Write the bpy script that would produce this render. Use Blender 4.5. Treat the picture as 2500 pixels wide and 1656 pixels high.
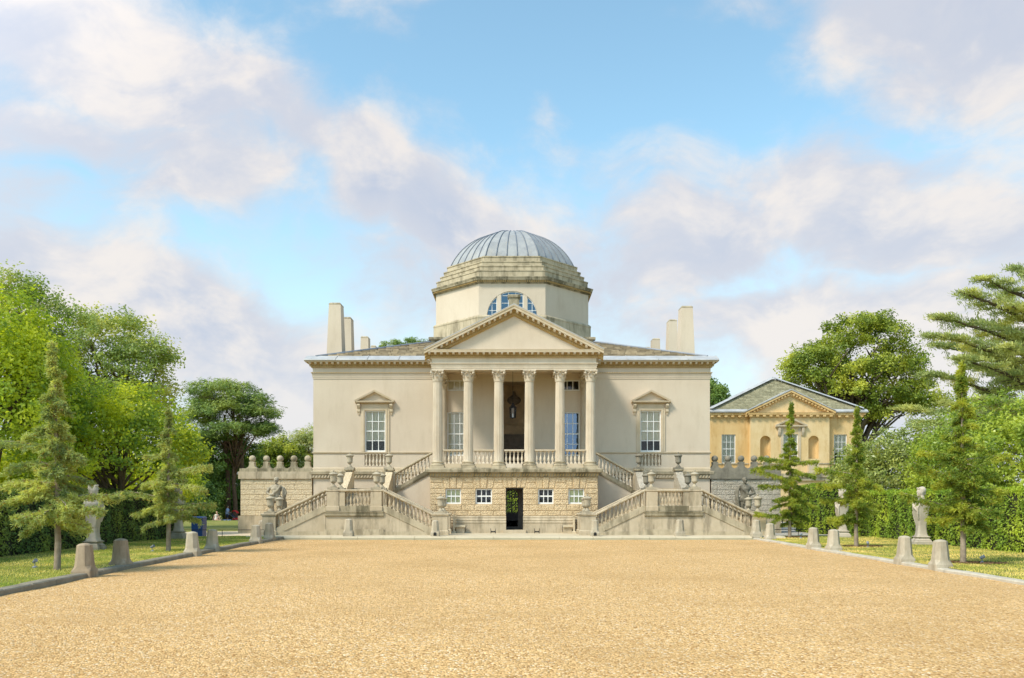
import bpy, math, random
import numpy as np
from mathutils import Vector, Matrix

scene = bpy.context.scene
for o in list(bpy.data.objects):
    bpy.data.objects.remove(o, do_unlink=True)
COL = scene.collection
PI = math.pi
R = math.radians

# ------------------------------------------------------------------ camera, sky, sun, exposure
F, CX, HY, EYE = 2000.0, 1255.0, 1220.0, 1.8      # focal length and principal point for a 2500 px wide frame


def X(px, Y): return (px - CX) * Y / F
def Z(py, Y): return EYE + (HY - py) * Y / F


cam_d = bpy.data.cameras.new('camera')
cam_d.sensor_width = 36.0
cam_d.lens = 36.0 * F / 2500.0
cam_d.shift_x = (1250 - CX) / 2500.0
cam_d.shift_y = (HY - 828) / 2500.0
cam_d.clip_start = 0.1
cam_d.clip_end = 3000
cam = bpy.data.objects.new('camera', cam_d)
COL.objects.link(cam)
cam.location = (0, 0, EYE)
cam.rotation_euler = (R(90), 0, 0)
scene.camera = cam

SUN_AZ_LEFT, SUN_EL = 50.0, 48.0          # degrees left of straight behind the camera, elevation
TO_SUN = Vector((-math.sin(R(SUN_AZ_LEFT)) * math.cos(R(SUN_EL)),
                 -math.cos(R(SUN_AZ_LEFT)) * math.cos(R(SUN_EL)), math.sin(R(SUN_EL))))
sun_d = bpy.data.lights.new('sun', 'SUN')
sun_d.energy = 1.82
sun_d.angle = R(12.0)
sun_d.color = (1.0, 0.91, 0.76)
sun = bpy.data.objects.new('sun', sun_d)
COL.objects.link(sun)
sun.location = (-30, -20, 40)
sun.rotation_euler = (-TO_SUN).to_track_quat('-Z', 'Y').to_euler()

scene.view_settings.view_transform = 'Standard'
scene.view_settings.look = 'None'
scene.view_settings.exposure = 1.12
scene.view_settings.gamma = 1.0
scene.cycles.max_bounces = 10
scene.cycles.diffuse_bounces = 5
scene.cycles.transmission_bounces = 8
scene.cycles.transparent_max_bounces = 12


class NT:
    """tiny helper for node trees"""
    def __init__(self, tree):
        self.t = tree

    def n(self, kind, **kw):
        nd = self.t.nodes.new('ShaderNode' + kind)
        for k, v in kw.items():
            if k.startswith('i_'):
                nd.inputs[k[2:]].default_value = v
            else:
                setattr(nd, k, v)
        return nd

    def l(self, a, b): self.t.links.new(a, b)

    def math(self, op, a, b=None, clamp=False):
        nd = self.n('Math', operation=op, use_clamp=clamp)
        for i, v in enumerate((a, b)):
            if v is None: continue
            if isinstance(v, (int, float)): nd.inputs[i].default_value = v
            else: self.l(v, nd.inputs[i])
        return nd.outputs[0]

    def vmath(self, op, a, b=None):
        nd = self.n('VectorMath', operation=op)
        for i, v in enumerate((a, b)):
            if v is None: continue
            if isinstance(v, (tuple, list, Vector)): nd.inputs[i].default_value = v
            else: self.l(v, nd.inputs[i])
        return nd.outputs['Value'] if op in ('LENGTH', 'DISTANCE', 'DOT_PRODUCT') else nd.outputs[0]

    def mix(self, fac, a, b, blend='MIX'):
        nd = self.n('MixRGB', blend_type=blend)
        for i, v in enumerate((fac, a, b)):
            if isinstance(v, (int, float)): nd.inputs[i].default_value = v
            elif isinstance(v, tuple): nd.inputs[i].default_value = (*v[:3], 1)
            else: self.l(v, nd.inputs[i])
        return nd.outputs[0]

    def noise(self, vec, scale, detail=3, rough=0.55, dist=0.0):
        nd = self.n('TexNoise')
        nd.inputs['Scale'].default_value = scale
        nd.inputs['Detail'].default_value = detail
        nd.inputs['Roughness'].default_value = rough
        nd.inputs['Distortion'].default_value = dist
        if vec is not None: self.l(vec, nd.inputs['Vector'])
        return nd.outputs['Fac']

    def ramp(self, v, a, b, smooth=True):
        nd = self.n('MapRange', interpolation_type='SMOOTHSTEP' if smooth else 'LINEAR')
        self.l(v, nd.inputs['Value'])
        nd.inputs['From Min'].default_value = a
        nd.inputs['From Max'].default_value = b
        return nd.outputs[0]


def pdir(px, py):
    return Vector(((px - CX) / F, 1.0, (HY - py) / F)).normalized()


def build_world():
    w = bpy.data.worlds.new('World')
    scene.world = w
    w.use_nodes = True
    t = NT(w.node_tree)
    for nd in list(w.node_tree.nodes): w.node_tree.nodes.remove(nd)
    out = t.n('OutputWorld')
    bg = t.n('Background')
    bg.inputs['Strength'].default_value = 0.13
    sky = t.n('TexSky', sky_type='NISHITA')
    sky.sun_disc = False
    sky.sun_elevation = R(SUN_EL)
    sky.sun_rotation = math.atan2(TO_SUN.x, TO_SUN.y)
    sky.air_density = 1.0
    sky.dust_density = 0.6
    sky.ozone_density = 1.0
    d = t.n('TexCoord').outputs['Generated']
    sep = t.n('SeparateXYZ'); t.l(d, sep.inputs[0])
    el = sep.outputs['Z']
    # clear sky, a little brighter and more turquoise than the model (thin high haze)
    clear = t.mix(1.0, sky.outputs[0], SKY_TINT, 'MULTIPLY')
    haze = t.ramp(el, 0.42, 0.0)
    clear = t.mix(t.math('MULTIPLY', haze, 0.78), clear, HAZE_COL)
    # cloud field: noise over the direction, gathered into banks
    warp = t.n('TexNoise'); warp.inputs['Scale'].default_value = 3.2; warp.inputs['Detail'].default_value = 3
    t.l(d, warp.inputs['Vector'])
    wv = t.vmath('MULTIPLY', t.vmath('SUBTRACT', warp.outputs['Color'], (0.5, 0.5, 0.5)), (0.16, 0.16, 0.16))
    dw = t.vmath('ADD', d, wv)
    q = t.vmath('MULTIPLY', dw, (1.0, 1.0, 1.55))
    n1 = t.noise(q, 3.4, 9, 0.60)
    q2 = t.vmath('ADD', q, tuple(Vector((-0.05, -0.02, 0.075))))
    n2 = t.noise(q2, 3.4, 6, 0.60)
    blobs = [  # px, py, rx, ry, rotation (deg, clockwise on the sky), weight
        (300, 120, 430, 150, 24, 0.55), (640, 250, 230, 90, 38, 0.46), (60, 430, 420, 110, 0, 0.42), (150, 440, 200, 70, 30, 0.30),
        (480, 450, 330, 80, -20, 0.46), (130, 590, 380, 170, 10, 0.50), (400, 740, 540, 160, 18, 0.58), (300, 330, 520, 100, 8, 0.40),
        (905, 470, 120, 110, 25, 0.55), (1060, 560, 230, 110, 22, 0.52), (1000, 680, 260, 130, 0, 0.38),
        (1900, 440, 430, 110, 8, 0.46), (1740, 590, 290, 180, 0, 0.56), (2150, 560, 440, 140, 20, 0.52),
        (2350, 40, 420, 170, 18, 0.50), (1720, 10, 330, 60, 6, 0.26), (1390, 265, 110, 75, -30, 0.22),
        (2300, 760, 500, 140, 0, 0.42), (1950, 760, 360, 120, 0, 0.46)]
    tot = None
    for (px, py, rx, ry, rot, wt) in blobs:
        c = pdir(px, py)
        v = t.vmath('SUBTRACT', dw, tuple(c))
        k = c.y / F                       # pixels at this direction to chord length
        ca, sa = math.cos(R(rot)), math.sin(R(rot))
        a = t.vmath('DOT_PRODUCT', v, (ca / (rx * k), 0, -sa / (rx * k)))
        b = t.vmath('DOT_PRODUCT', v, (sa / (ry * k), 0, ca / (ry * k)))
        e = t.vmath('DOT_PRODUCT', v, (0, 1.0 / 0.45, 0))
        r2 = t.math('ADD', t.math('ADD', t.math('MULTIPLY', a, a), t.math('MULTIPLY', b, b)), t.math('MULTIPLY', e, e))
        g = t.math('MULTIPLY', t.math('EXPONENT', t.math('MULTIPLY', r2, -0.9)), wt)
        tot = g if tot is None else t.math('MAXIMUM', tot, g)
    field = t.math('ADD', t.math('ADD', t.math('MULTIPLY', n1, 1.35), -0.175), tot)
    hz = t.math('MULTIPLY', t.ramp(el, 0.32, 0.02), 0.24)
    field = t.math('ADD', field, hz)
    dens = t.ramp(field, 0.56, 0.90)
    lit = t.ramp(t.math('SUBTRACT', n1, n2), -0.07, 0.13)
    thick = t.ramp(field, 0.78, 1.18)
    shade = t.math('MULTIPLY', t.math('SUBTRACT', 1.0, lit), t.math('ADD', t.math('MULTIPLY', thick, 0.35), 0.65), clamp=True)
    ccol = t.mix(shade, CLOUD_LIT, CLOUD_SHADE)
    lowh = t.ramp(el, 0.22, 0.02)
    ccol = t.mix(t.math('MULTIPLY', lowh, 0.55), ccol, HAZE_LOW)
    near_sun = t.ramp(t.vmath('DOT_PRODUCT', d, tuple(TO_SUN)), -0.1, 1.0)     # clouds brighten towards the veiled sun, boosted behind the camera as fill light
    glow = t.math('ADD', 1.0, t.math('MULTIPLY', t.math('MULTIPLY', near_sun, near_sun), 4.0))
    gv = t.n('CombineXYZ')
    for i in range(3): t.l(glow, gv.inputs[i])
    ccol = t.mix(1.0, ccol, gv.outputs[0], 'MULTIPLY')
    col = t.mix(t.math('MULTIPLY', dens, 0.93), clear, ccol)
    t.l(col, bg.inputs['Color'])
    t.l(bg.outputs[0], out.inputs['Surface'])


SKY_TINT = (0.98, 1.12, 0.95)
HAZE_COL = (2.55, 2.80, 2.92)
HAZE_LOW = (2.50, 2.66, 3.00)
CLOUD_LIT = (3.25, 3.02, 2.86)
CLOUD_SHADE = (1.95, 2.15, 2.62)
build_world()

# ------------------------------------------------------------------ helpers

def tag(o, label=None, cat=None, group=None, kind=None):
    if label: o['label'] = label
    if cat: o['category'] = cat
    if group: o['group'] = group
    if kind: o['kind'] = kind
    return o


def thing(name, label, cat, loc=(0, 0, 0), rotz=0.0, group=None):
    o = bpy.data.objects.new(name, None)
    o.empty_display_size = 0.2
    COL.objects.link(o)
    o.location = loc
    o.rotation_euler = (0, 0, rotz)
    return tag(o, label, cat, group)


def link(name, mesh, parent=None, loc=(0, 0, 0), rot=(0, 0, 0), sc=(1, 1, 1), world=False):
    """an object on a (shared) mesh; world=True: mesh/loc are in world space although parented"""
    o = bpy.data.objects.new(name, mesh)
    COL.objects.link(o)
    o.location = loc
    o.rotation_euler = rot
    o.scale = sc
    if parent is not None:
        o.parent = parent
        if world:
            p, m = parent, Matrix()
            chain = []
            while p is not None:
                chain.append(p); p = p.parent
            for q in reversed(chain):
                m = m @ q.matrix_parent_inverse @ Matrix.LocRotScale(q.location, q.rotation_euler, q.scale)
            o.matrix_parent_inverse = m.inverted()
    return o


class MB:
    def __init__(self):
        self.v, self.f = [], []

    def add(self, vs, fs):
        b = len(self.v)
        self.v += [tuple(p) for p in vs]
        self.f += [tuple(i + b for i in f) for f in fs]
        return self

    def box(self, x0, x1, y0, y1, z0, z1):
        if x0 > x1: x0, x1 = x1, x0
        if y0 > y1: y0, y1 = y1, y0
        if z0 > z1: z0, z1 = z1, z0
        return self.add([(x0, y0, z0), (x1, y0, z0), (x1, y1, z0), (x0, y1, z0), (x0, y0, z1), (x1, y0, z1), (x1, y1, z1), (x0, y1, z1)],
                        [(0, 3, 2, 1), (4, 5, 6, 7), (0, 1, 5, 4), (1, 2, 6, 5), (2, 3, 7, 6), (3, 0, 4, 7)])

    def loft(self, rings, cap0=True, cap1=True, closed=True):
        n = len(rings[0]); b = len(self.v)
        vs = [p for r in rings for p in r]
        fs = []
        for i in range(len(rings) - 1):
            for j in range(n if closed else n - 1):
                k = (j + 1) % n
                fs.append((i * n + j, i * n + k, (i + 1) * n + k, (i + 1) * n + j))
        if cap0: fs.append(tuple(range(n - 1, -1, -1)))
        if cap1: fs.append(tuple((len(rings) - 1) * n + j for j in range(n)))
        return self.add(vs, fs)

    def lathe(self, prof, c=(0, 0, 0), n=16, a0=0.0, sx=1.0, sy=1.0):
        rings = [[(c[0] + r * sx * math.cos(a0 + 2 * PI * j / n), c[1] + r * sy * math.sin(a0 + 2 * PI * j / n), c[2] + z) for j in range(n)] for r, z in prof]
        return self.loft(rings)

    def prism_x(self, poly, x0, x1):      # poly of (y, z)
        return self.loft([[(x0, y, z) for y, z in poly], [(x1, y, z) for y, z in poly]])

    def prism_y(self, poly, y0, y1):      # poly of (x, z)
        return self.loft([[(x, y0, z) for x, z in poly], [(x, y1, z) for x, z in poly]])

    def prism_z(self, poly, z0, z1):
        return self.loft([[(x, y, z0) for x, y in poly], [(x, y, z1) for x, y in poly]])

    def sweep(self, sec, A, B):           # sec of (y offset, z offset) swept from A to B, ends cut vertically
        return self.loft([[(A[0], A[1] + y, A[2] + z) for y, z in sec], [(B[0], B[1] + y, B[2] + z) for y, z in sec]])

    def tube(self, pts, rad, n=8):
        pts = [Vector(p) for p in pts]
        if isinstance(rad, (int, float)): rad = [rad] * len(pts)
        rings = []
        up = None
        for i, p in enumerate(pts):
            d = (pts[min(i + 1, len(pts) - 1)] - pts[max(i - 1, 0)])
            d = d.normalized() if d.length > 1e-9 else Vector((0, 0, 1))
            if up is None:
                up = Vector((0, 0, 1)) if abs(d.z) < 0.9 else Vector((1, 0, 0))
            s = d.cross(up)
            if s.length < 1e-6: s = d.cross(Vector((0, 1, 0)))
            s.normalize(); u = s.cross(d).normalized(); up = u
            rings.append([tuple(p + (s * math.cos(2 * PI * j / n) + u * math.sin(2 * PI * j / n)) * rad[i]) for j in range(n)])
        return self.loft(rings)

    def ell(self, c, r, n=12, m=8, rot=None):
        if isinstance(r, (int, float)): r = (r, r, r)
        rings = []
        M = rot if rot is not None else Matrix.Identity(3)
        for i in range(1, m):
            th = PI * i / m
            rings.append([tuple(Vector(c) + M @ Vector((r[0] * math.sin(th) * math.cos(2 * PI * j / n), r[1] * math.sin(th) * math.sin(2 * PI * j / n), -r[2] * math.cos(th)))) for j in range(n)])
        b = len(self.v)
        self.loft(rings, False, False)
        s = tuple(Vector(c) + M @ Vector((0, 0, -r[2]))); e = tuple(Vector(c) + M @ Vector((0, 0, r[2])))
        si = len(self.v); self.v += [s, e]
        for j in range(n):
            k = (j + 1) % n
            self.f.append((si, b + k, b + j))
            self.f.append((si + 1, b + (m - 2) * n + j, b + (m - 2) * n + k))
        return self

    def mirror_x(self):
        self.v = [(-x, y, z) for x, y, z in self.v]
        self.f = [tuple(reversed(f)) for f in self.f]
        return self

    def mesh(self, name, m, smooth=False, angle=None):
        me = bpy.data.meshes.new(name)
        me.from_pydata(self.v, [], self.f)
        if m is not None: me.materials.append(m)
        if smooth:
            me.polygons.foreach_set('use_smooth', [True] * len(me.polygons))
            if angle: me.set_sharp_from_angle(angle=R(angle))
        me.update()
        return me

    def build(self, name, m, parent=None, smooth=False, angle=None, loc=(0, 0, 0), kind=None, world=True, rot=(0, 0, 0)):
        o = link(name, self.mesh(name, m, smooth, angle), parent, loc, rot, world=world and parent is not None)
        if kind: o['kind'] = kind
        return o


def remeshed(mb, name, m, voxel=0.02, smooth=4):
    me = mb.mesh(name + '_raw', None)
    o = bpy.data.objects.new('tmp', me)
    COL.objects.link(o)
    md = o.modifiers.new('r', 'REMESH'); md.mode = 'VOXEL'; md.voxel_size = voxel
    sm = o.modifiers.new('s', 'SMOOTH'); sm.iterations = smooth; sm.factor = 0.5
    dg = bpy.context.evaluated_depsgraph_get()
    dg.update()
    res = bpy.data.meshes.new_from_object(o.evaluated_get(dg))
    res.name = name
    res.materials.clear(); res.materials.append(m)
    res.polygons.foreach_set('use_smooth', [True] * len(res.polygons))
    bpy.data.objects.remove(o, do_unlink=True)
    bpy.data.meshes.remove(me)
    return res


def rect(x0, x1, y0, y1, p, z):
    return [(x0 - p, y0 - p, z), (x1 + p, y0 - p, z), (x1 + p, y1 + p, z), (x0 - p, y1 + p, z)]


def octa(cx, cy, ap, z):
    r = ap / math.cos(PI / 8)
    return [(cx + r * math.cos(PI / 8 + PI / 4 * k), cy + r * math.sin(PI / 8 + PI / 4 * k), z) for k in range(8)]


def wall_grid(mb, x0, x1, z0, z1, y, depth, holes):
    """vertical wall facing -Y with rectangular holes and their reveals"""
    xs = sorted({x0, x1, *[h[0] for h in holes], *[h[1] for h in holes]})
    zs = sorted({z0, z1, *[h[2] for h in holes], *[h[3] for h in holes]})
    for i in range(len(xs) - 1):
        for j in range(len(zs) - 1):
            mx, mz = (xs[i] + xs[i + 1]) / 2, (zs[j] + zs[j + 1]) / 2
            if any(h[0] < mx < h[1] and h[2] < mz < h[3] for h in holes): continue
            mb.add([(xs[i], y, zs[j]), (xs[i + 1], y, zs[j]), (xs[i + 1], y, zs[j + 1]), (xs[i], y, zs[j + 1])], [(0, 1, 2, 3)])
    for a, b, c, d in holes:
        e = y + depth
        mb.add([(a, y, c), (a, e, c), (a, e, d), (a, y, d)], [(0, 1, 2, 3)])
        mb.add([(b, y, c), (b, y, d), (b, e, d), (b, e, c)], [(0, 1, 2, 3)])
        mb.add([(a, y, c), (b, y, c), (b, e, c), (a, e, c)], [(0, 1, 2, 3)])
        mb.add([(a, y, d), (a, e, d), (b, e, d), (b, y, d)], [(0, 1, 2, 3)])


# ------------------------------------------------------------------ materials
def new_mat(name):
    m = bpy.data.materials.new(name)
    m.use_nodes = True
    t = NT(m.node_tree)
    p = m.node_tree.nodes['Principled BSDF']
    return m, t, p


def stone(name, col, col2, scale=1.3, rough=0.85, stain=0.0, stain_col=(0.12, 0.11, 0.085), stain_at=(0.5, 0.68), bump=0.25, bscale=45, streak=0.0, lichen=0.0, piece=0.0):
    m, t, p = new_mat(name)
    geo = t.n('NewGeometry')
    pos = geo.outputs['Position']
    c = t.mix(t.ramp(t.noise(pos, scale, 5, 0.6), 0.32, 0.68), col, col2)
    if piece:            # every slate its own tone
        c = t.mix(t.math('MULTIPLY', geo.outputs['Random Per Island'], piece), c, tuple(x * 0.42 for x in col2))
    g = t.noise(pos, 22, 4, 0.65)
    c = t.mix(t.math('MULTIPLY', t.ramp(g, 0.35, 0.75), 0.16), c, tuple(x * 0.72 for x in col))
    if stain:
        sv = t.vmath('MULTIPLY', pos, (2.2, 2.2, 0.55))
        s = t.math('MULTIPLY', t.ramp(t.noise(sv, 0.9, 7, 0.68), *stain_at), stain)
        c = t.mix(s, c, stain_col)
    if streak:
        sv = t.vmath('MULTIPLY', pos, (6.0, 6.0, 0.35))
        s = t.math('MULTIPLY', t.ramp(t.noise(sv, 1.0, 4, 0.6), 0.5, 0.8), streak)
        c = t.mix(s, c, stain_col)
    if lichen:
        s = t.math('MULTIPLY', t.ramp(t.noise(pos, 6.0, 5, 0.7), 0.62, 0.72), lichen)
        c = t.mix(s, c, (0.20, 0.17, 0.06))
    t.l(c, p.inputs['Base Color'])
    p.inputs['Roughness'].default_value = rough
    p.inputs['Specular IOR Level'].default_value = 0.25
    if bump:
        b = t.n('Bump'); b.inputs['Strength'].default_value = bump; b.inputs['Distance'].default_value = 0.02
        t.l(t.noise(pos, bscale, 5, 0.65), b.inputs['Height'])
        t.l(b.outputs[0], p.inputs['Normal'])
    return m


def vermiculate(name, col, col2, scale=13.0, dist=0.05, stain=0.25):
    m, t, p = new_mat(name)
    pos = t.n('NewGeometry').outputs['Position']
    w = t.n('TexNoise'); w.inputs['Scale'].default_value = 7.0; w.inputs['Detail'].default_value = 2
    t.l(pos, w.inputs['Vector'])
    q = t.vmath('ADD', pos, t.vmath('MULTIPLY', t.vmath('SUBTRACT', w.outputs['Color'], (0.5, 0.5, 0.5)), (0.12, 0.12, 0.12)))
    vo = t.n('TexVoronoi', feature='DISTANCE_TO_EDGE'); vo.inputs['Scale'].default_value = scale
    t.l(q, vo.inputs['Vector'])
    h = t.ramp(vo.outputs['Distance'], 0.02, 0.30)
    b = t.n('Bump'); b.inputs['Strength'].default_value = 1.0; b.inputs['Distance'].default_value = dist
    t.l(h, b.inputs['Height'])
    t.l(b.outputs[0], p.inputs['Normal'])
    c = t.mix(t.ramp(t.noise(pos, 1.1, 5, 0.6), 0.32, 0.68), col, col2)
    sv = t.vmath('MULTIPLY', pos, (2.0, 2.0, 0.6))
    c = t.mix(t.math('MULTIPLY', t.ramp(t.noise(sv, 1.0, 6, 0.65), 0.5, 0.72), stain), c, (0.16, 0.14, 0.10))
    t.l(c, p.inputs['Base Color'])
    p.inputs['Roughness'].default_value = 0.9
    p.inputs['Specular IOR Level'].default_value = 0.2
    return m


def plain(name, col, rough=0.6, metal=0.0, var=0.12, scale=8.0, spec=0.4, bump=0.0):
    m, t, p = new_mat(name)
    pos = t.n('NewGeometry').outputs['Position']
    n = t.noise(pos, scale, 4, 0.6)
    c = t.mix(t.ramp(n, 0.3, 0.7), tuple(x * (1 - var) for x in col), tuple(min(1, x * (1 + var)) for x in col))
    t.l(c, p.inputs['Base Color'])
    p.inputs['Roughness'].default_value = rough
    p.inputs['Metallic'].default_value = metal
    p.inputs['Specular IOR Level'].default_value = spec
    if bump:
        b = t.n('Bump'); b.inputs['Strength'].default_value = bump; b.inputs['Distance'].default_value = 0.02
        t.l(t.noise(pos, scale * 5, 4, 0.65), b.inputs['Height']); t.l(b.outputs[0], p.inputs['Normal'])
    return m


def glass_mat(name, tint=(0.75, 0.82, 0.86), refl=0.35, gcol=(0.9, 0.95, 1.0)):
    m, t, p = new_mat(name)
    m.node_tree.nodes.remove(p)
    out = [n for n in m.node_tree.nodes if n.type == 'OUTPUT_MATERIAL'][0]
    tr = t.n('BsdfTransparent'); tr.inputs[0].default_value = (*tint, 1)
    gl = t.n('BsdfGlossy'); gl.inputs['Roughness'].default_value = 0.03; gl.inputs['Color'].default_value = (*gcol, 1)
    pos = t.n('NewGeometry').outputs['Position']
    b = t.n('Bump'); b.inputs['Strength'].default_value = 0.15; b.inputs['Distance'].default_value = 0.02
    t.l(t.noise(pos, 3.5, 2), b.inputs['Height']); t.l(b.outputs[0], gl.inputs['Normal'])
    fr = t.n('Fresnel'); fr.inputs['IOR'].default_value = 1.33
    mx = t.n('MixShader')
    t.l(t.math('ADD', fr.outputs[0], refl, clamp=True), mx.inputs[0])
    t.l(tr.outputs[0], mx.inputs[1]); t.l(gl.outputs[0], mx.inputs[2])
    t.l(mx.outputs[0], out.inputs['Surface'])
    return m


LEAF_GAIN = 3.5


def leaf_mat(name, a, b, c=None, trans=0.35, rough=0.55, nscale=0.9, rare=None):
    """leaf colour varies from leaf to leaf (random per island) and from bough to bough (noise)"""
    m, t, p = new_mat(name)
    out = [n for n in m.node_tree.nodes if n.type == 'OUTPUT_MATERIAL'][0]
    a, b = tuple(x * LEAF_GAIN for x in a), tuple(x * LEAF_GAIN for x in b)
    if c is not None: c = tuple(x * LEAF_GAIN for x in c)
    geo = t.n('NewGeometry')
    rnd_ = geo.outputs['Random Per Island']
    col = t.mix(rnd_, a, b)
    if c is not None:
        col = t.mix(t.ramp(t.noise(geo.outputs['Position'], nscale, 3, 0.6), 0.42, 0.66), col, c)
    if rare is not None:
        col = t.mix(t.math('GREATER_THAN', rnd_, 0.93), col, rare)
    t.l(col, p.inputs['Base Color'])
    p.inputs['Roughness'].default_value = rough
    p.inputs['Specular IOR Level'].default_value = 0.35
    tl = t.n('BsdfTranslucent')
    t.l(t.mix(1.0, col, (1.55, 1.45, 0.7), 'MULTIPLY'), tl.inputs['Color'])
    mx = t.n('MixShader'); mx.inputs[0].default_value = trans
    t.l(p.outputs[0], mx.inputs[1]); t.l(tl.outputs[0], mx.inputs[2])
    t.l(mx.outputs[0], out.inputs['Surface'])
    return m


def gravel_mat():
    m, t, p = new_mat('gravel')
    pos = t.n('NewGeometry').outputs['Position']
    vo = t.n('TexVoronoi', feature='F1'); vo.inputs['Scale'].default_value = 40.0
    t.l(pos, vo.inputs['Vector'])
    sp = t.n('SeparateColor'); t.l(vo.outputs['Color'], sp.inputs[0])
    c = t.mix(sp.outputs[0], (0.46, 0.27, 0.10), (0.90, 0.59, 0.275))
    c = t.mix(t.math('GREATER_THAN', sp.outputs[1], 0.88), c, (0.38, 0.185, 0.06))
    c = t.mix(t.math('GREATER_THAN', sp.outputs[2], 0.92), c, (0.88, 0.72, 0.50))
    # broad and streaky noise patches, mixed towards darker tones
    big = t.ramp(t.noise(t.vmath('MULTIPLY', pos, (0.8, 1.0, 1.0)), 0.30, 6, 0.62), 0.42, 0.66)
    c = t.mix(t.math('MULTIPLY', big, 0.38), c, (0.49, 0.29, 0.115))
    mid = t.ramp(t.noise(t.vmath('MULTIPLY', pos, (0.7, 2.0, 1.0)), 1.9, 6, 0.72), 0.48, 0.70)
    c = t.mix(t.math('MULTIPLY', mid, 0.32), c, (0.38, 0.225, 0.09))
    fine = t.ramp(t.noise(pos, 13, 4, 0.75), 0.50, 0.70)
    c = t.mix(t.math('MULTIPLY', fine, 0.30), c, (0.36, 0.205, 0.08))
    pale = t.ramp(t.noise(t.vmath('ADD', pos, (7.0, 3.0, 0.0)), 9, 4, 0.75), 0.52, 0.72)
    c = t.mix(t.math('MULTIPLY', pale, 0.34), c, (0.98, 0.72, 0.42))
    t.l(c, p.inputs['Base Color'])
    p.inputs['Roughness'].default_value = 0.95
    p.inputs['Specular IOR Level'].default_value = 0.1
    h = t.math('ADD', t.math('MULTIPLY', vo.outputs['Distance'], -1.0), t.math('MULTIPLY', t.noise(pos, 6, 5, 0.65), 2.6))
    b = t.n('Bump'); b.inputs['Strength'].default_value = 0.9; b.inputs['Distance'].default_value = 0.02
    t.l(h, b.inputs['Height']); t.l(b.outputs[0], p.inputs['Normal'])
    return m


def lawn_mat(name='lawn', dry=0.55):
    m, t, p = new_mat(name)
    pos = t.n('NewGeometry').outputs['Position']
    c = t.mix(t.ramp(t.noise(pos, 0.45, 5, 0.6), 0.35, 0.68), (0.150, 0.205, 0.028), (0.285, 0.270, 0.070))
    c = t.mix(t.math('MULTIPLY', t.ramp(t.noise(t.vmath('MULTIPLY', pos, (0.3, 1.6, 1)), 1.0, 5, 0.65), 0.5 - 0.25 * (dry - 0.55), 0.75 - 0.25 * (dry - 0.55)), dry), c, (0.43, 0.335, 0.13))
    c = t.mix(t.math('MULTIPLY', t.noise(pos, 42, 4, 0.8), 0.45), c, (0.075, 0.11, 0.015))
    t.l(c, p.inputs['Base Color'])
    p.inputs['Roughness'].default_value = 0.9
    p.inputs['Specular IOR Level'].default_value = 0.15
    b = t.n('Bump'); b.inputs['Strength'].default_value = 0.8; b.inputs['Distance'].default_value = 0.04
    t.l(t.noise(pos, 30, 5, 0.75), b.inputs['Height']); t.l(b.outputs[0], p.inputs['Normal'])
    return m


M = {}
M['stucco'] = stone('cream_stucco', (0.575, 0.480, 0.370), (0.635, 0.545, 0.430), 0.28, 0.8, stain=0.30, stain_col=(0.44, 0.355, 0.25), stain_at=(0.48, 0.72), bump=0.15, bscale=25, streak=0.10)
M['dressed'] = stone('dressed_stone', (0.60, 0.50, 0.37), (0.54, 0.44, 0.30), 1.4, 0.85, stain=0.22, stain_col=(0.36, 0.27, 0.14), bump=0.25)
M['column'] = stone('column_stone', (0.66, 0.575, 0.455), (0.59, 0.50, 0.38), 1.2, 0.8, stain=0.20, stain_col=(0.33, 0.27, 0.19), bump=0.22, streak=0.12)
M['ornament'] = stone('ochre_stone', (0.50, 0.355, 0.165), (0.43, 0.29, 0.115), 2.2, 0.88, stain=0.25, stain_col=(0.27, 0.17, 0.06), bump=0.3)
M['weathered'] = stone('weathered_stone', (0.54, 0.46, 0.325), (0.44, 0.37, 0.255), 1.8, 0.9, stain=0.70, stain_col=(0.17, 0.142, 0.092), stain_at=(0.44, 0.64), bump=0.4, streak=0.25, lichen=0.25)
M['dark_stone'] = stone('dark_weathered_stone', (0.44, 0.375, 0.26), (0.33, 0.28, 0.19), 2.4, 0.92, stain=0.8, stain_col=(0.10, 0.088, 0.052), stain_at=(0.44, 0.60), bump=0.4, lichen=0.35)
M['stair'] = stone('stair_stone', (0.555, 0.465, 0.335), (0.475, 0.39, 0.27), 1.6, 0.9, stain=0.68, stain_col=(0.19, 0.158, 0.108), stain_at=(0.46, 0.66), bump=0.35, streak=0.35, lichen=0.12)
M['urn'] = stone('urn_stone', (0.48, 0.415, 0.305), (0.37, 0.32, 0.235), 3.0, 0.9, stain=0.5, stain_col=(0.17, 0.15, 0.11), bump=0.35, lichen=0.15)
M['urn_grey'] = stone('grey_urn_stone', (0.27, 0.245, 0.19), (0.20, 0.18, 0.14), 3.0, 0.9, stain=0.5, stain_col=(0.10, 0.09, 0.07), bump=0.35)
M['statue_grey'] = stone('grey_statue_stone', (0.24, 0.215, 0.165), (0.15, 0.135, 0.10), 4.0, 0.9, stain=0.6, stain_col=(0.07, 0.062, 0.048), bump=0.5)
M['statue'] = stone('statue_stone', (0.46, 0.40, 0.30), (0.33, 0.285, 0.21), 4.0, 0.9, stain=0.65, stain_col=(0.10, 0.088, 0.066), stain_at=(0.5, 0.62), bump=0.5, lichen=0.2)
M['herm'] = stone('herm_stone', (0.57, 0.495, 0.40), (0.48, 0.41, 0.325), 3.0, 0.88, stain=0.35, stain_col=(0.12, 0.11, 0.095), stain_at=(0.56, 0.66), bump=0.35)
M['verm'] = vermiculate('vermiculated_stone', (0.72, 0.555, 0.35), (0.64, 0.485, 0.29), 12.0, 0.028, 0.15)
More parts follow.
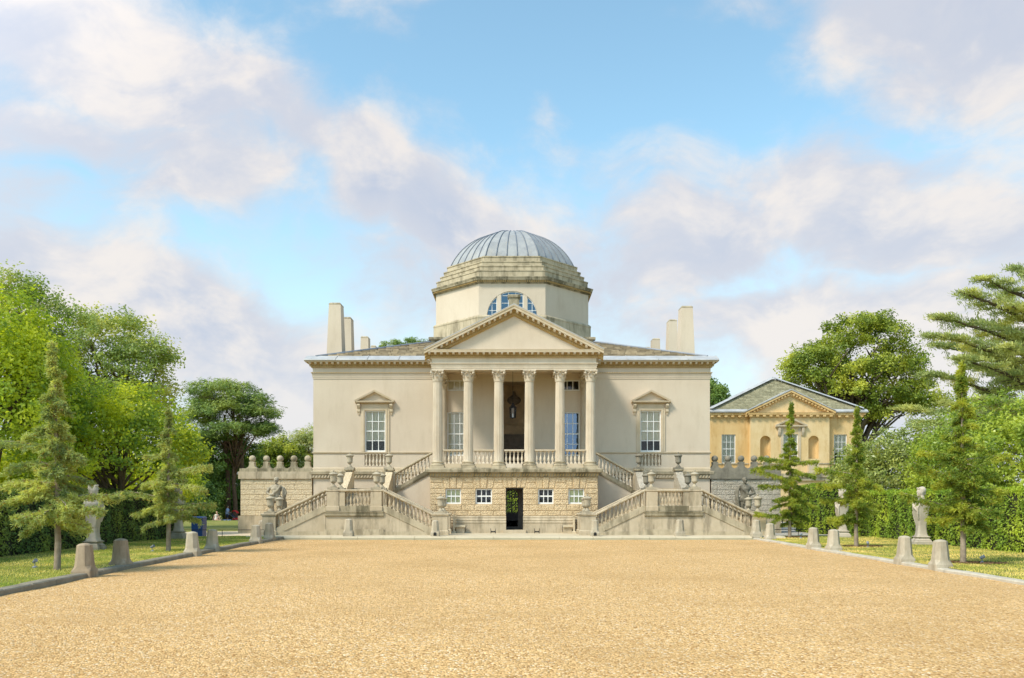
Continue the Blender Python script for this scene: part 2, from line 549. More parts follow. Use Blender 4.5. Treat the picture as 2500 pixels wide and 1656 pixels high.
M['verm_wall'] = vermiculate('vermiculated_wall_stone', (0.70, 0.58, 0.40), (0.64, 0.515, 0.345), 12.0, 0.018, 0.12)
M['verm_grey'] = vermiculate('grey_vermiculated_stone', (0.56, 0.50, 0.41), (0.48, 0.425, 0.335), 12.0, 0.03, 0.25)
M['joint'] = plain('mortar_joint', (0.55, 0.41, 0.24), 0.95)
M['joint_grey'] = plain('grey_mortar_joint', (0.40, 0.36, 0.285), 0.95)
M['pavilion'] = stone('honey_bath_stone', (0.72, 0.515, 0.255), (0.63, 0.405, 0.165), 0.45, 0.85, stain=0.55, stain_col=(0.44, 0.23, 0.06), stain_at=(0.48, 0.70), bump=0.2, streak=0.25)
M['pavilion_pale'] = stone('pale_honey_stone', (0.76, 0.585, 0.335), (0.69, 0.50, 0.25), 0.6, 0.85, stain=0.4, stain_col=(0.48, 0.29, 0.10), stain_at=(0.48, 0.70), bump=0.2, streak=0.2)
M['lead_rib'] = plain('lead_rib', (0.17, 0.19, 0.225), 0.45, 0.0, 0.1, 2.0)
M['lead'] = plain('lead_sheet', (0.43, 0.425, 0.42), 0.42, 0.0, 0.14, 1.6, 0.6)
M['lead_dome'] = stone('lead_dome', (0.29, 0.30, 0.315), (0.38, 0.385, 0.385), 1.6, 0.5, stain=0.35, stain_col=(0.36, 0.33, 0.28), bump=0.08, bscale=12)
M['lead_dark'] = plain('dark_lead', (0.22, 0.24, 0.28), 0.5, 0.0, 0.1, 3.0)
M['slate'] = stone('stone_slate', (0.50, 0.40, 0.265), (0.36, 0.285, 0.18), 2.2, 0.9, stain=0.45, stain_col=(0.13, 0.10, 0.065), bump=0.4, piece=0.95)
M['slate_green'] = stone('green_stone_slate', (0.40, 0.365, 0.235), (0.29, 0.27, 0.165), 2.0, 0.9, stain=0.4, stain_col=(0.12, 0.115, 0.065), bump=0.4, piece=0.6)
M['white'] = plain('white_paint', (0.76, 0.76, 0.74), 0.45, 0, 0.04)
M['glass'] = glass_mat('window_glass', (0.95, 0.97, 0.97), 0.0)
M['glass_blue'] = glass_mat('reflection_tinted_glass', (0.25, 0.40, 0.55), 0.16, (0.50, 0.75, 1.0))  # blue reflection put into the tint and gloss colour
M['blind'] = plain('roller_blind', (0.66, 0.57, 0.42), 0.9, 0, 0.06, 2.0)
M['blind_green'] = plain('pale_green_blind', (0.70, 0.66, 0.34), 0.9, 0, 0.05, 2.0)
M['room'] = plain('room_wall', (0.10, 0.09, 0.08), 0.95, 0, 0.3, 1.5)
M['inner'] = plain('inner_plaster', (0.60, 0.48, 0.33), 0.95, 0, 0.2, 1.5)
M['door'] = plain('dark_door', (0.20, 0.165, 0.13), 0.55, 0, 0.2, 5)
M['iron'] = plain('black_iron', (0.018, 0.018, 0.02), 0.5, 0.3, 0.3, 12)
M['bollard'] = stone('bollard_stone', (0.52, 0.455, 0.35), (0.44, 0.375, 0.275), 3.0, 0.9, stain=0.5, stain_col=(0.22, 0.185, 0.135), stain_at=(0.44, 0.62), bump=0.5, bscale=40, streak=0.3, lichen=0.25)
M['bollard_brown'] = stone('brown_bollard_stone', (0.46, 0.36, 0.255), (0.36, 0.275, 0.185), 3.0, 0.9, stain=0.55, stain_col=(0.15, 0.115, 0.075), stain_at=(0.44, 0.62), bump=0.5, bscale=40, streak=0.3, lichen=0.2)
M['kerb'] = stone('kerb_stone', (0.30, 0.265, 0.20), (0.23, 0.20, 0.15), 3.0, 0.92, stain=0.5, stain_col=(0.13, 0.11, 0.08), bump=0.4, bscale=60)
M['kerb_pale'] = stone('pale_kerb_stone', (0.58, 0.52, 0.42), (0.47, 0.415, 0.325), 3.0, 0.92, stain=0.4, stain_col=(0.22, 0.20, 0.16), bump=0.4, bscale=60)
M['paving'] = stone('pale_paving', (0.60, 0.52, 0.38), (0.54, 0.46, 0.325), 0.8, 0.9, stain=0.2, stain_col=(0.36, 0.30, 0.21), bump=0.2, bscale=60)
M['path'] = stone('grey_path', (0.42, 0.40, 0.36), (0.36, 0.34, 0.30), 0.8, 0.95, stain=0.15, bump=0.3, bscale=80)
M['path_pale'] = stone('pale_path', (0.68, 0.56, 0.42), (0.62, 0.50, 0.36), 0.6, 0.95, bump=0.3, bscale=80)
M['gravel'] = gravel_mat()
M['lawn'] = lawn_mat()
M['lawn_dry'] = lawn_mat('dry_lawn', 0.85)
M['bark'] = stone('bark', (0.15, 0.115, 0.075), (0.09, 0.068, 0.045), 5, 0.95, bump=0.8, bscale=18)
M['bark_pale'] = stone('pale_bark', (0.36, 0.29, 0.22), (0.25, 0.195, 0.14), 6, 0.95, bump=0.6, bscale=25)
M['bark_red'] = stone('reddish_pine_bark', (0.17, 0.10, 0.065), (0.10, 0.065, 0.045), 4, 0.95, bump=0.8, bscale=14)
M['chips'] = plain('bark_chips', (0.25, 0.15, 0.08), 0.95, 0, 0.35, 30, 0.1, 0.8)
# ------------------------------------------------------------------ shared small meshes
def unit_box_mesh(name, m, bev=0.0):
    b = bev
    mb = MB()
    if b == 0:
        mb.box(-.5, .5, -.5, .5, -.5, .5)
    else:
        mb.loft([[(-.5, .5, -.5), (.5, .5, -.5), (.5, .5, .5), (-.5, .5, .5)],
                 [(-.5, -.5 + b, -.5), (.5, -.5 + b, -.5), (.5, -.5 + b, .5), (-.5, -.5 + b, .5)],
                 [(-.5 + b, -.5, -.5 + b), (.5 - b, -.5, -.5 + b), (.5 - b, -.5, .5 - b), (-.5 + b, -.5, .5 - b)]])
        mb.f = [tuple(reversed(f)) for f in mb.f]
    return mb.mesh(name, m)


BALUSTER_PROF = [(.075, 0), (.075, .05), (.045, .065), (.04, .10), (.062, .17), (.07, .22), (.055, .29), (.034, .36), (.034, .41), (.058, .43), (.034, .45), (.036, .50), (.062, .53), (.062, .58)]
_bal = {}


def baluster_mesh(m):
    """turned stone baluster, 0.58 m high"""
    if m.name not in _bal:
        b = MB()
        b.lathe(BALUSTER_PROF[1:-1], n=10)
        b.box(-.072, .072, -.072, .072, 0, .052)
        b.box(-.066, .066, -.066, .066, .528, .58)
        _bal[m.name] = b.mesh('baluster', m, True, 45)
    return _bal[m.name]


def baluster(parent, x, y, z, h, m, name='baluster', s=1.0):
    return link(name, baluster_mesh(m), parent, (x, y, z), (0, 0, 0), (s, s, h / .58), world=True)


PANE = unit_box_mesh('pane', M['glass'])
PANE_BLUE = unit_box_mesh('pane', M['glass_blue'])
BAR = unit_box_mesh('glazing_bar', M['white'])


def box_obj(name, mesh, parent, x0, x1, y0, y1, z0, z1):
    return link(name, mesh, parent, ((x0 + x1) / 2, (y0 + y1) / 2, (z0 + z1) / 2), (0, 0, 0), (abs(x1 - x0), abs(y1 - y0), abs(z1 - z0)), world=True)


def sash(parent, x0, x1, z0, z1, y, cols, rows, fw=.06, bw=.038, blind=None, blind_to=0.0, pane=PANE, room=1.2, room_mat=None, blindmat='blind'):
    """white sash window set at depth y (front of frame); panes, bars, blind and dark room are its pieces"""
    f = MB()
    d = .07
    f.box(x0, x0 + fw, y, y + d, z0, z1); f.box(x1 - fw, x1, y, y + d, z0, z1)
    f.box(x0 + fw, x1 - fw, y, y + d, z0, z0 + fw * 1.3); f.box(x0 + fw, x1 - fw, y, y + d, z1 - fw, z1)
    w = f.build('window', M['white'], parent)
    ax0, ax1, az0, az1 = x0 + fw, x1 - fw, z0 + fw * 1.3, z1 - fw
    cw, rh = (ax1 - ax0) / cols, (az1 - az0) / rows
    for i in range(1, cols):
        box_obj('glazing_bar', BAR, w, ax0 + i * cw - bw / 2, ax0 + i * cw + bw / 2, y + .012, y + .05, az0, az1)
    for j in range(1, rows):
        t_ = bw * (1.7 if j * 2 == rows else 1.0)
        box_obj('glazing_bar', BAR, w, ax0, ax1, y + .014, y + .048, az0 + j * rh - t_ / 2, az0 + j * rh + t_ / 2)
    for i in range(cols):
        for j in range(rows):
            box_obj('pane', pane, w, ax0 + i * cw + bw / 2, ax0 + (i + 1) * cw - bw / 2, y + .030, y + .034, az0 + j * rh + bw / 2, az0 + (j + 1) * rh - bw / 2)
    if blind is not None:
        bb = MB()
        n = 14
        zt, zb = az1, az0 + (az1 - az0) * blind_to
        pts = []
        for i in range(n + 1):
            xx = ax0 + (ax1 - ax0) * i / n
            pts.append((xx, y + .085 + .006 * math.sin(i * 1.9)))
        bb.loft([[(x, yy, zb) for x, yy in pts], [(x, yy, zt) for x, yy in pts]], False, False, closed=False)
        bb.build('blind', M[blindmat], w)
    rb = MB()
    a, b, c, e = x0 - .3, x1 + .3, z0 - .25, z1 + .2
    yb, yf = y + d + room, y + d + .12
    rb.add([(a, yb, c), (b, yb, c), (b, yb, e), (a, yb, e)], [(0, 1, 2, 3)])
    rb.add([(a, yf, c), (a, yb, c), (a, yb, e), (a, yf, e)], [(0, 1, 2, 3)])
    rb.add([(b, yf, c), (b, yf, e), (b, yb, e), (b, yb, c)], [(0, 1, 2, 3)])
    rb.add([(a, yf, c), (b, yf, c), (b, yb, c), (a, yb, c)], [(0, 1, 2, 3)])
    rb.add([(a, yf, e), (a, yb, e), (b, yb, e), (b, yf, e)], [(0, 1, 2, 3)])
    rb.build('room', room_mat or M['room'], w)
    return w


# ------------------------------------------------------------------ the villa
GZ = 0.13                       # paving level round the house
YF = 44.0                       # main front
XL, XR = -10.78, 10.52
YB = 65.2
villa = thing('villa', 'large cream Palladian villa with octagonal domed drum and six-column portico', 'house', (0, YF, GZ))
PW = 4.11                       # half width of portico entablature
YP = 40.9                       # front plane of portico entablature
FLOOR = 3.39

WINX = (-7.46, 7.34)
holes = []
for wx in WINX:
    holes.append((wx - .555, wx + .555, 4.37, 6.58))
PWIN = [(-3.59, -2.55), (2.49, 3.53)]
for a, b in PWIN:
    holes.append((a, b, 4.15, 6.50))
    holes.append((a, b, 7.64, 8.22))
holes.append((-.80, .80, FLOOR, 8.15))
holes.append((-.80, .80, GZ, 2.6))
UW = [(-8.03, -6.90), (6.78, 7.91)]
for a, b in UW:
    holes.append((a, b, 3.60, 4.24))
w = MB()
wall_grid(w, XL, XR, GZ - .3, 8.8, YF, .16, holes)
w.add([(XL, YF, GZ - .3), (XL, YF, 8.8), (XL, YB, 8.8), (XL, YB, GZ - .3)], [(0, 1, 2, 3)])
w.add([(XR, YF, GZ - .3), (XR, YB, GZ - .3), (XR, YB, 8.8), (XR, YF, 8.8)], [(0, 1, 2, 3)])
bw_ = MB(); wall_grid(bw_, XL, XR, GZ - .3, 8.8, YB, .16, [(-.80, .80, GZ, 2.6)])
bw_.f = [tuple(reversed(f)) for f in bw_.f]
w.add(bw_.v, bw_.f)
w.build('wall', M['stucco'], villa)
# back plates of the baluster recesses under the wing windows
for a, b in UW:
    r = MB().box(a - .05, b + .05, YF + .161, YF + .3, 3.55, 4.30)
    ro = r.build('sill_recess', M['dressed'], villa)
    for i in range(6):
        baluster(ro, a + (b - a) * (i + .5) / 6, YF + .055, 3.60, .64, M['column'], s=.92)
# plinth course, ledge with scroll frieze, string course
lg = MB()
lg.loft([rect(XL, XR, YF, YB, p, z) for p, z in [(.0, 3.30), (.05, 3.30), (.05, 3.47), (.02, 3.52), (0, 3.52)]], False, False)
lg.build('plinth_course', M['dressed'], villa)
lg = MB()
lg.loft([rect(XL, XR, YF, YB, p, z) for p, z in [(.0, 2.93), (.10, 2.95), (.10, 3.13), (.17, 3.16), (.19, 3.30), (.05, 3.345), (0, 3.345)]], False, False)
lg.build('ledge', M['weathered'], villa)


def scroll_band(mb, x0, x1, y, z0, z1, pitch=.16, axis='x'):
    """running-dog ornament: little raised lozenges and bosses"""
    n = max(1, int(abs(x1 - x0) / pitch))
    for i in range(n):
        c = x0 + (x1 - x0) * (i + .5) / n
        hw = abs(x1 - x0) / n * .42
        zc = (z0 + z1) / 2
        q = [(c - hw, z0 + .02), (c + hw * .1, z0 + .02), (c + hw, z1 - .02), (c - hw * .1, z1 - .02)]
        if axis == 'x': mb.prism_y(q, y - .03, y + .01)
        else: mb.loft([[(y - .03 * (1 if y > 0 else -1) * -1, a, b) for a, b in q], [(y, a, b) for a, b in q]])


sb = MB()
scroll_band(sb, XL - .05, -4.5, YF - .10, 2.95, 3.13)
scroll_band(sb, 4.5, XR + .05, YF - .10, 2.95, 3.13)
sb.build('scroll_frieze', M['dressed'], villa, kind='stuff')
st = MB()
for a, b in ((XL - .05, -PW - .02), (PW + .02, XR + .05)):
    st.prism_x([(YF, 4.26), (YF - .04, 4.27), (YF - .065, 4.32), (YF - .065, 4.355), (YF, 4.365)], a, b)
st.build('string_course', M['dressed'], villa)

# entablature of the wings
ent = MB()
prof = [(.0, 8.28), (.03, 8.285), (.03, 8.38), (.05, 8.385), (.05, 8.48), (.07, 8.485), (.07, 8.56), (.12, 8.59), (.12, 8.625), (.03, 8.63), (.03, 8.86), (.09, 8.875)]
ent.loft([rect(XL, XR, YF, YB, p, z) for p, z in prof], False, False)
ent.build('architrave', M['stucco'], villa)
cor = MB()
bed = MB()
bed.loft([rect(XL, XR, YF, YB, p, z) for p, z in [(.09, 8.875), (.09, 9.0), (.17, 9.02), (.17, 9.13), (.352, 9.1345)]], False, False)
bed.build('bed_moulding', M['ornament'], villa)
prof = [(.352, 9.1345), (.355, 9.135), (.365, 9.165), (.40, 9.18), (.41, 9.20), (.30, 9.21)]
cor.loft([rect(XL, XR, YF, YB, p, z) for p, z in prof], False, True)
cor.build('cornice', M['dressed'], villa)


def modillions(mb, x0, x1, y, z0, z1, out, pitch=.30, w_=.11):
    n = max(1, round((x1 - x0) / pitch))
    for i in range(n + 1):
        c = x0 + (x1 - x0) * i / n
        mb.prism_x([(y, z0), (y - out * .55, z0), (y - out, z0 + (z1 - z0) * .55), (y - out, z1), (y, z1)], c - w_ / 2, c + w_ / 2)


def dentils(mb, x0, x1, y, z0, z1, out=.05, pitch=.095):
    n = max(1, round((x1 - x0) / pitch))
    for i in range(n):
        c = x0 + (x1 - x0) * (i + .5) / n
        mb.box(c - pitch * .31, c + pitch * .31, y - out, y + .002, z0, z1)


mo, de = MB(), MB()
for a, b in ((XL - .12, -PW - .15), (PW + .15, XR + .12)):
    modillions(mo, a, b, YF - .168, 9.03, 9.132, .165)
    dentils(de, a, b, YF - .088, 8.89, 8.99)
for xs, d_ in ((XL, -1), (XR, 1)):                  # first returns on the sides
    for i in range(1, 14):
        yy = YF + .2 + i * .3
        mo.box(xs + d_ * .168, xs + d_ * .33, yy - .055, yy + .055, 9.04, 9.132)
mo.build('modillions', M['column'], villa, kind='stuff')
de.build('dentils', M['ornament'], villa, kind='stuff')
# egg and dart line under the frieze
eg = MB()
for a, b in ((XL - .1, -PW - .05), (PW + .05, XR + .1)):
    dentils(eg, a, b, YF - .118, 8.592, 8.622, .02, .13)
eg.build('bead_moulding', M['ornament'], villa, kind='stuff')

# lead gutter sheets along the eaves, each its own sheet
for a0, b0, n in ((XL - .40, -PW - .33, 4), (PW + .33, XR + .40, 4)):
    for i in range(n):
        a, b = a0 + (b0 - a0) * i / n, a0 + (b0 - a0) * (i + 1) / n
        g = MB()
        g.prism_x([(YF - .40, 9.205), (YF - .445, 9.21), (YF - .45, 9.235), (YF - .43, 9.27), (YF - .40, 9.285), (YF + .22, 9.56), (YF + .22, 9.40), (YF - .3, 9.205)], a + .008, b - .008)
        g.prism_x([(YF - .458, 9.215), (YF - .458, 9.25), (YF - .42, 9.30), (YF + .22, 9.585), (YF + .22, 9.56), (YF - .40, 9.28)], b - .05, b - .01)
        g.build('lead_sheet', M['lead'], villa)

# slate roof: plain deck + individual slates on the front slope
EX0, EX1, EY0, EY1 = XL + .1, XR - .1, YF + .15, YB - .15
EZ = 9.46
SL = .334
DX, DY, DH = -.12, 54.65, 5.06        # drum centre and half width of its square plinth
RZ = 11.40
run = (RZ - EZ) / SL
dk = MB()
dk.loft([[(EX0, EY0, EZ), (EX1, EY0, EZ), (EX1, EY1, EZ), (EX0, EY1, EZ)],
         [(EX0 + run, EY0 + run, RZ), (EX1 - run, EY0 + run, RZ), (EX1 - run, EY1 - run, RZ), (EX0 + run, EY1 - run, RZ)]], True, True)
dk.build('roof', M['slate'], villa)
rr = random.Random(5)


def slate_slope(mb, xa, xb, ya, za, dirx, slope, rows, expo, wmin, wmax, hip_a, hip_b, thick=.035, gap=.012, skip=None):
    """rows of slates on a slope that rises with +Y; hips shorten the rows at hip_a / hip_b metres of x per metre of y"""
    ln = math.sqrt(1 + slope * slope)
    for r in range(rows):
        y0 = ya + r * expo / ln
        z0 = za + r * expo / ln * slope
        x = xa + hip_a * (y0 - ya) + .05
        xe = xb - hip_b * (y0 - ya) - .05
        x += rr.uniform(-.2, 0) if hip_a == 0 else 0
        while x < xe:
            wd = min(rr.uniform(wmin, wmax), xe - x)
            if wd < .08: break
            if not (skip and skip(x + wd / 2, y0)):
                l2 = expo * 1.25
                dy, dz = l2 / ln, l2 / ln * slope
                up = thick + rr.uniform(0, .018); off = rr.uniform(-.02, .02)
                mb.add([(x + gap / 2, y0 + off, z0 + off * slope + .004), (x + wd - gap / 2, y0 + off, z0 + off * slope + .004),
                        (x + gap / 2, y0 + off, z0 + off * slope + up + .012), (x + wd - gap / 2, y0 + off, z0 + off * slope + up + .012),
                        (x + gap / 2, y0 + dy, z0 + dz + .014), (x + wd - gap / 2, y0 + dy, z0 + dz + .014)],
                       [(0, 1, 3, 2), (2, 3, 5, 4)])
            x += wd


sl = MB()
slate_slope(sl, EX0 + .1, EX1 - .1, EY0 + .05, EZ + .012, 1, SL, 14, .41, .35, .8, 1, 1, thick=.06, gap=.03, skip=lambda x, y: abs(x) < 3.2)
sl.build('slates', M['slate'], villa, kind='stuff')
for sx, ex in ((1, EX0), (-1, EX1)):
    MB().tube([(ex, EY0, EZ + .06), (ex + sx * run, EY0 + run, RZ + .06)], .07, 6).build('hip_roll', M['lead_dark'], villa)

# chimneys: tall tapering stacks
def chimney(x0, x1, y, ztop, zb, depth, taper, cap=True):
    c = MB()
    xm, ym = (x0 + x1) / 2, y + depth / 2
    hw = (x1 - x0) / 2
    c.loft([[(xm - hw * s, ym - depth / 2 * s, z), (xm + hw * s, ym - depth / 2 * s, z), (xm + hw * s, ym + depth / 2 * s, z), (xm - hw * s, ym + depth / 2 * s, z)]
            for s, z in ((1.18, zb), (1.18, zb + .16), (1.0, zb + .18), (taper, ztop))])
    o = c.build('chimney', M['stucco'], villa)
    c = MB()
    s = taper
    c.loft([[(xm - hw * k, ym - depth / 2 * k, z), (xm + hw * k, ym - depth / 2 * k, z), (xm + hw * k, ym + depth / 2 * k, z), (xm - hw * k, ym + depth / 2 * k, z)]
            for k, z in ((s * 1.02, ztop + .001), (s * 1.02, ztop + .05), (s * .8, ztop + .12), (s * .5, ztop + .13))])
    c.build('chimney_cap', M['weathered'], o)


for sgn, lst in ((-1, [(797, 835, 45.3, 742), (832, 859, 49.5, 777), (877, 901, 57.5, 824), (903, 918, 62.5, 846)]),
                 (1, [(1660, 1697, 45.3, 750), (1631, 1657, 49.5, 783), (1591, 1615, 57.5, 829), (1574, 1590, 62.5, 850)])):
    for a, b, yy, top in lst:
        xa, xb = X(a, yy), X(b, yy)
        zt = Z(top, yy)
        chimney(xa, xb, yy, zt, 9.35, 1.05, .76 if zt > 11 else .86)

# ---- drum, stepped attic and dome
pl = MB()
pl.loft([rect(DX - DH, DX + DH, DY - DH, DY + DH, p, z) for p, z in [(-.12, 10.4), (-.12, 11.47), (0, 11.5), (0, 11.62), (-.06, 11.66)]])
pl.build('drum_plinth', M['dark_stone'], villa)
WD = 4.89
dr = MB()
dr.loft([octa(DX, DY, WD + p, z) for p, z in [(.15, 11.6), (.15, 12.80), (.17, 12.82), (.17, 12.90), (.06, 13.0), (.0, 13.0)]], True, False)
dr.build('drum_base', M['weathered'], villa)
# drum walls: the front face has the lunette opening, so build 8 faces
LR, LZ = 1.52, 12.95
zt = 14.93
oc0, oc1 = octa(DX, DY, WD, 13.0), octa(DX, DY, WD, zt)
dw_ = MB()
for k in range(8):
    k2 = (k + 1) % 8
    mx = (oc0[k][0] + oc0[k2][0]) / 2; my = (oc0[k][1] + oc0[k2][1]) / 2
    if abs(mx - DX) < .1 and my < DY: continue
    dw_.add([oc0[k], oc0[k2], oc1[k2], oc1[k]], [(0, 1, 2, 3)])
YD = DY - WD
hw = WD * math.tan(PI / 8)
N = 24
arc = [(DX + LR * math.cos(PI - PI * i / N), LZ + LR * math.sin(PI - PI * i / N)) for i in range(N + 1)]
arc = [(x, max(z, 13.0)) for x, z in arc]
for i in range(N):
    (xa, za), (xb, zb) = arc[i], arc[i + 1]
    dw_.add([(xa, YD, za), (xb, YD, zb), (xb, YD, zt), (xa, YD, zt)], [(0, 1, 2, 3)])
    dw_.add([(xa, YD, za), (xa, YD + .3, za), (xb, YD + .3, zb), (xb, YD, zb)], [(0, 1, 2, 3)])
dw_.add([(DX - hw, YD, 13.0), (arc[0][0], YD, 13.0), (arc[0][0], YD, zt), (DX - hw, YD, zt)], [(0, 1, 2, 3)])
dw_.add([(arc[-1][0], YD, 13.0), (DX + hw, YD, 13.0), (DX + hw, YD, zt), (arc[-1][0], YD, zt)], [(0, 1, 2, 3)])
dw_.build('drum_wall', M['stucco'], villa)
# lunette window: three lights between two stone piers
lun = MB()
lun.prism_y([(DX - LR, 12.9), (DX + LR, 12.9), (DX + LR, 12.99), (DX - LR, 12.99)], YD + .06, YD + .2)
lw = lun.build('lunette_window', M['white'], villa)
for s in (-1, 1):
    xa = DX + s * .80
    MB().box(xa - .12, xa + .12, YD + .012, YD + .18, 12.95, LZ + math.sqrt(LR * LR - .68 ** 2)).build('pier', M['stucco'], lw)


def lunette_bay(x0, x1, nx, zbars):
    fr, n = .035, 12
    xs = [x0 + (x1 - x0) * i / n for i in range(n + 1)]
    top = [LZ + math.sqrt(max(.0004, (LR - .01) ** 2 - (x - DX) ** 2)) for x in xs]
    for i in range(n):
        if min(top[i], top[i + 1]) < 13.02: continue
    g = MB()
    for i in range(n):
        za, zb = max(top[i], 13.0), max(top[i + 1], 13.0)
        g.add([(xs[i], YD + .12, 12.97), (xs[i + 1], YD + .12, 12.97), (xs[i + 1], YD + .12, zb), (xs[i], YD + .12, za)], [(0, 1, 2, 3)])
    g.build('pane', M['glass_blue'], lw)
    f = MB()
    for i in range(n):
        f.prism_y([(xs[i], top[i] - .05), (xs[i + 1], top[i + 1] - .05), (xs[i + 1], top[i + 1]), (xs[i], top[i])], YD + .08, YD + .115)
    for e in (x0, x1 - fr):
        zt_ = LZ + math.sqrt(max(0, LR ** 2 - max(abs(e - DX), abs(e + fr - DX)) ** 2))
        if zt_ > 13.1: f.box(e, e + fr, YD + .08, YD + .115, 12.97, zt_)
    for i in range(1, nx):
        xx = x0 + (x1 - x0) * i / nx
        f.box(xx - .014, xx + .014, YD + .085, YD + .11, 12.97, LZ + math.sqrt(LR * LR - (xx - DX) ** 2) - .01)
    for zz in zbars:
        lim = math.sqrt(max(0, LR ** 2 - (zz - LZ) ** 2)) - .02
        xa, xb = max(x0, DX - lim), min(x1, DX + lim)
        if xb > xa: f.box(xa, xb, YD + .083, YD + .108, zz - .014, zz + .014)
    f.build('glazing_bar', M['white'], lw)


lunette_bay(DX - .68, DX + .68, 3, [13.3, 13.75, 14.2])
lunette_bay(DX - LR, DX - .92, 2, [13.3, 13.75])
lunette_bay(DX + .92, DX + LR, 2, [13.3, 13.75])
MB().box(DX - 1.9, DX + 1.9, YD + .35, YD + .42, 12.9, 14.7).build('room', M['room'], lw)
cc = MB()
cc.loft([octa(DX, DY, WD + p, z) for p, z in [(0, zt - .02), (.03, zt), (.05, zt + .05), (.12, zt + .06), (.12, zt + .14), (.25, zt + .16), (.27, zt + .24), (.30, zt + .30), (.31, zt + .35), (.05, zt + .40)]], False, True)
cc.build('drum_cornice', M['dark_stone'], villa)
dd = MB()
for k in range(8):
    a, b = Vector(octa(DX, DY, WD + .12, 0)[k]), Vector(octa(DX, DY, WD + .12, 0)[(k + 1) % 8])
    if (a.y + b.y) / 2 > DY + 1: continue
    n = int((b - a).length / .13)
    d_ = (b - a).normalized(); nrm = Vector((d_.y, -d_.x, 0))
    for i in range(n):
        c = a + (b - a) * (i + .5) / n
        q = [c - d_ * .04, c + d_ * .04, c + d_ * .04 + nrm * .08, c - d_ * .04 + nrm * .08]
        dd.loft([[(p.x, p.y, zt + .07) for p in q], [(p.x, p.y, zt + .155) for p in q]])
dd.build('drum_modillions', M['ornament'], villa, kind='stuff')
prev = zt + .38
for i, (ap, top) in enumerate([(4.86, 15.76), (4.63, 16.10), (4.41, 16.43), (4.20, 16.80)]):
    s = MB()
    s.loft([octa(DX, DY, ap - .015, prev - .1), octa(DX, DY, ap - .015, top - .075), octa(DX, DY, ap + .02, top - .06), octa(DX, DY, ap + .02, top), octa(DX, DY, ap - .6, top + .012)], True, True)
    s.build('attic_step', M['weathered'], villa)
    prev = top
DA, DZ0, DHT = 4.0, 16.78, 2.72
RS = (DA * DA + DHT * DHT) / (2 * DHT)            # spherical segment
th0 = math.asin((RS - DHT) / RS)
prof_d = [(RS * math.cos(th), DZ0 + RS * math.sin(th) - (RS - DHT)) for th in [th0 + (PI / 2 - th0) * i / 14 for i in range(15)]]
prof_d[-1] = (.06, DZ0 + DHT)


def dome_pt(k, fr, ap, z):
    o = octa(DX, DY, ap, z)
    a, b = Vector(o[k]), Vector(o[(k + 1) % 8])
    return a + (b - a) * fr


dome = MB()
dome.loft([octa(DX, DY, a - .05, z - .03) for a, z in prof_d], True, True)
dome_o = dome.build('dome', M['lead_dome'], villa, True, 30)
for k in range(8):
    vis = octa(DX, DY, 4, 0)
    if (vis[k][1] + vis[(k + 1) % 8][1]) / 2 > DY + 3.5: continue
    for i in range(5):
        p = MB()
        p.loft([[tuple(dome_pt(k, i / 5 + .008, a, z)), tuple(dome_pt(k, (i + 1) / 5 - .008, a, z))] for a, z in prof_d], False, False, closed=False)
        p.f = [tuple(reversed(f)) for f in p.f]
        p.build('lead_panel', M['lead_dome'], dome_o, True)
        r = MB()
        pts = [dome_pt(k, i / 5, a + .015, z + .012) for a, z in prof_d[:-1]]
        r.tube(pts, [.034 - .010 * j / 13 for j in range(len(pts))], 6)
        r.build('rib', M['lead_rib'], dome_o, True)
cap = MB(); cap.lathe([(.34, DZ0 + DHT - .06), (.34, DZ0 + DHT + .0), (.22, DZ0 + DHT + .04), (.02, DZ0 + DHT + .06)], (DX, DY, 0), 16)
cap.build('dome_cap', M['lead'], dome_o, True, 40)

# ---- portico
ptc = MB()
# entablature: front beam and side beams as a hollow ring
def ring_beam(mb, profo, yb=YF):
    mb.loft([[(-PW - p, YP - p, z), (PW + p, YP - p, z), (PW + p, yb, z), (-PW - p, yb, z)] for p, z in profo], False, False)


profo = [(.0, 8.28), (.0, 8.37), (.02, 8.375), (.02, 8.47), (.04, 8.475), (.04, 8.55), (.09, 8.58), (.09, 8.62), (.0, 8.625), (.0, 8.87), (.07, 8.88)]
ring_beam(ptc, profo)
ptc.box(-PW + .001, PW - .001, YP + .001, YP + .55, 8.281, 8.9)
for s in (-1, 1):
    ptc.box(s * PW - s * .001, s * (PW - .55), YP + .552, YF - .002, 8.281, 8.9)
ptc.build('portico_architrave', M['column'], villa)
MB().box(-PW + .5, PW - .5, YP + .5, YF - .001, 8.55, 8.7).build('portico_ceiling', M['inner'], villa)
cf = MB()
cf.box(-PW + .551, PW - .551, YP + .551, YF - .002, 8.545, 8.548)
for i in range(1, 5):
    xx = -PW + .55 + (2 * PW - 1.1) * i / 5
    cf.box(xx - .12, xx + .12, YP + .552, YF - .003, 8.35, 8.544)
cf.build('ceiling_beam', M['inner'], villa)
pc = MB()
bed = MB()
ring_beam(bed, [(.07, 8.88), (.07, 8.985), (.14, 9.0), (.14, 9.10), (.318, 9.1045)])
bed.build('portico_bed_moulding', M['ornament'], villa)
profc = [(.318, 9.1045), (.32, 9.105), (.33, 9.19), (.345, 9.25), (.20, 9.265)]
ring_beam(pc, profc)
pc.add([(-PW - .20, YP - .20, 9.265), (PW + .20, YP - .20, 9.265), (PW + .2, YF, 9.265), (-PW - .2, YF, 9.265)], [(0, 1, 2, 3)])
pc.build('portico_cornice', M['dressed'], villa)
mo, de = MB(), MB()
modillions(mo, -PW - .1, PW + .1, YP - .138, 9.01, 9.10, .165, .306)
dentils(de, -PW - .05, PW + .05, YP - .068, 8.89, 8.975, .05, .095)
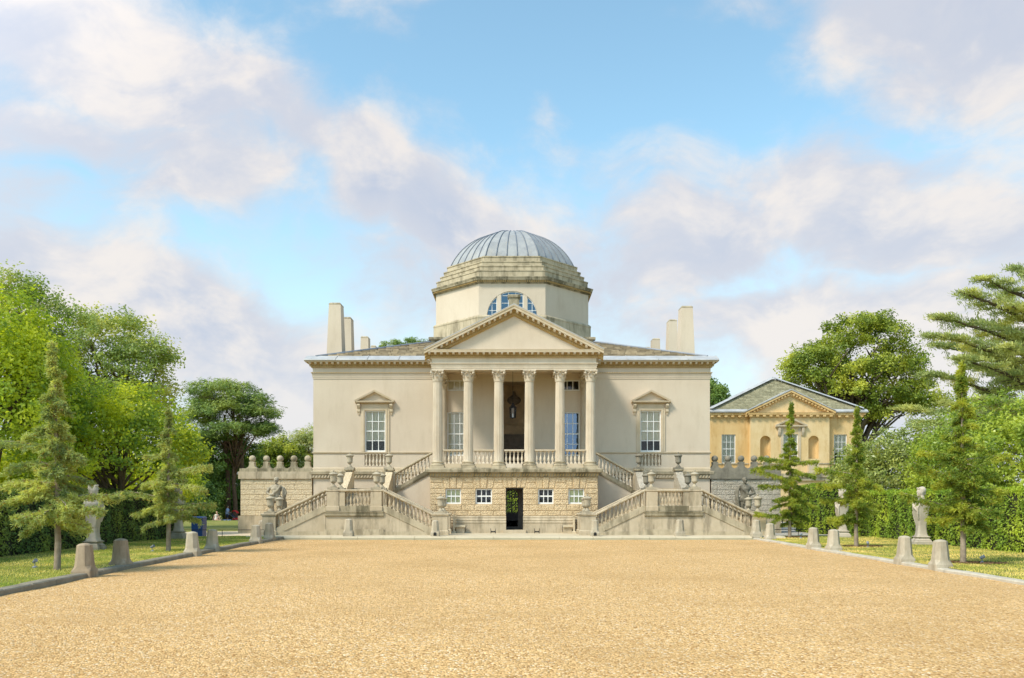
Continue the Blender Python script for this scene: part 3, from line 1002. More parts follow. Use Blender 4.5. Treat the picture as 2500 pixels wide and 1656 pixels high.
for s in (-1, 1):
    for i in range(9):
        yy = YP + .15 + i * .31
        mo.box(s * (PW + .138), s * (PW + .30), yy - .055, yy + .055, 9.015, 9.10)
# pediment
SLP = .499
APX, APZ = 0.0, 11.46
HWP = (APZ - 9.24) / SLP
ty = MB()
ty.prism_y([(-HWP + .35, 9.26), (HWP - .35, 9.26), (APX, APZ - .12)], YP + .02, YP + .3)
ty.build('tympanum', M['stucco'], villa)
rk, rb0 = MB(), MB()
yf = YP - .34
for s in (-1, 1):
    A, B = (s * HWP, 0, APZ - HWP * SLP), (0, 0, APZ)
    rk.sweep([(yf - .03, 0), (yf - .03, -.05), (yf, -.10), (yf, -.20), (YP - .10, -.203), (YP - .10, 0)], A, B)
    rb0.sweep([(YP - .14, -.204), (YP - .14, -.33), (YP - .07, -.345), (YP - .07, -.46), (YP + .0, -.50), (YP + .1, -.5), (YP + .1, -.204)], A, B)
rk.build('raking_cornice', M['dressed'], villa)
rb0.build('raking_bed_moulding', M['ornament'], villa)
for s in (-1, 1):
    n = 15
    for i in range(n):
        xx = s * (.16 + i * (HWP - .75) / (n - 1))
        zz = APZ - abs(xx) * SLP
        h_ = .055
        q = [(xx - h_, zz - .30 - (-s) * -h_ * SLP * 0)]
        zl = APZ - abs(xx - h_) * SLP; zr = APZ - abs(xx + h_) * SLP
        mo.loft([[(xx - h_, y_, zl + a) for y_, a in ((YP - .138, -.325), (YP - .22, -.325), (YP - .31, -.26), (YP - .31, -.203), (YP - .138, -.203))],
                 [(xx + h_, y_, zr + a) for y_, a in ((YP - .138, -.325), (YP - .22, -.325), (YP - .31, -.26), (YP - .31, -.203), (YP - .138, -.203))]])
    n = int((HWP - .7) / .095)
    for i in range(n):
        xx = s * (.06 + i * .095)
        h_ = .03
        zl = APZ - abs(xx - h_) * SLP; zr = APZ - abs(xx + h_) * SLP
        mo_sec = ((YP - .069, -.45), (YP - .118, -.45), (YP - .118, -.355), (YP - .069, -.355))
        de.loft([[(xx - h_, y_, zl + a) for y_, a in mo_sec], [(xx + h_, y_, zr + a) for y_, a in mo_sec]])
mo.build('portico_modillions', M['column'], villa, kind='stuff')
de.build('portico_dentils', M['ornament'], villa, kind='stuff')
pr = MB()
pr.prism_y([(-HWP - .02, APZ - HWP * SLP + .006), (0, APZ + .006), (HWP + .02, APZ - HWP * SLP + .006), (HWP + .02, APZ - HWP * SLP + .045), (0, APZ + .05), (-HWP - .02, APZ - HWP * SLP + .045)], yf - .03, DY - DH)
pr.prism_y([(-HWP + .3, 9.27), (HWP - .3, 9.27), (0, APZ - .2)], YP + .32, DY - DH)
pr.build('portico_roof', M['lead'], villa)
pe = MB()
pe.loft([rect(-.26, .26, 41.3, 41.82, p, z) for p, z in [(0, 11.0), (0, 11.97), (.06, 12.0), (.07, 12.1), (.03, 12.14)]])
pe.build('acroterion_pedestal', M['dark_stone'], villa)

# ---- columns
COLX = [-3.84 + 1.537 * i for i in range(6)]
YC = YP + .27


def shaft_mesh(half=False):
    b = MB()
    H = 3.98; n = 20
    rings = []
    for i in range(9):
        t_ = i / 8
        r0 = .252 - .03 * max(0, t_ - .25) / .75 * (1 + .0 * t_)
        z = H * t_
        ring = []
        for j in range(n):
            for q, dr_ in ((0, 1.0), (.22, 1.0), (.40, .90), (.60, .865), (.80, .90)):
                a = 2 * PI * (j + q) / n
                rr_ = r0 * dr_
                if i in (0, 8) : rr_ = r0
                ring.append((rr_ * math.cos(a), rr_ * math.sin(a), z))
        rings.append(ring)
    b.loft(rings[:1] + [[(x * 1.0, y * 1.0, .06) for x, y, z in rings[0]]] + [[(x, y, max(z, .09) if z < .1 else min(z, H - .09)) for x, y, z in (rings[1] if False else rings[k])] for k in range(1, 8)] + [rings[8]])
    return b.mesh('shaft', M['column'], True, 20)


def base_mesh():
    b = MB()
    b.box(-.35, .35, -.35, .35, 0, .11)
    b.lathe([(.33, .11), (.35, .14), (.345, .175), (.31, .19), (.285, .205), (.28, .235), (.305, .25), (.315, .27), (.305, .295), (.27, .305), (.262, .33)], n=28)
    return b.mesh('base', M['weathered'], True, 40)


def capital_mesh():
    b = MB()
    b.lathe([(.225, 0), (.25, .012), (.25, .035), (.225, .045), (.222, .06), (.222, .35), (.25, .45), (.30, .50)], n=24)
    def leafp(a, r0, h, w_, curl, z0):
        d = Vector((math.cos(a), math.sin(a), 0)); s = Vector((-d.y, d.x, 0))
        secs = []
        for t_ in (0, .3, .6, .8, .93, 1.0, .97):
            pass
        path = [(r0, 0, 1.0), (r0 + .012, h * .35, 1.05), (r0 + .03, h * .7, .95), (r0 + .06, h * .93, .8), (r0 + .06 + curl, h, .55), (r0 + .06 + curl * 1.25, h * .9, .3)]
        rings = []
        for (r, z, k) in path:
            c = d * r + Vector((0, 0, z0 + z))
            rings.append([tuple(c - s * w_ * k * .5), tuple(c - s * w_ * k * .25 + d * .018), tuple(c + d * .004), tuple(c + s * w_ * k * .25 + d * .018), tuple(c + s * w_ * k * .5), tuple(c - d * .02)])
        b.loft(rings)
    for i in range(8):
        leafp(2 * PI * i / 8, .228, .19, .15, .05, .05)
    for i in range(8):
        leafp(2 * PI * (i + .5) / 8, .228, .33, .14, .06, .06)
    for i in range(4):           # corner volutes and small helices
        a = PI / 4 + PI / 2 * i
        d = Vector((math.cos(a), math.sin(a), 0))
        s = Vector((-d.y, d.x, 0))
        b.tube([d * .24 + Vector((0, 0, .30)), d * .30 + Vector((0, 0, .42)), d * .385 + Vector((0, 0, .475))], [.02, .026, .03], 6)
        c = d * .39 + Vector((0, 0, .435))
        b.tube([c - s * .035, c + s * .035], .05, 10)
        a2 = PI / 2 * i
        d2 = Vector((math.cos(a2), math.sin(a2), 0))
        for e in (-1, 1):
            s2 = Vector((-d2.y, d2.x, 0)) * e
            b.tube([d2 * .24 + s2 * .12 + Vector((0, 0, .3)), d2 * .26 + s2 * .09 + Vector((0, 0, .42)), d2 * .29 + s2 * .05 + Vector((0, 0, .465))], [.016, .018, .028], 6)
        b.ell(d2 * .325 + Vector((0, 0, .525)), (.05, .05, .045), 8, 6)
    # concave abacus
    pts = []
    for i in range(4):
        a = PI / 4 + PI / 2 * i
        for q in range(6):
            t_ = q / 6
            A = Vector((math.cos(a), math.sin(a))) * .45
            Bv = Vector((math.cos(a + PI / 2), math.sin(a + PI / 2))) * .45
            p = A + (Bv - A) * t_
            p *= 1 - .16 * math.sin(PI * t_)
            pts.append((p.x, p.y))
    b.prism_z(pts, .50, .535)
    b.prism_z([(x * 1.05, y * 1.05) for x, y in pts], .536, .575)
    return b.mesh('capital', M['column'], True, 50)


SHAFT, CBASE, CAPI = shaft_mesh(), base_mesh(), capital_mesh()


def column(x, y, order=0):
    c = link('column', SHAFT, villa, (x, y, FLOOR + .33), world=True)
    link('base', CBASE, c, (x, y, FLOOR), world=True)
    link('capital', CAPI, c, (x, y, FLOOR + .33 + 3.98), world=True)
    return c


for x in COLX: column(x, YC)
for x in (COLX[0], COLX[-1]): column(x, YF - .16)
# floor, stylobate ledge
fl = MB(); fl.box(-PW - .12, PW + .12, YP - .12, YF - .001, 3.20, FLOOR)
fl.build('portico_floor', M['weathered'], villa)
lg = MB()
lg.loft([[(-PW - .09 - p, YP - p, z), (PW + .09 + p, YP - p, z), (PW + .09 + p, YF - .2, z), (-PW - .09 - p, YF - .2, z)] for p, z in [(0, 2.94), (.04, 2.95), (.04, 3.12), (.13, 3.15), (.22, 3.17), (.23, 3.30), (.20, 3.335), (.03, 3.355)]], True, True)
lg.build('portico_ledge', M['dark_stone'], villa)
sb = MB(); scroll_band(sb, -PW - .12, PW + .12, YP - .04, 2.955, 3.115, .14)
sb.build('portico_scroll_frieze', M['ornament'], villa, kind='stuff')
# balustrades between the columns
for i in range(5):
    a, b = COLX[i] + .27, COLX[i + 1] - .27
    r = MB()
    r.prism_x([(YC - .12, 4.22), (YC - .14, 4.25), (YC - .14, 4.31), (YC + .14, 4.31), (YC + .14, 4.25), (YC + .12, 4.22)], a, b)
    r.box(COLX[i] + .36, COLX[i + 1] - .36, YC - .12, YC + .12, FLOOR + .001, 3.60)
    bo = r.build('portico_balustrade', M['column'] if i == 2 else M['dressed'], villa)  # centre bay in paler stone so that it looks lit
    for k in range(5):
        baluster(bo, a + (b - a) * (k + .5) / 5, YC, 3.60, .62, M['column'], s=.95)

# windows
for wx in WINX:
    wv = sash(villa, wx - .555, wx + .555, 4.37, 6.58, YF + .07, 3, 4, blind=True, blind_to=.27)
    # architrave, frieze, consoles and pediment
    s = MB()
    s.box(wx - .77, wx - .556, YF - .045, YF + .02, 4.366, 6.74); s.box(wx + .556, wx + .77, YF - .045, YF + .02, 4.366, 6.74)
    s.box(wx - .555, wx + .555, YF - .045, YF + .02, 6.582, 6.74)
    s.box(wx - .66, wx - .60, YF - .065, YF - .046, 4.366, 6.68); s.box(wx + .60, wx + .66, YF - .065, YF - .046, 4.366, 6.68)
    s.box(wx - .72, wx + .72, YF - .035, YF + .02, 6.742, 6.93)
    so = s.build('window_surround', M['dressed'], villa)
    pp = MB()
    zc = 6.93
    pp.prism_x([(YF, zc), (YF - .08, zc + .01), (YF - .10, zc + .06), (YF - .25, zc + .07), (YF - .27, zc + .15), (YF - .20, zc + .165), (YF, zc + .17)], wx - 1.0, wx + 1.0)
    apx = zc + .73
    for e in (-1, 1):
        pp.sweep([(YF - .29, 0), (YF - .27, -.10), (YF - .10, -.12), (YF - .07, -.17), (YF + .02, -.17), (YF + .02, 0)], (wx + e * 1.05, 0, zc + .19), (wx, 0, apx))
    pp.build('pediment', M['dressed'], so)
    MB().prism_y([(wx - .95, zc + .171), (wx + .95, zc + .171), (wx, apx - .05)], YF - .05, YF + .01).build('tympanum', M['stucco'], so)
    dn = MB(); dentils(dn, wx - .85, wx + .85, YF - .085, zc + .012, zc + .055, .03, .07)
    dn.build('dentils', M['ornament'], so, kind='stuff')
    for e in (-1, 1):
        cx_ = wx + e * .87
        cb = MB()
        cb.prism_x([(YF, 6.93), (YF - .20, 6.925), (YF - .21, 6.84), (YF - .15, 6.74), (YF - .08, 6.66), (YF - .10, 6.56), (YF - .07, 6.47), (YF, 6.43)], cx_ - .08, cx_ + .08)
        cb.box(cx_ - .05, cx_ + .05, YF - .06, YF, 6.36, 6.429)
        cb.build('console', M['dressed'], so)
for (a, b), gl, bl in zip(PWIN, (PANE, PANE_BLUE), (True, None)):
    sash(villa, a, b, 4.15, 6.50, YF + .07, 3, 4, pane=gl, blind=bl, blind_to=0.0)
    sash(villa, a, b, 7.64, 8.22, YF + .07, 3, 1, blind=bl, blind_to=0.0)
# recess behind the central opening, with inner door
rc = MB()
y0, y1 = YF + .161, YF + 3.4
x0, x1, z0, z1 = -1.25, 1.25, FLOOR, 8.35
for q in ([(x0, y1, z0), (x1, y1, z0), (x1, y1, z1), (x0, y1, z1)], [(x0, y0, z0), (x0, y1, z0), (x0, y1, z1), (x0, y0, z1)], [(x1, y0, z0), (x1, y0, z1), (x1, y1, z1), (x1, y1, z0)],
          [(x0, y0, z1), (x0, y1, z1), (x1, y1, z1), (x1, y0, z1)], [(x0, y0, z0), (x1, y0, z0), (x1, y1, z0), (x0, y1, z0)],
          [(x0, y0, z0), (-.8, y0, z0), (-.8, y0, z1), (x0, y0, z1)], [(.8, y0, z0), (x1, y0, z0), (x1, y0, z1), (.8, y0, z1)]):
    rc.add(q, [(0, 1, 2, 3)])
rco = rc.build('entrance_recess', M['inner'], villa)
k = F / y1
dz = lambda py: Z(py, y1)
for q in ((1.1, .12, 1038, 1031), (1.2, .2, 1036, 1033), (.95, .08, 1060, 1049), (1.2, .10, 943.5, 941)):
    MB().box(-q[0], q[0], y1 - q[1], y1 - .002, dz(q[2]), dz(q[3])).build('inner_cornice', M['inner'], rco)
dm = MB(); dm.box(-.72, .72, y1 - .06, y1 - .004, FLOOR + .001, dz(1061))
for e in (-1, 1):
    for za, zb in ((FLOOR + .2, FLOOR + .9), (FLOOR + 1.0, FLOOR + 1.55), (FLOOR + 1.63, dz(1061) - .08)):
        dm.box(e * .08, e * .62, y1 - .085, y1 - .061, za, min(zb, dz(1063) - .05))
dm.build('inner_door', M['door'], rco)
rb = MB()
cz = dz(978)
rb.loft([[(.40 * math.cos(a) * q, y1 - yy, cz + .26 * math.sin(a) * q) for a in [2 * PI * j / 24 for j in range(24)]] for yy, q in ((.002, 1.0), (.10, 1.0), (.13, .9), (.08, .82))])
rb.build('roundel', M['door'], rco, True, 40)
bu = MB(); bu.ell((0, y1 - .22, dz(962)), (.10, .11, .14)); bu.ell((0, y1 - .2, dz(971)), (.22, .12, .14)); bu.ell((0, y1 - .32, dz(963)), (.025, .04, .04))
link('bust', remeshed(bu, 'bust', M['door'], .025, 2), rco, world=True)

# rusticated base of the portico
BY = YP + .04
base = MB()
BW = 4.2
DWX = (-.40, .45)
WB = [(-3.43, -2.65), (-1.93, -1.10), (1.20, 1.98), (2.72, 3.52)]
bh = [(a, b, 1.575, 2.345) for a, b in WB] + [(DWX[0], DWX[1], GZ + .16, 2.385)]
wall_grid(base, -BW + .03, BW - .03, GZ - .3, 2.95, BY + .022, .22, bh)
for s in (-1, 1):
    base.add([(s * (BW - .03), BY + .05, GZ - .3), (s * (BW - .03), YF, GZ - .3), (s * (BW - .03), YF, 2.95), (s * (BW - .03), BY + .05, 2.95)], [(0, 1, 2, 3)])
bo = base.build('rusticated_base', M['joint'], villa)
VB = unit_box_mesh('rusticated_block', M['verm'], .10)
rb_ = random.Random(3)
levels = [.985, 1.235, 1.50 + .03, 1.53 + .27, 2.07, 2.345]
levels = [.985, 1.245, 1.53, 1.81, 2.08, 2.345]


def block(mesh, parent, xa, xb, za, zb, yfr, d=.10, name='rusticated_block'):
    link(name, mesh, parent, ((xa + xb) / 2, yfr + d / 2 - rb_.uniform(0, .015), (za + zb) / 2), (0, 0, 0), (xb - xa - .022, d, zb - za - .022), world=True)


for r in range(5):
    za, zb = levels[r], levels[r + 1]
    spans = []
    cuts = sorted([h for h in bh if h[2] < zb - .05 and h[3] > za + .05])
    xx = -BW
    for h in cuts:
        spans.append((xx, h[0])); xx = h[1]
    spans.append((xx, BW))
    for a, b in spans:
        n = max(1, round((b - a) / .62)); off = 0
        edges = [a + (b - a) * i / n for i in range(n + 1)]
        if n > 1 and r % 2:
            edges = [a] + [e - (b - a) / n * .5 for e in edges[1:]] + [b]
        for i in range(len(edges) - 1):
            block(VB, bo, edges[i], edges[i + 1], za, zb, BY - .005)
# flat arches (voussoirs) over the openings and filling blocks above
def voussoirs(c, w_, n, z0, z1, splay):
    for i in range(n):
        b0, b1 = c - w_ / 2 + w_ * i / n, c - w_ / 2 + w_ * (i + 1) / n
        W2 = w_ * splay
        t0, t1 = c - W2 / 2 + W2 * i / n, c - W2 / 2 + W2 * (i + 1) / n
        v = MB()
        o_ = BY - .008 - (.03 if i == n // 2 else 0)
        g = .011; e = .028
        out_ = [(b0 + g, z0 + g), (b1 - g, z0 + g), (t1 - g, z1 - g), (t0 + g, z1 - g)]
        inn = [(b0 + g + e, z0 + g + e), (b1 - g - e, z0 + g + e), (t1 - g - e, z1 - g - e), (t0 + g + e, z1 - g - e)]
        v.loft([[(x, BY + .09, z) for x, z in out_], [(x, o_ + .03, z) for x, z in out_], [(x, o_, z) for x, z in inn]])
        v.f = [tuple(reversed(f)) for f in v.f]
        v.build('voussoir', M['verm'], bo)


centres = [((a + b) / 2, (b - a)) for a, b in WB] + [((DWX[0] + DWX[1]) / 2, .95)]
for c, w_ in sorted(centres):
    voussoirs(c, w_ + .10, 5 if w_ > .9 else 3, 2.345 if w_ < .9 else 2.39, 2.94, 1.22)
xs_ = sorted(centres)
prevx = (-BW, -BW)
for c, w_ in xs_ + [(None, None)]:
    if c is None: b0 = t0 = BW
    else: b0, t0 = c - (w_ + .10) / 2, c - (w_ + .10) * 1.22 / 2
    for za, zb in ((2.345, 2.64), (2.64, 2.94)):
        fa, fb = (za - 2.345) / .6, (zb - 2.345) / .6
        g = .011; e = .025
        l0, l1 = prevx[0] + (prevx[1] - prevx[0]) * fa, prevx[0] + (prevx[1] - prevx[0]) * fb
        r0_, r1_ = b0 + (t0 - b0) * fa, b0 + (t0 - b0) * fb
        if min(r0_ - l0, r1_ - l1) < .08: continue
        nb = 2 if (r0_ - l0) > .75 else 1
        for q in range(nb):
            la, lb = l0 + (r0_ - l0) * q / nb, l1 + (r1_ - l1) * q / nb
            ra, rb2 = l0 + (r0_ - l0) * (q + 1) / nb, l1 + (r1_ - l1) * (q + 1) / nb
            v = MB()
            out_ = [(la + g, za + g), (ra - g, za + g), (rb2 - g, zb - g), (lb + g, zb - g)]
            inn = [(la + g + e, za + g + e), (ra - g - e, za + g + e), (rb2 - g - e, zb - g - e), (lb + g + e, zb - g - e)]
            v.loft([[(x, BY + .09, z) for x, z in out_], [(x, BY + .03, z) for x, z in out_], [(x, BY - .006, z) for x, z in inn]])
            v.f = [tuple(reversed(f)) for f in v.f]
            v.build('rusticated_block', M['verm'], bo)
    if c is not None: prevx = (c + (w_ + .10) / 2, c + (w_ + .10) * 1.22 / 2)
# quoin returns down the two sides of the base
for s in (-1, 1):
    for r in range(7):
        za, zb = (levels + [2.64, 2.94])[r], (levels + [2.64, 2.94])[r + 1]
        for j in range(3):
            d0, d1 = .10 + j * .95, .10 + (j + 1) * .95
            link('rusticated_block', VB, bo, (s * (BW - .03), BY + (d0 + d1) / 2, (za + zb) / 2), (0, 0, s * PI / 2), (.93, .10, zb - za - .022), world=True)
# moulded plinth with the door passage
ps = MB()
for a, b in ((-BW - .05, DWX[0]), (DWX[1], BW + .05)):
    ps.prism_x([(BY + .2, GZ - .2), (BY - .10, GZ - .2), (BY - .10, .60), (BY - .12, .64), (BY - .12, .69), (BY - .08, .72), (BY - .10, .78), (BY - .05, .86), (BY - .06, .93), (BY - .02, .98), (BY + .2, .98)], a, b)
ps.build('moulded_plinth', M['stair'], bo)
MB().box(DWX[0] - .15, DWX[1] + .15, BY - .28, BY + .4, GZ - .1, GZ + .16).build('door_step', M['stair'], bo)
for (a, b), g in zip(WB, (1, 0, 0, 1)):
    sash(villa, a, b, 1.575, 2.345, BY + .10, 3, 2, fw=.065, bw=.04, blind=True if g else None, blind_to=0.0, room=.8, blindmat='blind_green')
# passage through the house with an arched glazed door
tn = MB()
tx0, tx1, tz0, tz1, ty0, ty1 = -.62, .62, GZ + .155, 2.55, BY + .271, YB + .1
for q in ([(tx0, ty0, tz0), (tx0, ty1, tz0), (tx0, ty1, tz1), (tx0, ty0, tz1)], [(tx1, ty0, tz0), (tx1, ty0, tz1), (tx1, ty1, tz1), (tx1, ty1, tz0)],
          [(tx0, ty0, tz1), (tx0, ty1, tz1), (tx1, ty1, tz1), (tx1, ty0, tz1)], [(tx0, ty0, tz0), (tx1, ty0, tz0), (tx1, ty1, tz0), (tx0, ty1, tz0)]):
    tn.add(q, [(0, 1, 2, 3)])
tno = tn.build('passage', M['room'], bo)
# open door leaf (dark) and arched grille
gr = MB()
gy = BY + 1.9
gxa, gxb, gz0, gz1 = -.42, .20, 1.12, 2.02
gc, grd = (gxa + gxb) / 2, (gxb - gxa) / 2
gr.box(tx0, gxa, gy, gy + .08, tz0, tz1); gr.box(gxb, tx1, gy, gy + .08, tz0, tz1)
gr.box(gxa, gxb, gy, gy + .08, tz0, tz0 + .10)
n = 16
for i in range(n):
    a, b = PI - PI * i / n, PI - PI * (i + 1) / n
    xa, za, xb, zb = gc + grd * math.cos(a), gz1 + grd * math.sin(a), gc + grd * math.cos(b), gz1 + grd * math.sin(b)
    gr.prism_y([(xa, za), (xb, zb), (xb, tz1), (xa, tz1)], gy, gy + .08)
gro = gr.build('inner_door_screen', M['door'], bo)
ib = MB()
for i in range(5):
    xx = gxa + (gxb - gxa) * i / 4
    top = gz1 + math.sqrt(max(0, grd ** 2 - (xx - gc) ** 2))
    wd_ = .03 if i == 2 else .012
    ib.box(xx - wd_, xx + wd_, gy - .02, gy + .02, 1.1, max(top, 1.2))
for zz in (1.12, 1.40, 1.68, 1.93):
    ib.box(gxa, gxb, gy - .018, gy + .018, zz - .012, zz + .012)
for rr_ in (grd - .01, grd * .72):
    ib.tube([(gc + rr_ * math.cos(PI - PI * i / 16), gy, gz1 + rr_ * math.sin(PI - PI * i / 16)) for i in range(17)], .014, 6)
ib.box(gxa, gxb, gy - .03, gy + .03, .70, 1.10)
ib.build('door_grille', M['iron'], gro)
studs = MB()
for s_, xx in ((-1, DWX[0]), (1, DWX[1])):
    studs.box(xx - .02, xx + .02, BY + .02, BY + .30, GZ + .161, 2.384)
    for i in range(4): studs.ell((xx - s_ * .0, BY - .0, .95 + i * .3), (.03, .03, .025), 8, 6)
studs.box(DWX[0] + .021, DWX[1] - .021, BY + .1, BY + .3, 2.33, 2.384)
for i in range(4): studs.ell((DWX[0] + .12 + i * .2, BY + .05, 2.40), (.025, .05, .025), 8, 6)
studs.build('door_frame', M['iron'], bo)
# ------------------------------------------------------------------ external stairs (mirrored left / right)
YS, YR = 38.5, 40.3              # front and rear of the lower flights
LZ0, LZ1, LZ2 = 1.45, 2.38, FLOOR
STEP = unit_box_mesh('step', M['stair'])


def stairs(s, side):
    t_ = thing('external_staircase', f'stone double staircase with balustrades climbing to the portico from the {side}', 'staircase', (s * 7.5, 39.5, GZ), group='staircases beside the portico')
    mm = lambda mb: mb if s > 0 else mb.mirror_x()
    B = lambda mb, name, m, par=t_, **k: mm(mb).build(name, m, par, **k)
    # landing block
    b = MB()
    b.box(6.15, 8.87, YS + .05, YR - .002, GZ - .1, LZ0)
    B(b, 'landing', M['stair'])
    b = MB()
    b.loft([[(6.13, YS + .049 - p, z), (8.89, YS + .049 - p, z), (8.89, YS + .3, z), (6.13, YS + .3, z)] for p, z in [(0, .99), (.05, 1.02), (.09, 1.05), (.10, 1.18), (.13, 1.20), (.13, 1.245), (0, 1.26)]], False, False)
    b.box(6.15, 8.87, YS - .02, YS + .2, 1.262, 1.50)
    B(b, 'landing_cornice', M['dark_stone'])
    b = MB(); b.box(6.12, 8.90, YS - .03, YS + .2, GZ - .1, .40)
    B(b, 'base_course', M['weathered'])
    # pedestals of the landing front
    for a, c in ((8.24, 8.80), (6.22, 6.74)):
        b = MB(); b.box(a, c, YS - .05, YS + .33, 1.501, 2.17)
        b.loft([rect(a, c, YS - .05, YS + .33, p, z) for p, z in [(0, 1.27), (.03, 1.272), (.03, 1.48), (0, 1.5)]], True, True)
        B(b, 'pedestal', M['stair'])
    b = MB(); b.box(7.95, 8.238, YS - .02, YS + .28, 1.501, 2.16)
    B(b, 'parapet_block', M['stair'])
    rail = [(-.02, 0), (-.07, .03), (-.07, .085), (-.04, .11), (.30, .11), (.33, .085), (.33, .03), (.28, 0)]
    b = MB(); b.sweep([(y, z) for y, z in rail], (6.16, YS, 2.17), (8.86, YS, 2.17))
    ro = B(b, 'balustrade', M['stair'])
    for i in range(7):
        baluster(ro, s * (6.83 + i * .172), YS + .13, 1.50, .67, M['stair'], s=.95)
    # flights: outer rises towards the house axis, inner away from it
    for nm, xa, xb in (('outer', 11.2, 8.87), ('inner', 3.85, 6.15)):
        zlo, zhi = .40, 1.50
        n = 8
        for i in range(n):
            u0 = xa + (xb - xa) * i / n
            box_obj('step', STEP, t_, s * u0, s * (xb), YS + .30, YR - .30, GZ + (LZ0 - GZ) * i / n, GZ + (LZ0 - GZ) * (i + 1) / n)
        for yy, th in ((YS, .3), (YR - .3, .3)):
            b = MB()
            poly = [(xa, GZ - .1), (xb, GZ - .1), (xb, zhi), (xa, zlo)]
            b.prism_y(poly, yy + .03, yy + th - .001)
            B(b, 'string_wall', M['stair'])
            b = MB()   # sloping plinth band under the balusters
            b.sweep([(yy - .01, 0), (yy - .01, -.26), (yy + .029, -.28), (yy + .029, 0)], (xa, 0, zlo + .001), (xb, 0, zhi + .001))
            b.sweep([(yy - .01, .001), (yy - .01, .05), (yy + .29, .05), (yy + .29, .001)], (xa, 0, zlo), (xb, 0, zhi))
            B(b, 'sloping_plinth', M['weathered'])
            b = MB(); b.sweep([(y + yy, z) for y, z in rail], (xa, 0, 1.05), (xb, 0, 2.17))
            ro = B(b, 'balustrade', M['stair'])
            for i in range(12):
                f_ = (i + .5) / 12
                zb = zlo + (zhi - zlo) * f_ + .05
                zt_ = 1.05 + (2.17 - 1.05) * f_
                baluster(ro, s * (xa + (xb - xa) * f_), yy + .14, zb - .03, zt_ - zb + .06, M['stair'], s=.95)
        b = MB(); b.box(min(xa, xb), max(xa, xb), YS - .012, YS + .029, GZ - .1, .30)
        B(b, 'base_course', M['weathered'])
    # foot pedestals
    for xa, xb in ((11.2, 11.82), (3.12, 3.84)):
        for yy in (YS - .06, YR - .34):
            b = MB()
            b.loft([rect(xa, xb, yy, yy + .42, p, z) for p, z in [(.05, GZ - .1), (.05, .32), (.0, .36), (0, 1.03), (.05, 1.06), (.06, 1.12), (.02, 1.14)]])
            B(b, 'pedestal', M['stair'])
    for xa in (8.52, 6.48):
        b = MB(); b.box(xa - .27, xa + .27, YR - .34, YR + .08, LZ0 + .002, 2.28)
        B(b, 'pedestal', M['stair'])
    # middle flight towards the house with vermiculated cheeks
    for i in range(5):
        box_obj('step', STEP, t_, s * 6.66, s * 8.34, YR + .42 * i, 42.4, LZ0 + (LZ1 - LZ0) * i / 5 - (.6 if i == 0 else 0), LZ0 + (LZ1 - LZ0) * (i + 1) / 5)
    for xc in (8.52, 6.45):
        b = MB()
        b.prism_x([(YR + .081, GZ - .1), (42.75, GZ - .1), (42.75, 3.28), (42.35, 3.28), (41.9, 2.95), (YR + .081, 2.10)], xc - .18, xc + .18)
        B(b, 'raking_cheek', M['verm_grey'] if s > 0 else M['verm_wall'])
        b = MB(); b.loft([rect(xc - .21, xc + .21, 42.25, 42.78, p, z) for p, z in [(0, 3.281), (.03, 3.30), (.03, 3.36), (0, 3.37)]])
        B(b, 'cheek_cap', M['dark_stone'])
    b = MB(); b.box(6.15, 8.75, 42.401, YF - .2, GZ - .1, LZ1 - .001)
    B(b, 'upper_landing', M['stair'])
    # upper flight along the front, up to the portico floor
    xa, xb, yu = 6.15, 4.36, 42.4
    for i in range(6):
        box_obj('step', STEP, t_, s * (xa + (xb - xa) * i / 6), s * xb, yu + .25, YF - .2, LZ1 + (FLOOR - LZ1) * i / 6 - (.5 if i == 0 else 0), LZ1 + (FLOOR - LZ1) * (i + 1) / 6)
    b = MB(); b.prism_y([(xa, GZ - .1), (xb - .06, GZ - .1), (xb - .06, 3.15), (xa, 2.12)], yu + .03, yu + .25)
    B(b, 'upper_wall', M['stucco'])
    b = MB()
    b.sweep([(yu - .05, 0), (yu - .05, -.14), (yu - .02, -.24), (yu + .028, -.24), (yu + .028, .01), (yu + .24, .01), (yu + .24, .04), (yu - .05, .04)], (xa, 0, 2.36), (xb, 0, 3.36))
    B(b, 'sloping_plinth', M['dark_stone'])
    b = MB(); b.sweep([(y + yu - .03, z) for y, z in rail], (xa, 0, 3.10), (xb - .1, 0, 4.14))
    ro = B(b, 'balustrade', M['weathered'])
    for i in range(10):
        f_ = (i + .6) / 10
        zb = 2.40 + 1.0 * f_
        baluster(ro, s * (xa + (xb - xa) * f_), yu + .1, zb - .02, 3.10 + 1.04 * f_ * 1.02 - zb + .04, M['column'], s=.95)
    b = MB(); b.box(6.152, 6.32, yu - .04, yu + .26, LZ1 - .1, 3.2)
    B(b, 'newel', M['stair'])
    return t_


stairs(-1, 'left')
stairs(1, 'right')

# ------------------------------------------------------------------ urns
def urn_meshes(mat, k):
    slab = MB(); slab.box(-.25, .25, -.2, .2, 0, .09); slab.box(-.13, .13, -.13, .13, .09, .13)
    body = MB()
    body.lathe([(.12, .131), (.115, .16), (.07, .21), (.05, .25), (.055, .275), (.10, .31), (.145, .36), (.155, .40), (.15, .42), (.155, .58), (.165, .66), (.195, .68), (.195, .70), (.02, .70)], n=20)
    lid = MB()
    lid.lathe([(.215, .701), (.22, .725), (.17, .76), (.10, .80), (.05, .82), (.025, .83), (.03, .85), (.045, .87), (.04, .90), (.012, .925)], n=20)
    return (slab.mesh('urn_slab', mat), body.mesh('urn_body', mat, True, 40), lid.mesh('urn_lid', mat, True, 40))


URN = {'a': urn_meshes(M['urn'], 0), 'b': urn_meshes(M['urn_grey'], 1)}


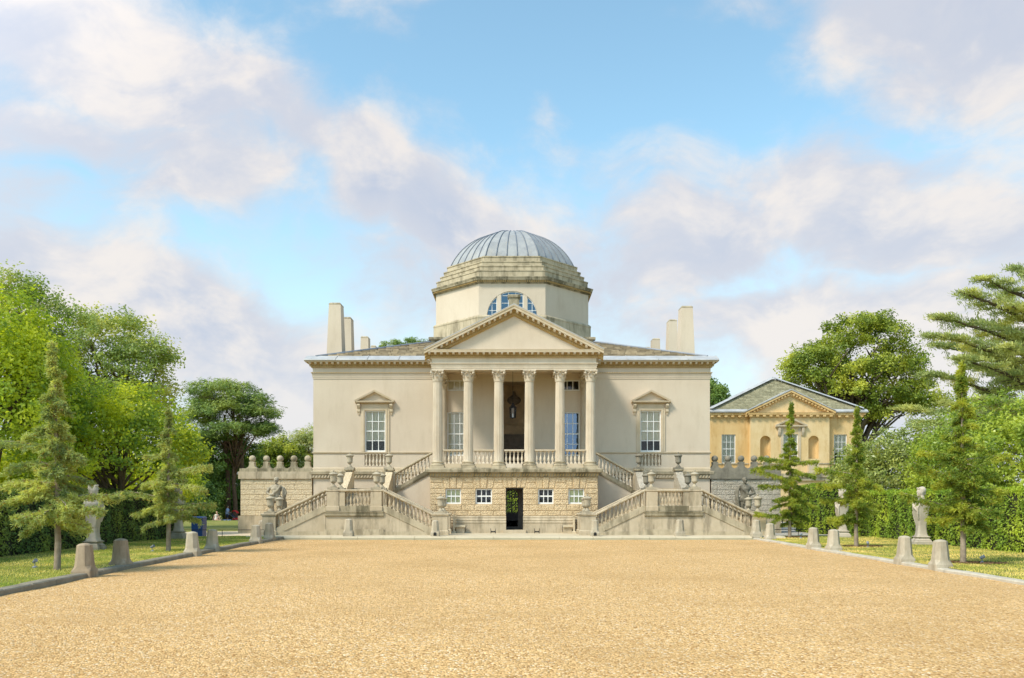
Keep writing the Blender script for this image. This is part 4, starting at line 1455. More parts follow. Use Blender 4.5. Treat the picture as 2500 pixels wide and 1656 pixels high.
def urn(loc, key, label, sc=1.0):
    u = thing('stone_urn', label, 'urn', loc, group='lidded stone urns on the staircases')
    for nm, me in zip(('slab', 'body', 'lid'), URN[key]):
        link(nm, me, u, sc=(sc, sc, sc))
    return u


for s, side in ((-1, 'left'), (1, 'right')):
    key = 'a'
    for xx, wh in ((11.5, 'outer'), (3.46, 'inner')):
        urn((s * xx, YS + .15, 1.141), 'a', f'lidded stone urn on front foot pedestal of {side} staircase, {wh} end')
        urn((s * xx, YR - .13, 1.141), 'a', f'lidded stone urn on rear foot pedestal of {side} staircase, {wh} end', .95)
    for xx, wh in ((8.52, 'outer'), (6.48, 'inner')):
        urn((s * xx, YS + .14, 2.281), 'a', f'lidded stone urn on front of {side} stair landing, {wh} corner')
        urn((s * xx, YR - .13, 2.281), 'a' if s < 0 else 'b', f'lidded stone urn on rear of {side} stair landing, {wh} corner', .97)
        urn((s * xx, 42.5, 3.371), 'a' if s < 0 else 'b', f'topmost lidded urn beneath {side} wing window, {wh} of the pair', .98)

# ------------------------------------------------------------------ garden walls with ball finials
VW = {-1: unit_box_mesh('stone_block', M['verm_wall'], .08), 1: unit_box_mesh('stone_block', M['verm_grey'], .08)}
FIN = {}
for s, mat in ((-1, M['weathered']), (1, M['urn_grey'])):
    b = MB()
    rings = []
    for hw_, z in ((.30, 0), (.29, .025), (.21, .06), (.165, .115), (.138, .19), (.126, .28), (.15, .305), (.15, .345), (.09, .37)):
        rings.append([(-hw_, -.16, z), (hw_, -.16, z), (hw_, .16, z), (-hw_, .16, z)])
    b.loft(rings)
    p = b.mesh('finial_pedestal', mat)
    e = MB().ell((0, 0, .53), .178, 18, 12).mesh('ball', mat, True)
    FIN[s] = (p, e)


def garden_wall(s, x0, x1, label, fin_px, joint, plinthmat, copemat):
    t_ = thing('garden_wall', label, 'wall', ((x0 + x1) / 2, YF, .05))
    yw = YF - .06
    b = MB(); b.box(x0 + .03, x1, yw + .008, yw + .62, .0, 2.91)
    b.build('core', joint, t_)
    cs = [.93 + i * (2.9 - .93) / 7 for i in range(8)]
    r_ = random.Random(11 + s)
    for r in range(7):
        x = x0
        first = True
        while x < x1 - .02:
            wd = (r_.uniform(.30, .5) if (r % 2 and first) else r_.uniform(.62, .95)); first = False
            if x1 - x - wd < .25: wd = x1 - x
            link('stone_block', VW[s], t_, (x + wd / 2, yw + .05 - r_.uniform(0, .012), (cs[r] + cs[r + 1]) / 2), (0, 0, 0), (wd - .012, .12, cs[r + 1] - cs[r] - .018), world=True)
            x += wd
    n = 4
    for i in range(n):
        a, c = x0 - .1 + (x1 - x0 + .1) * i / n, x0 - .1 + (x1 - x0 + .1) * (i + 1) / n
        MB().box(a + .004, c - .004, yw - .10, yw + .75, 2.912, 3.30).build('coping_stone', copemat, t_)
        MB().box(a + .05, c + .04 if i < n - 1 else c, yw - .03, yw + .65, 3.301, 3.475).build('coping_course', M['dark_stone'] if s < 0 else copemat, t_)
    for i in range(3):
        a, c = x0 - .10 + (x1 - x0 + .1) * i / 3, x0 - .10 + (x1 - x0 + .1) * (i + 1) / 3
        MB().box(a + .003, c - .003, yw - .12, yw + .74, -.05, .928).build('plinth_stone', plinthmat, t_)
    for px in fin_px:
        f_ = link('finial_pedestal', FIN[s][0], t_, (X(px, YF), yw + .3, 3.476), world=True)
        link('ball', FIN[s][1], f_, (X(px, YF), yw + .3, 3.476), world=True)
    return t_


garden_wall(-1, -14.67, XL - .06, 'rusticated garden wall with five ball finials left of the villa', (613, 647.5, 681, 715, 749), M['joint'], M['stair'], M['stair'])
garden_wall(1, XR + .06, 14.3, 'grey rusticated garden wall with ball finials right of the villa', (1747.5, 1780, 1812, 1844, 1875), M['joint_grey'], M['stair'], M['urn_grey'])
# ------------------------------------------------------------------ ground
def gh(x, y):
    """terrain height: flat round the house, falling gently away beyond"""
    t_ = min(1.0, max(0.0, (y - 70) / 28.0))
    return -.03 - .95 * (t_ * t_ * (3 - 2 * t_))


def sheet(name, xs, ys, hf, m, kind='structure'):
    b = MB()
    nx = len(xs)
    b.v = [(x, y, hf(x, y)) for y in ys for x in xs]
    b.f = [(j * nx + i, j * nx + i + 1, (j + 1) * nx + i + 1, (j + 1) * nx + i) for j in range(len(ys) - 1) for i in range(nx - 1)]
    return b.build(name, m, None, True, kind=kind)


sheet('ground', [-900, -300, -120, -60, -40, -30, -20, -10, 0, 10, 20, 30, 40, 60, 120, 300, 900],
      [-300, -60, -10, 20, 40, 50, 60, 66, 70, 74, 78, 82, 86, 90, 94, 98, 104, 120, 160, 300, 700, 1500], gh, M['lawn_dry'])

LK = [(-10.0, -8.6), (9.0, -9.15), (15.7, -9.55), (20, -9.85), (27, -10.2), (31, -10.32), (37.2, -10.42)]
RK = [(-10.0, 10.6), (9, 10.62), (17, 10.66), (27, 10.68), (37.2, 10.8)]


def kx(K, y):
    for (a, xa), (b, xb) in zip(K, K[1:]):
        if a <= y <= b: return xa + (xb - xa) * (y - a) / (b - a)
    return K[-1][1] if y > K[-1][0] else K[0][1]


def gnoise(x, y): return .012 * math.sin(x * 1.7 + 1.3 * math.sin(y * .8)) + .01 * math.sin(y * 2.1 + x * .6)


ys = [-10 + i * .95 for i in range(50)]
b = MB()
nx = 41
for y in ys:
    xl, xr = kx(LK, y) - .12, kx(RK, y) + .12
    for i in range(nx):
        x = xl + (xr - xl) * i / (nx - 1)
        b.v.append((x, y, .004 + gnoise(x, y) * min(1, max(0, 37 - y)) * .8))
b.f = [(j * nx + i, j * nx + i + 1, (j + 1) * nx + i + 1, (j + 1) * nx + i) for j in range(len(ys) - 1) for i in range(nx - 1)]
court = b.build('gravel_court', M['gravel'], None, True, kind='structure')

LH = .085
for nm, K, s in (('lawn_left', LK, -1), ('lawn_right', RK, 1)):
    b = MB()
    ys2 = [-10, -3, 3, 9, 12, 15, 18, 21, 24, 27, 30, 33, 36, 38.3 if s < 0 else 39.6]
    offs = [.28, .8, 1.6, 2.6, 4, 6, 9, 14, 25, 45]
    for y in ys2:
        for o_ in offs:
            x = kx(K, y) + s * o_
            b.v.append((x, y, (LH if s < 0 else .06) + .02 * math.sin(x * .9 + y * .5)))
    n = len(offs)
    b.f = [(j * n + i, j * n + i + 1, (j + 1) * n + i + 1, (j + 1) * n + i) for j in range(len(ys2) - 1) for i in range(n - 1)]
    if s < 0: b.f = [tuple(reversed(f)) for f in b.f]
    b.build(nm, M['lawn'] if s < 0 else M['lawn_dry'], None, True, kind='structure')

# kerbs, stone by stone
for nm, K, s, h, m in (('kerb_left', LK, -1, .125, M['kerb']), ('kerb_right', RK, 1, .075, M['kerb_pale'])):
    root = bpy.data.objects.new(nm, None); COL.objects.link(root); root['kind'] = 'structure'
    root.location = (s * 10.3, 22, 0)
    y = -3.0
    r_ = random.Random(21 + s)
    while y < 36.9:
        ln = r_.uniform(.95, 1.35)
        y2 = min(y + ln, 37.08)
        xa, xb = kx(K, y + .006), kx(K, y2 - .006)
        hh = h + r_.uniform(-.008, .008); e = .025
        q = MB()
        w0 = .30
        f = lambda x, o_: x + s * o_
        q.loft([[(f(xa, 0), y + .006, -.06), (f(xb, 0), y2 - .006, -.06), (f(xb, w0), y2 - .006, -.06), (f(xa, w0), y + .006, -.06)],
                [(f(xa, 0), y + .006, hh - e), (f(xb, 0), y2 - .006, hh - e), (f(xb, w0), y2 - .006, hh - e), (f(xa, w0), y + .006, hh - e)],
                [(f(xa, e), y + .02, hh), (f(xb, e), y2 - .02, hh), (f(xb, w0 - e), y2 - .02, hh), (f(xa, w0 - e), y + .02, hh)]])
        if s < 0: q.f = [tuple(reversed(g)) for g in q.f]
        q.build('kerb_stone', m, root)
        y = y2
# paving in front of the house
pv = MB().box(-12.2, 12.3, 37.36, YF + .4, -.1, GZ).build('pavement', M['paving'], None, kind='structure')
x = -12.2
r_ = random.Random(4)
while x < 12.25:
    x2 = min(x + r_.uniform(1.1, 1.9), 12.3)
    q = MB()
    q.prism_x([(37.36, -.1), (37.10, -.1), (37.09, .06), (37.12, .105), (37.18, .125), (37.359, .128)], x + .006, x2 - .006)
    q.build('kerb_stone', M['paving'], pv)
    x = x2
for i, (xa, xb, ya, yb) in enumerate([(-40, -12.2, 38.3, 46.9)]):
    b = MB(); b.add([(-60, 38.3, .012), (-12.2, 38.3, .012), (-12.2, 47.2, .012), (-15.0, 46.8, .012), (-18.5, 44.6, .012), (-24, 42, .012), (-60, 41, .012)], [tuple(range(7))])
    b.build('path_left', M['path_pale'], None, kind='structure')
b = MB(); b.add([(12.3, 39.7, .012), (70, 39.7, .012), (70, 52, .012), (12.3, 53, .012)], [(0, 1, 2, 3)])
b.build('path_right', M['path'], None, kind='structure')
b = MB(); b.add([(12.3, 61, .012), (70, 61, .012), (70, 66, .012), (12.3, 66, .012)], [(0, 1, 2, 3)])
b.build('path_beyond', M['path'], None, kind='structure')

# ------------------------------------------------------------------ honey coloured pavilion to the right
PY = 70.0
pav = thing('pavilion', 'honey stone pavilion with hipped slate roof and pediment, right of the villa', 'building', (23.4, PY, -.03))
px0, px1 = X(1737, PY), X(2101, PY)
cbx0, cbx1 = X(1829, PY), X(2020, PY)
pz = lambda py: Z(py, PY)
ph = [(X(1762, PY), X(1796, PY), pz(1132), pz(1061)), (X(2036, PY), X(2068, PY), pz(1132), pz(1061))]
b = MB()
wall_grid(b, px0, px1, -.4, 9.05, PY, .2, ph)
b.add([(px0, PY, -.4), (px0, PY, 9.05), (px0, PY + 14, 9.05), (px0, PY + 14, -.4)], [(0, 1, 2, 3)])
b.add([(px1, PY, -.4), (px1, PY + 14, -.4), (px1, PY + 14, 9.05), (px1, PY, 9.05)], [(0, 1, 2, 3)])
b.add([(px0, PY + 14, -.4), (px0, PY + 14, 9.05), (px1, PY + 14, 9.05), (px1, PY + 14, -.4)], [(0, 1, 2, 3)])
b.build('wall', M['pavilion'], pav)
# projecting centre with niches and a window
b = MB()
yc = PY - .45
cw = (X(1908, PY), X(1944, PY), pz(1132), pz(1061))
nich = [(X(1852, PY), X(1878, PY)), (X(1969, PY), X(1995, PY))]
hs = [cw] + [(a, c, pz(1121), pz(1078) + (c - a) / 2) for a, c in nich]
wall_grid(b, cbx0, cbx1, -.4, 9.05, yc, .2, hs + [(X(1973, PY), X(1996, PY), pz(1238), pz(1196))])
for s_, xx in ((-1, cbx0), (1, cbx1)):
    q = [(xx, yc, -.4), (xx, PY, -.4), (xx, PY, 9.05), (xx, yc, 9.05)]
    b.add(q if s_ > 0 else q[::-1], [(0, 1, 2, 3)])
cwo = b.build('centre_wall', M['pavilion_pale'], pav)
for a, c in nich:
    n_ = MB(); rr_ = (c - a) / 2; m_ = (a + c) / 2
    rings = []
    for j in range(11):
        th = PI * j / 10
        rings.append([(m_ - rr_ * math.cos(th), yc + .2 + rr_ * .7 * math.sin(th), z) for z in (pz(1121), pz(1078))])
    n_.loft(rings, False, False, closed=False)
    for j in range(10):     # half dome
        for k_ in range(6):
            pts = []
            for (jj, kk) in ((j, k_), (j + 1, k_), (j + 1, k_ + 1), (j, k_ + 1)):
                th, ph_ = PI * jj / 10, PI / 2 * kk / 6
                pts.append((m_ - rr_ * math.cos(th) * math.cos(ph_), yc + .2 + rr_ * .7 * math.sin(th) * math.cos(ph_), pz(1078) + rr_ * math.sin(ph_)))
            n_.add(pts, [(3, 2, 1, 0)])
    n_.build('niche', M['pavilion'], cwo)
    for e in (-1, 1):            # spandrels that close the arched head
        ar = MB()
        for j in range(8):
            a0, a1 = PI / 2 * j / 8, PI / 2 * (j + 1) / 8
            ar.prism_y([(m_ + e * rr_ * math.cos(a0), pz(1078) + rr_ * math.sin(a0)), (m_ + e * rr_ * math.cos(a1), pz(1078) + rr_ * math.sin(a1)), (m_ + e * rr_ * math.cos(a1), pz(1078) + rr_), (m_ + e * rr_ * math.cos(a0), pz(1078) + rr_)], yc + .003, yc + .19)
        ar.build('niche_spandrel', M['pavilion_pale'], cwo)
MB().box(X(1972, PY), X(1997, PY), yc + .2, yc + .25, pz(1239), pz(1195)).build('niche_back', M['pavilion'], cwo)
for h_, bt in zip(ph + [cw], (0.0, .35, .3)):
    y_ = PY + .09 if h_ is not cw else yc + .09
    sash(pav, h_[0], h_[1], h_[2], h_[3], y_, 3, 4, fw=.07, bw=.035, blind=True, blind_to=bt, room=1.0)
b = MB()
def pring(prof_, mb, x0, x1, yf_):
    mb.loft([[(x0 - p, yf_ - p, z), (x1 + p, yf_ - p, z), (x1 + p, PY + 14, z), (x0 - p, PY + 14, z)] for p, z in prof_], False, False)
pring([(0, 8.75), (.06, 8.78), (.06, 8.9), (.12, 8.95), (.30, 9.0), (.32, 9.1), (.36, 9.15), (.36, 9.2), (.0, 9.24)], b, px0, px1, PY)
pring([(0.01, 8.75), (.07, 8.78), (.07, 8.9), (.12, 8.94), (.30, 8.99), (.31, 9.09), (.34, 9.16), (.0, 9.2)], b, cbx0, cbx1, yc)
b.build('cornice', M['pavilion'], pav)
b = MB()
for a, c, y_ in ((px0, cbx0 - .3, PY), (cbx0 - .05, cbx1 + .05, yc), (cbx1 + .3, px1, PY)):
    n_ = int((c - a) / .55)
    for i in range(n_ + 1):
        xx = a + (c - a) * i / n_
        b.box(xx - .12, xx + .12, y_ - .28, y_ - .05, 8.82, 8.985)
b.build('modillions', M['pavilion'], pav, kind='stuff')
pap = (cbx0 + cbx1) / 2
pap_z = pz(957)
b = MB()
for s_ in (-1, 1):
    b.sweep([(yc - .34, .05), (yc - .34, -.12), (yc - .12, -.16), (yc - .10, -.38), (yc + .1, -.38), (yc + .1, .05)], (pap + s_ * 3.75, 0, 9.2), (pap, 0, pap_z))
b.build('raking_cornice', M['pavilion'], pav)
MB().prism_y([(pap - 3.3, 9.19), (pap + 3.3, 9.19), (pap, pap_z - .2)], yc + .02, yc + .2).build('tympanum', M['pavilion_pale'], pav)
b = MB()
for s_ in (-1, 1):
    n_ = 12
    for i in range(n_):
        xx = pap + s_ * (.25 + i * .26); zz = pap_z + .0 - abs(xx - pap) * (pap_z - 9.2) / 3.75
        b.box(xx - .08, xx + .08, yc - .28, yc - .1, zz - .30, zz - .15)
b.build('raking_modillions', M['pavilion'], pav, kind='stuff')
b = MB()
sl_ = (pap_z - 9.2) / 3.75
b.prism_y([(pap - 3.8, 9.26), (pap, pap_z + .06), (pap + 3.8, 9.26), (pap + 3.8, 9.33), (pap, pap_z + .16), (pap - 3.8, 9.33)], yc - .38, PY + 3)
b.build('pediment_roof', M['lead'], pav)
rx = (px0 + px1) / 2
RZT, RY0, RY1 = 12.62, 73.6, 80.5
b = MB()
e0 = [(px0 - .2, PY - .2, 9.42), (px1 + .2, PY - .2, 9.42), (px1 + .2, PY + 14.2, 9.42), (px0 - .2, PY + 14.2, 9.42)]
r0_, r1_ = (rx, RY0, RZT), (rx, RY1, RZT)
b.add(e0 + [r0_, r1_], [(0, 1, 4), (1, 2, 5, 4), (2, 3, 5), (3, 0, 4, 5), (3, 2, 1, 0)])
b.build('roof', M['slate_green'], pav)
rr = random.Random(8)
b = MB()
slp = (RZT - 9.42) / (RY0 - PY + .2)
hipx = (rx - px0 + .2) / (RY0 - PY + .2)
slate_slope(b, px0 - .2, px1 + .2, PY - .1, 9.50, 1, slp, 19, .25, .26, .42, hipx, hipx, thick=.05, gap=.03)
b.build('slates', M['slate_green'], pav, kind='stuff')
b = MB()
for c_ in (e0[0], e0[1]):
    A, Bp = Vector(c_) + Vector((0, 0, .12)), Vector(r0_) + Vector((0, 0, .12))
    d_ = (Bp - A).normalized(); sd = d_.cross(Vector((0, 0, 1))).normalized() * .30
    b.loft([[tuple(A - sd), tuple(A + sd), tuple(A + Vector((0, 0, .12)))], [tuple(Bp - sd), tuple(Bp + sd), tuple(Bp + Vector((0, 0, .12)))]])
b.build('hip_lead', M['lead'], pav)
for a, c in ((px0 - .5, cbx0 - .2), (cbx1 + .2, px1 + .5)):
    MB().prism_x([(PY - .42, 9.21), (PY - .44, 9.3), (PY - .1, 9.52), (PY - .05, 9.42)], a, c).build('gutter', M['lead'], pav)
b = MB()
b.box(px0 - .03, cbx0 - .06, PY - .06, PY + .01, pz(1134), pz(1131)); b.box(cbx1 + .06, px1 + .03, PY - .06, PY + .01, pz(1134), pz(1131)); b.box(cbx0 - .05, cbx1 + .05, yc - .06, yc + .01, pz(1134), pz(1131))
b.build('string_course', M['weathered'], pav)
b = MB()
for a, c, y_ in ((px0 - .03, cbx0 - .12, PY), (cbx0 - .1, cbx1 + .1, yc), (cbx1 + .12, px1 + .03, PY)):
    b.box(a, c, y_ - .25, y_ + .01, pz(1166), pz(1157)); b.box(a, c, y_ - .15, y_ + .01, pz(1174), pz(1166.1))
b.build('ledge', M['weathered'], pav)
b = MB()
for a, c, y_ in ((px0 - .03, cbx0 - .12, PY), (cbx0 - .1, cbx1 + .1, yc), (cbx1 + .12, px1 + .03, PY)):
    b.box(a, c, y_ - .1, y_ + .01, -.4, pz(1254))
b.build('base_course', M['weathered'], pav)
b = MB(); b.box(X(1966, PY), X(1989, PY), yc - .5, yc - .001, pz(1157) + .002, pz(1133)); b.box(X(1964, PY), X(1991, PY), yc - .52, yc - .002, pz(1157) + .001, pz(1152))
b.build('white_pedestal', M['dressed'], pav)
# window pediment of the pavilion
wxp = (cw[0] + cw[1]) / 2
b = MB()
zc = pz(1046)
b.prism_x([(yc, zc), (yc - .1, zc), (yc - .3, zc + .1), (yc - .3, zc + .2), (yc, zc + .22)], wxp - 1.3, wxp + 1.3)
for e in (-1, 1):
    b.sweep([(yc - .32, 0), (yc - .3, -.14), (yc - .1, -.2), (yc, -.2), (yc, 0)], (wxp + e * 1.33, 0, zc + .24), (wxp, 0, zc + .86))
    b.prism_x([(yc, zc), (yc - .25, zc), (yc - .2, zc - .4), (yc - .1, zc - .65), (yc, zc - .7)], wxp + e * 1.0 - .1, wxp + e * 1.0 + .1)
b.box(cw[0] - .22, cw[0] - .002, yc - .05, yc + .01, cw[2], zc - .001); b.box(cw[1] + .002, cw[1] + .22, yc - .05, yc + .01, cw[2], zc - .001)
b.build('window_pediment', M['dressed'], pav)

# ------------------------------------------------------------------ bollards
def bollard_mesh(m):
    b = MB()
    def sect(hw_, ch, z):
        c = hw_ * ch
        return [(-hw_ + c, -hw_, z), (hw_ - c, -hw_, z), (hw_, -hw_ + c, z), (hw_, hw_ - c, z), (hw_ - c, hw_, z), (-hw_ + c, hw_, z), (-hw_, hw_ - c, z), (-hw_, -hw_ + c, z)]
    b.loft([sect(.222, .05, -.02), sect(.217, .05, .15), sect(.208, .12, .18), sect(.200, .34, .215), sect(.194, .52, .27), sect(.152, .54, .735), sect(.147, .54, .745), sect(.10, .54, .775), sect(.03, .54, .79)])
    return b.mesh('bollard', m, True, 9)


BM = {'p': bollard_mesh(M['bollard']), 'b': bollard_mesh(M['bollard_brown'])}
hole = MB(); hole.prism_y([(-.08, .03), (.08, .03), (.08, .13), (.06, .18), (0, .205), (-.06, .18), (-.08, .13)], -.232, -.205)
hole_in = MB(); hole_in.prism_y([(-.065, .035), (.065, .035), (.065, .13), (.045, .17), (0, .19), (-.045, .17), (-.065, .13)], -.2345, -.2325)  # flat black plate, the dark inside of the hole as colour
HOLE = (hole.mesh('drain_arch', M['kerb']), hole_in.mesh('drain_dark_plate', M['iron']))
BL = [
    (18.95, X(207, 18.95), 'b', 'stained brown stone bollard, nearest of those along the left kerb', 1.0, .06),
    (21.2, X(295, 21.2), 'b', 'stained brown stone bollard, second nearest along the left kerb', .98, -.05),
    (26.1, X(470, 26.1), 'p', 'weathered stone bollard, third nearest along the left kerb, beside second conifer', .97, .03),
    (28.3, X(518, 28.3), 'p', 'weathered stone bollard, fourth nearest along left kerb, right of the blue bin', .98, 0),
    (33.4, X(625, 33.4), 'p', 'grey stone bollard at far left kerb, left one of the close pair', 1.0, .02),
    (35.5, X(658, 35.5), 'p', 'grey stone bollard at far left kerb, right one before the urn pedestal', 1.0, 0),
    (39.6, X(641, 39.6), 'p', 'half hidden grey bollard behind the close pair at far left kerb', 1.0, 0),
    (37.5, X(851, 37.5), 'p', 'pale stone bollard in front of the left staircase landing', .98, 0),
    (37.5, X(1063, 37.5), 'p', 'stone bollard with arched drain hole left of the ground floor door', .94, 0),
    (37.5, X(1452, 37.5), 'p', 'stone bollard with arched drain hole right of the ground floor door', .94, 0),
    (37.5, X(1659, 37.5), 'p', 'pale stone bollard in front of the right staircase landing', .98, .04),
    (37.2, X(1846, 37.2), 'p', 'pale stone bollard at foot of the right staircase, left of a pair', 1.0, .03),
    (35.6, X(1880, 35.6), 'p', 'pale stone bollard at foot of the right staircase, right of a pair', 1.0, 0),
    (41.0, X(1863, 41.0), 'p', 'half hidden bollard behind the pair at foot of the right staircase', 1.0, 0),
    (29.75, X(1986, 29.75), 'p', 'pale stone bollard on right kerb, left one before the second right conifer', 1.0, 0),
    (28.1, X(2035, 28.1), 'p', 'pale stone bollard on right kerb, right one before the second right conifer', 1.0, .05),
    (22.8, X(2208, 22.8), 'p', 'pale stone bollard on right kerb, second nearest, left of nearest conifer', 1.0, 0),
    (20.9, X(2296, 20.9), 'p', 'pale stone bollard on right kerb, nearest of all on that side', 1.0, -.03),
]
for y_, x_, k_, lab, sc, rz in BL:
    zb = .005 if y_ < 37.05 else (GZ + .001 if abs(x_) < 11 else 0.012)
    if 37.05 <= y_ < 37.36: zb = .10
    t_ = thing('stone_bollard', lab, 'bollard', (x_, y_, zb), rz, group='stone bollards round the gravel court')
    link('shaft', BM[k_], t_, rot=(rb_.uniform(-.02, .02), rb_.uniform(-.02, .02), 0), sc=(sc * rb_.uniform(.97, 1.03), sc * rb_.uniform(.97, 1.03), sc * rb_.uniform(.97, 1.02)))
    if 'drain hole' in lab:
        for nm, me in zip(('drain_arch', 'drain_dark_plate'), HOLE): link(nm, me, t_, sc=(sc, sc, sc))

# ------------------------------------------------------------------ small stone benches beside the door, boot scrapers
for s, side in ((-1, 'left'), (1, 'right')):
    xa, xb = s * 3.04, s * 2.46
    t_ = thing('stone_bench', f'small pale stone bench against the plinth {side} of the door', 'bench', (s * 2.7, 40.55, GZ))
    b = MB()
    b.loft([rect(min(s * 3.0, s * 2.92), max(s * 3.0, s * 2.92), 40.35, 40.75, p, z) for p, z in [(.06, GZ), (.06, GZ + .09), (0, GZ + .12), (0, .95), (.03, .97), (.03, 1.0)]])
    b.build('bench_end', M['paving'], t_)
    MB().box(s * 2.919, s * 2.40, 40.4, 40.72, .44, .54).build('seat', M['paving'], t_)
    MB().box(s * 2.85, s * 2.46, 40.5, 40.72, GZ, .439).build('support', M['stair'], t_)
    b = MB(); b.tube([(s * 2.395, 40.5, .54), (s * 2.38, 40.5, .34), (s * 2.41, 40.5, .2)], .014, 6)
    b.build('bracket', M['iron'], t_)
    xc = s * 1.03 if s < 0 else 1.13
    t_ = thing('boot_scraper', f'black iron boot scraper on the paving {side} of the door', 'boot scraper', (xc, 40.45, GZ), group='boot scrapers by the door')
    b = MB()
    for e in (-1, 1):
        b.tube([(xc + e * .11, 40.45, GZ), (xc + e * .115, 40.45, GZ + .14), (xc + e * .13, 40.45, GZ + .25)], [.02, .016, .012], 6)
    b.build('post', M['iron'], t_)
    b = MB(); b.tube([(xc - .13, 40.45, GZ + .13), (xc - .05, 40.45, GZ + .10), (xc + .05, 40.45, GZ + .10), (xc + .13, 40.45, GZ + .13)], .014, 6)
    b.box(xc - .1, xc + .1, 40.444, 40.456, GZ + .05, GZ + .1)
    b.build('blade', M['iron'], t_)

# ------------------------------------------------------------------ hanging lantern in the portico
ly = 42.4; lx = X(1252, ly)
t_ = thing('hanging_lantern', 'dark metal and glass lantern hanging on a chain in the portico', 'lantern', (lx, ly, Z(1020, ly)))
zt_, zb_ = Z(997, ly), Z(1019.5, ly)
b = MB(); b.tube([(lx, ly, 8.56), (lx, ly, Z(985, ly))], .012, 6)
b.build('chain', M['iron'], t_)
b = MB()
for i in range(6):
    a = 2 * PI * i / 6
    b.tube([(lx + .17 * math.cos(a), ly + .17 * math.sin(a), zt_), (lx + .15 * math.cos(a), ly + .15 * math.sin(a), zb_)], .014, 5)
b.lathe([(.20, zt_), (.205, zt_ + .03), (.15, zt_ + .10), (.06, zt_ + .2), (.05, zt_ + .26), (.01, zt_ + .30)], (lx, ly, 0), 6)
b.lathe([(.01, zb_ - .09), (.05, zb_ - .06), (.17, zb_ - .03), (.17, zb_)], (lx, ly, 0), 6)
b.build('frame', M['iron'], t_)
b = MB(); b.lathe([(.135, zb_ + .004), (.152, zt_ - .004)], (lx, ly, 0), 6)
b.build('glass', M['glass'], t_)
b = MB(); b.tube([(lx, ly, zb_ + .01), (lx, ly, zb_ + .2)], [.03, .025], 8)
b.build('candle', M['white'], t_)

# ------------------------------------------------------------------ garden spotlights
def spot(x, y, rz, label, z=.07):
    t_ = thing('garden_spotlight', label, 'spotlight', (x, y, z), rz, group='spotlights on the lawns')
    b = MB(); b.lathe([(.06, 0), (.062, .03), (.045, .05), (.015, .06)], n=12); b.tube([(0, 0, .05), (0, 0, .15)], .010, 6)
    b.build('base', M['lead_dark'], t_, world=False)
    b = MB(); b.tube([(-.04, .03, .15), (.0, .0, .175), (.05, -.035, .205)], [.036, .042, .05], 12)
    b.build('lamp_head', M['lead_dark'], t_, True, 40, world=False)


spot(X(85, 20.6), 20.6, 0, 'small grey garden spotlight on the lawn at far left, by the nearest conifer', LH - .01)
spot(X(372, 27.0), 27.0, .4, 'small grey garden spotlight beside the second conifer on the left', LH - .01)
spot(X(1955, 37.0), 37.0, 1, 'small dark garden spotlight right of the first conifer trunk on the right', .05)
spot(X(2119, 29.6), 29.6, 2, 'small dark garden spotlight right of the middle conifer trunk on the right', .05)
spot(X(2398, 22.4), 22.4, 0, 'small dark garden spotlight beside the nearest conifer on the right', .05)

# ------------------------------------------------------------------ low rail fences
def rail_fence(pts, label, z=.0, every=1.9, h=.30):
    t_ = thing('low_rail_fence', label, 'fence', (pts[0][0], pts[0][1], z), group='low rails round the lawns')
    b = MB()
    b.tube([(x, y, z + h) for x, y in pts], .016, 6)
    b.build('rail', M['iron'], t_)
    for (xa, ya), (xb, yb) in zip(pts, pts[1:]):
        L = math.hypot(xb - xa, yb - ya); n = max(1, round(L / every))
        for i in range(n + 1):
            x_, y_ = xa + (xb - xa) * i / n, ya + (yb - ya) * i / n
            MB().tube([(x_, y_, z - .1), (x_, y_, z + h)], .014, 6).build('post', M['iron'], t_)


rail_fence([(X(440, 38.1), 38.1), (X(645, 38.1), 38.1)], 'thin low metal rail between lawn and path on the left', .09)
rail_fence([(X(1868, 39.4), 39.4), (X(2030, 39.4), 39.4)], 'thin low metal rail between lawn and path on the right', .06)

# ------------------------------------------------------------------ bench and bin
by_ = 52.5
t_ = thing('park_bench', 'slatted wooden bench with black iron ends behind the first right conifer', 'bench', (X(1938, by_), by_, .012))
bx0, bx1 = X(1903, by_), X(1971, by_)
M['bench_wood'] = plain('brown_bench_wood', (0.17, 0.075, 0.05), 0.6, 0, .2, 10)
SLAT = unit_box_mesh('slat', M['bench_wood'])
for i in range(4): box_obj('seat_slat', SLAT, t_, bx0, bx1, by_ - .45 + i * .115, by_ - .36 + i * .115, .44, .47)
for i in range(4): box_obj('back_slat', SLAT, t_, bx0, bx1, by_ + .03 + i * .022, by_ + .055 + i * .022, .56 + i * .11, .64 + i * .11)
for xx in (bx0 + .05, bx1 - .05):
    b = MB()
    b.tube([(xx, by_ - .45, .012), (xx, by_ - .42, .3), (xx, by_ - .45, .44), (xx, by_ - .44, .66), (xx, by_ - .30, .69), (xx, by_ + .03, .67)], .028, 6)
    b.tube([(xx, by_ + .10, .012), (xx, by_ + .0, .42), (xx, by_ + .06, .7), (xx, by_ + .14, 1.02)], .03, 6)
    b.box(xx - .02, xx + .02, by_ - .44, by_ + .02, .39, .438)
    b.ell((xx, by_ - .46, .68), .05, 8, 6)
    b.build('bench_end', M['iron'], t_)
M['blue'] = plain('blue_plastic', (0.012, 0.045, 0.15), 0.4, 0, .1, 6)
biy = 38.9
bix = X(486, biy)
t_ = thing('litter_bin', 'dark blue litter bin behind the second conifer on the left lawn', 'bin', (bix, biy, .012))
b = MB(); b.loft([rect(bix - .25, bix + .25, biy - .25, biy + .25, p, z) for p, z in [(-.02, .012), (0, .05), (.02, .72), (.03, .74)]])
b.build('body', M['blue'], t_)
b = MB()
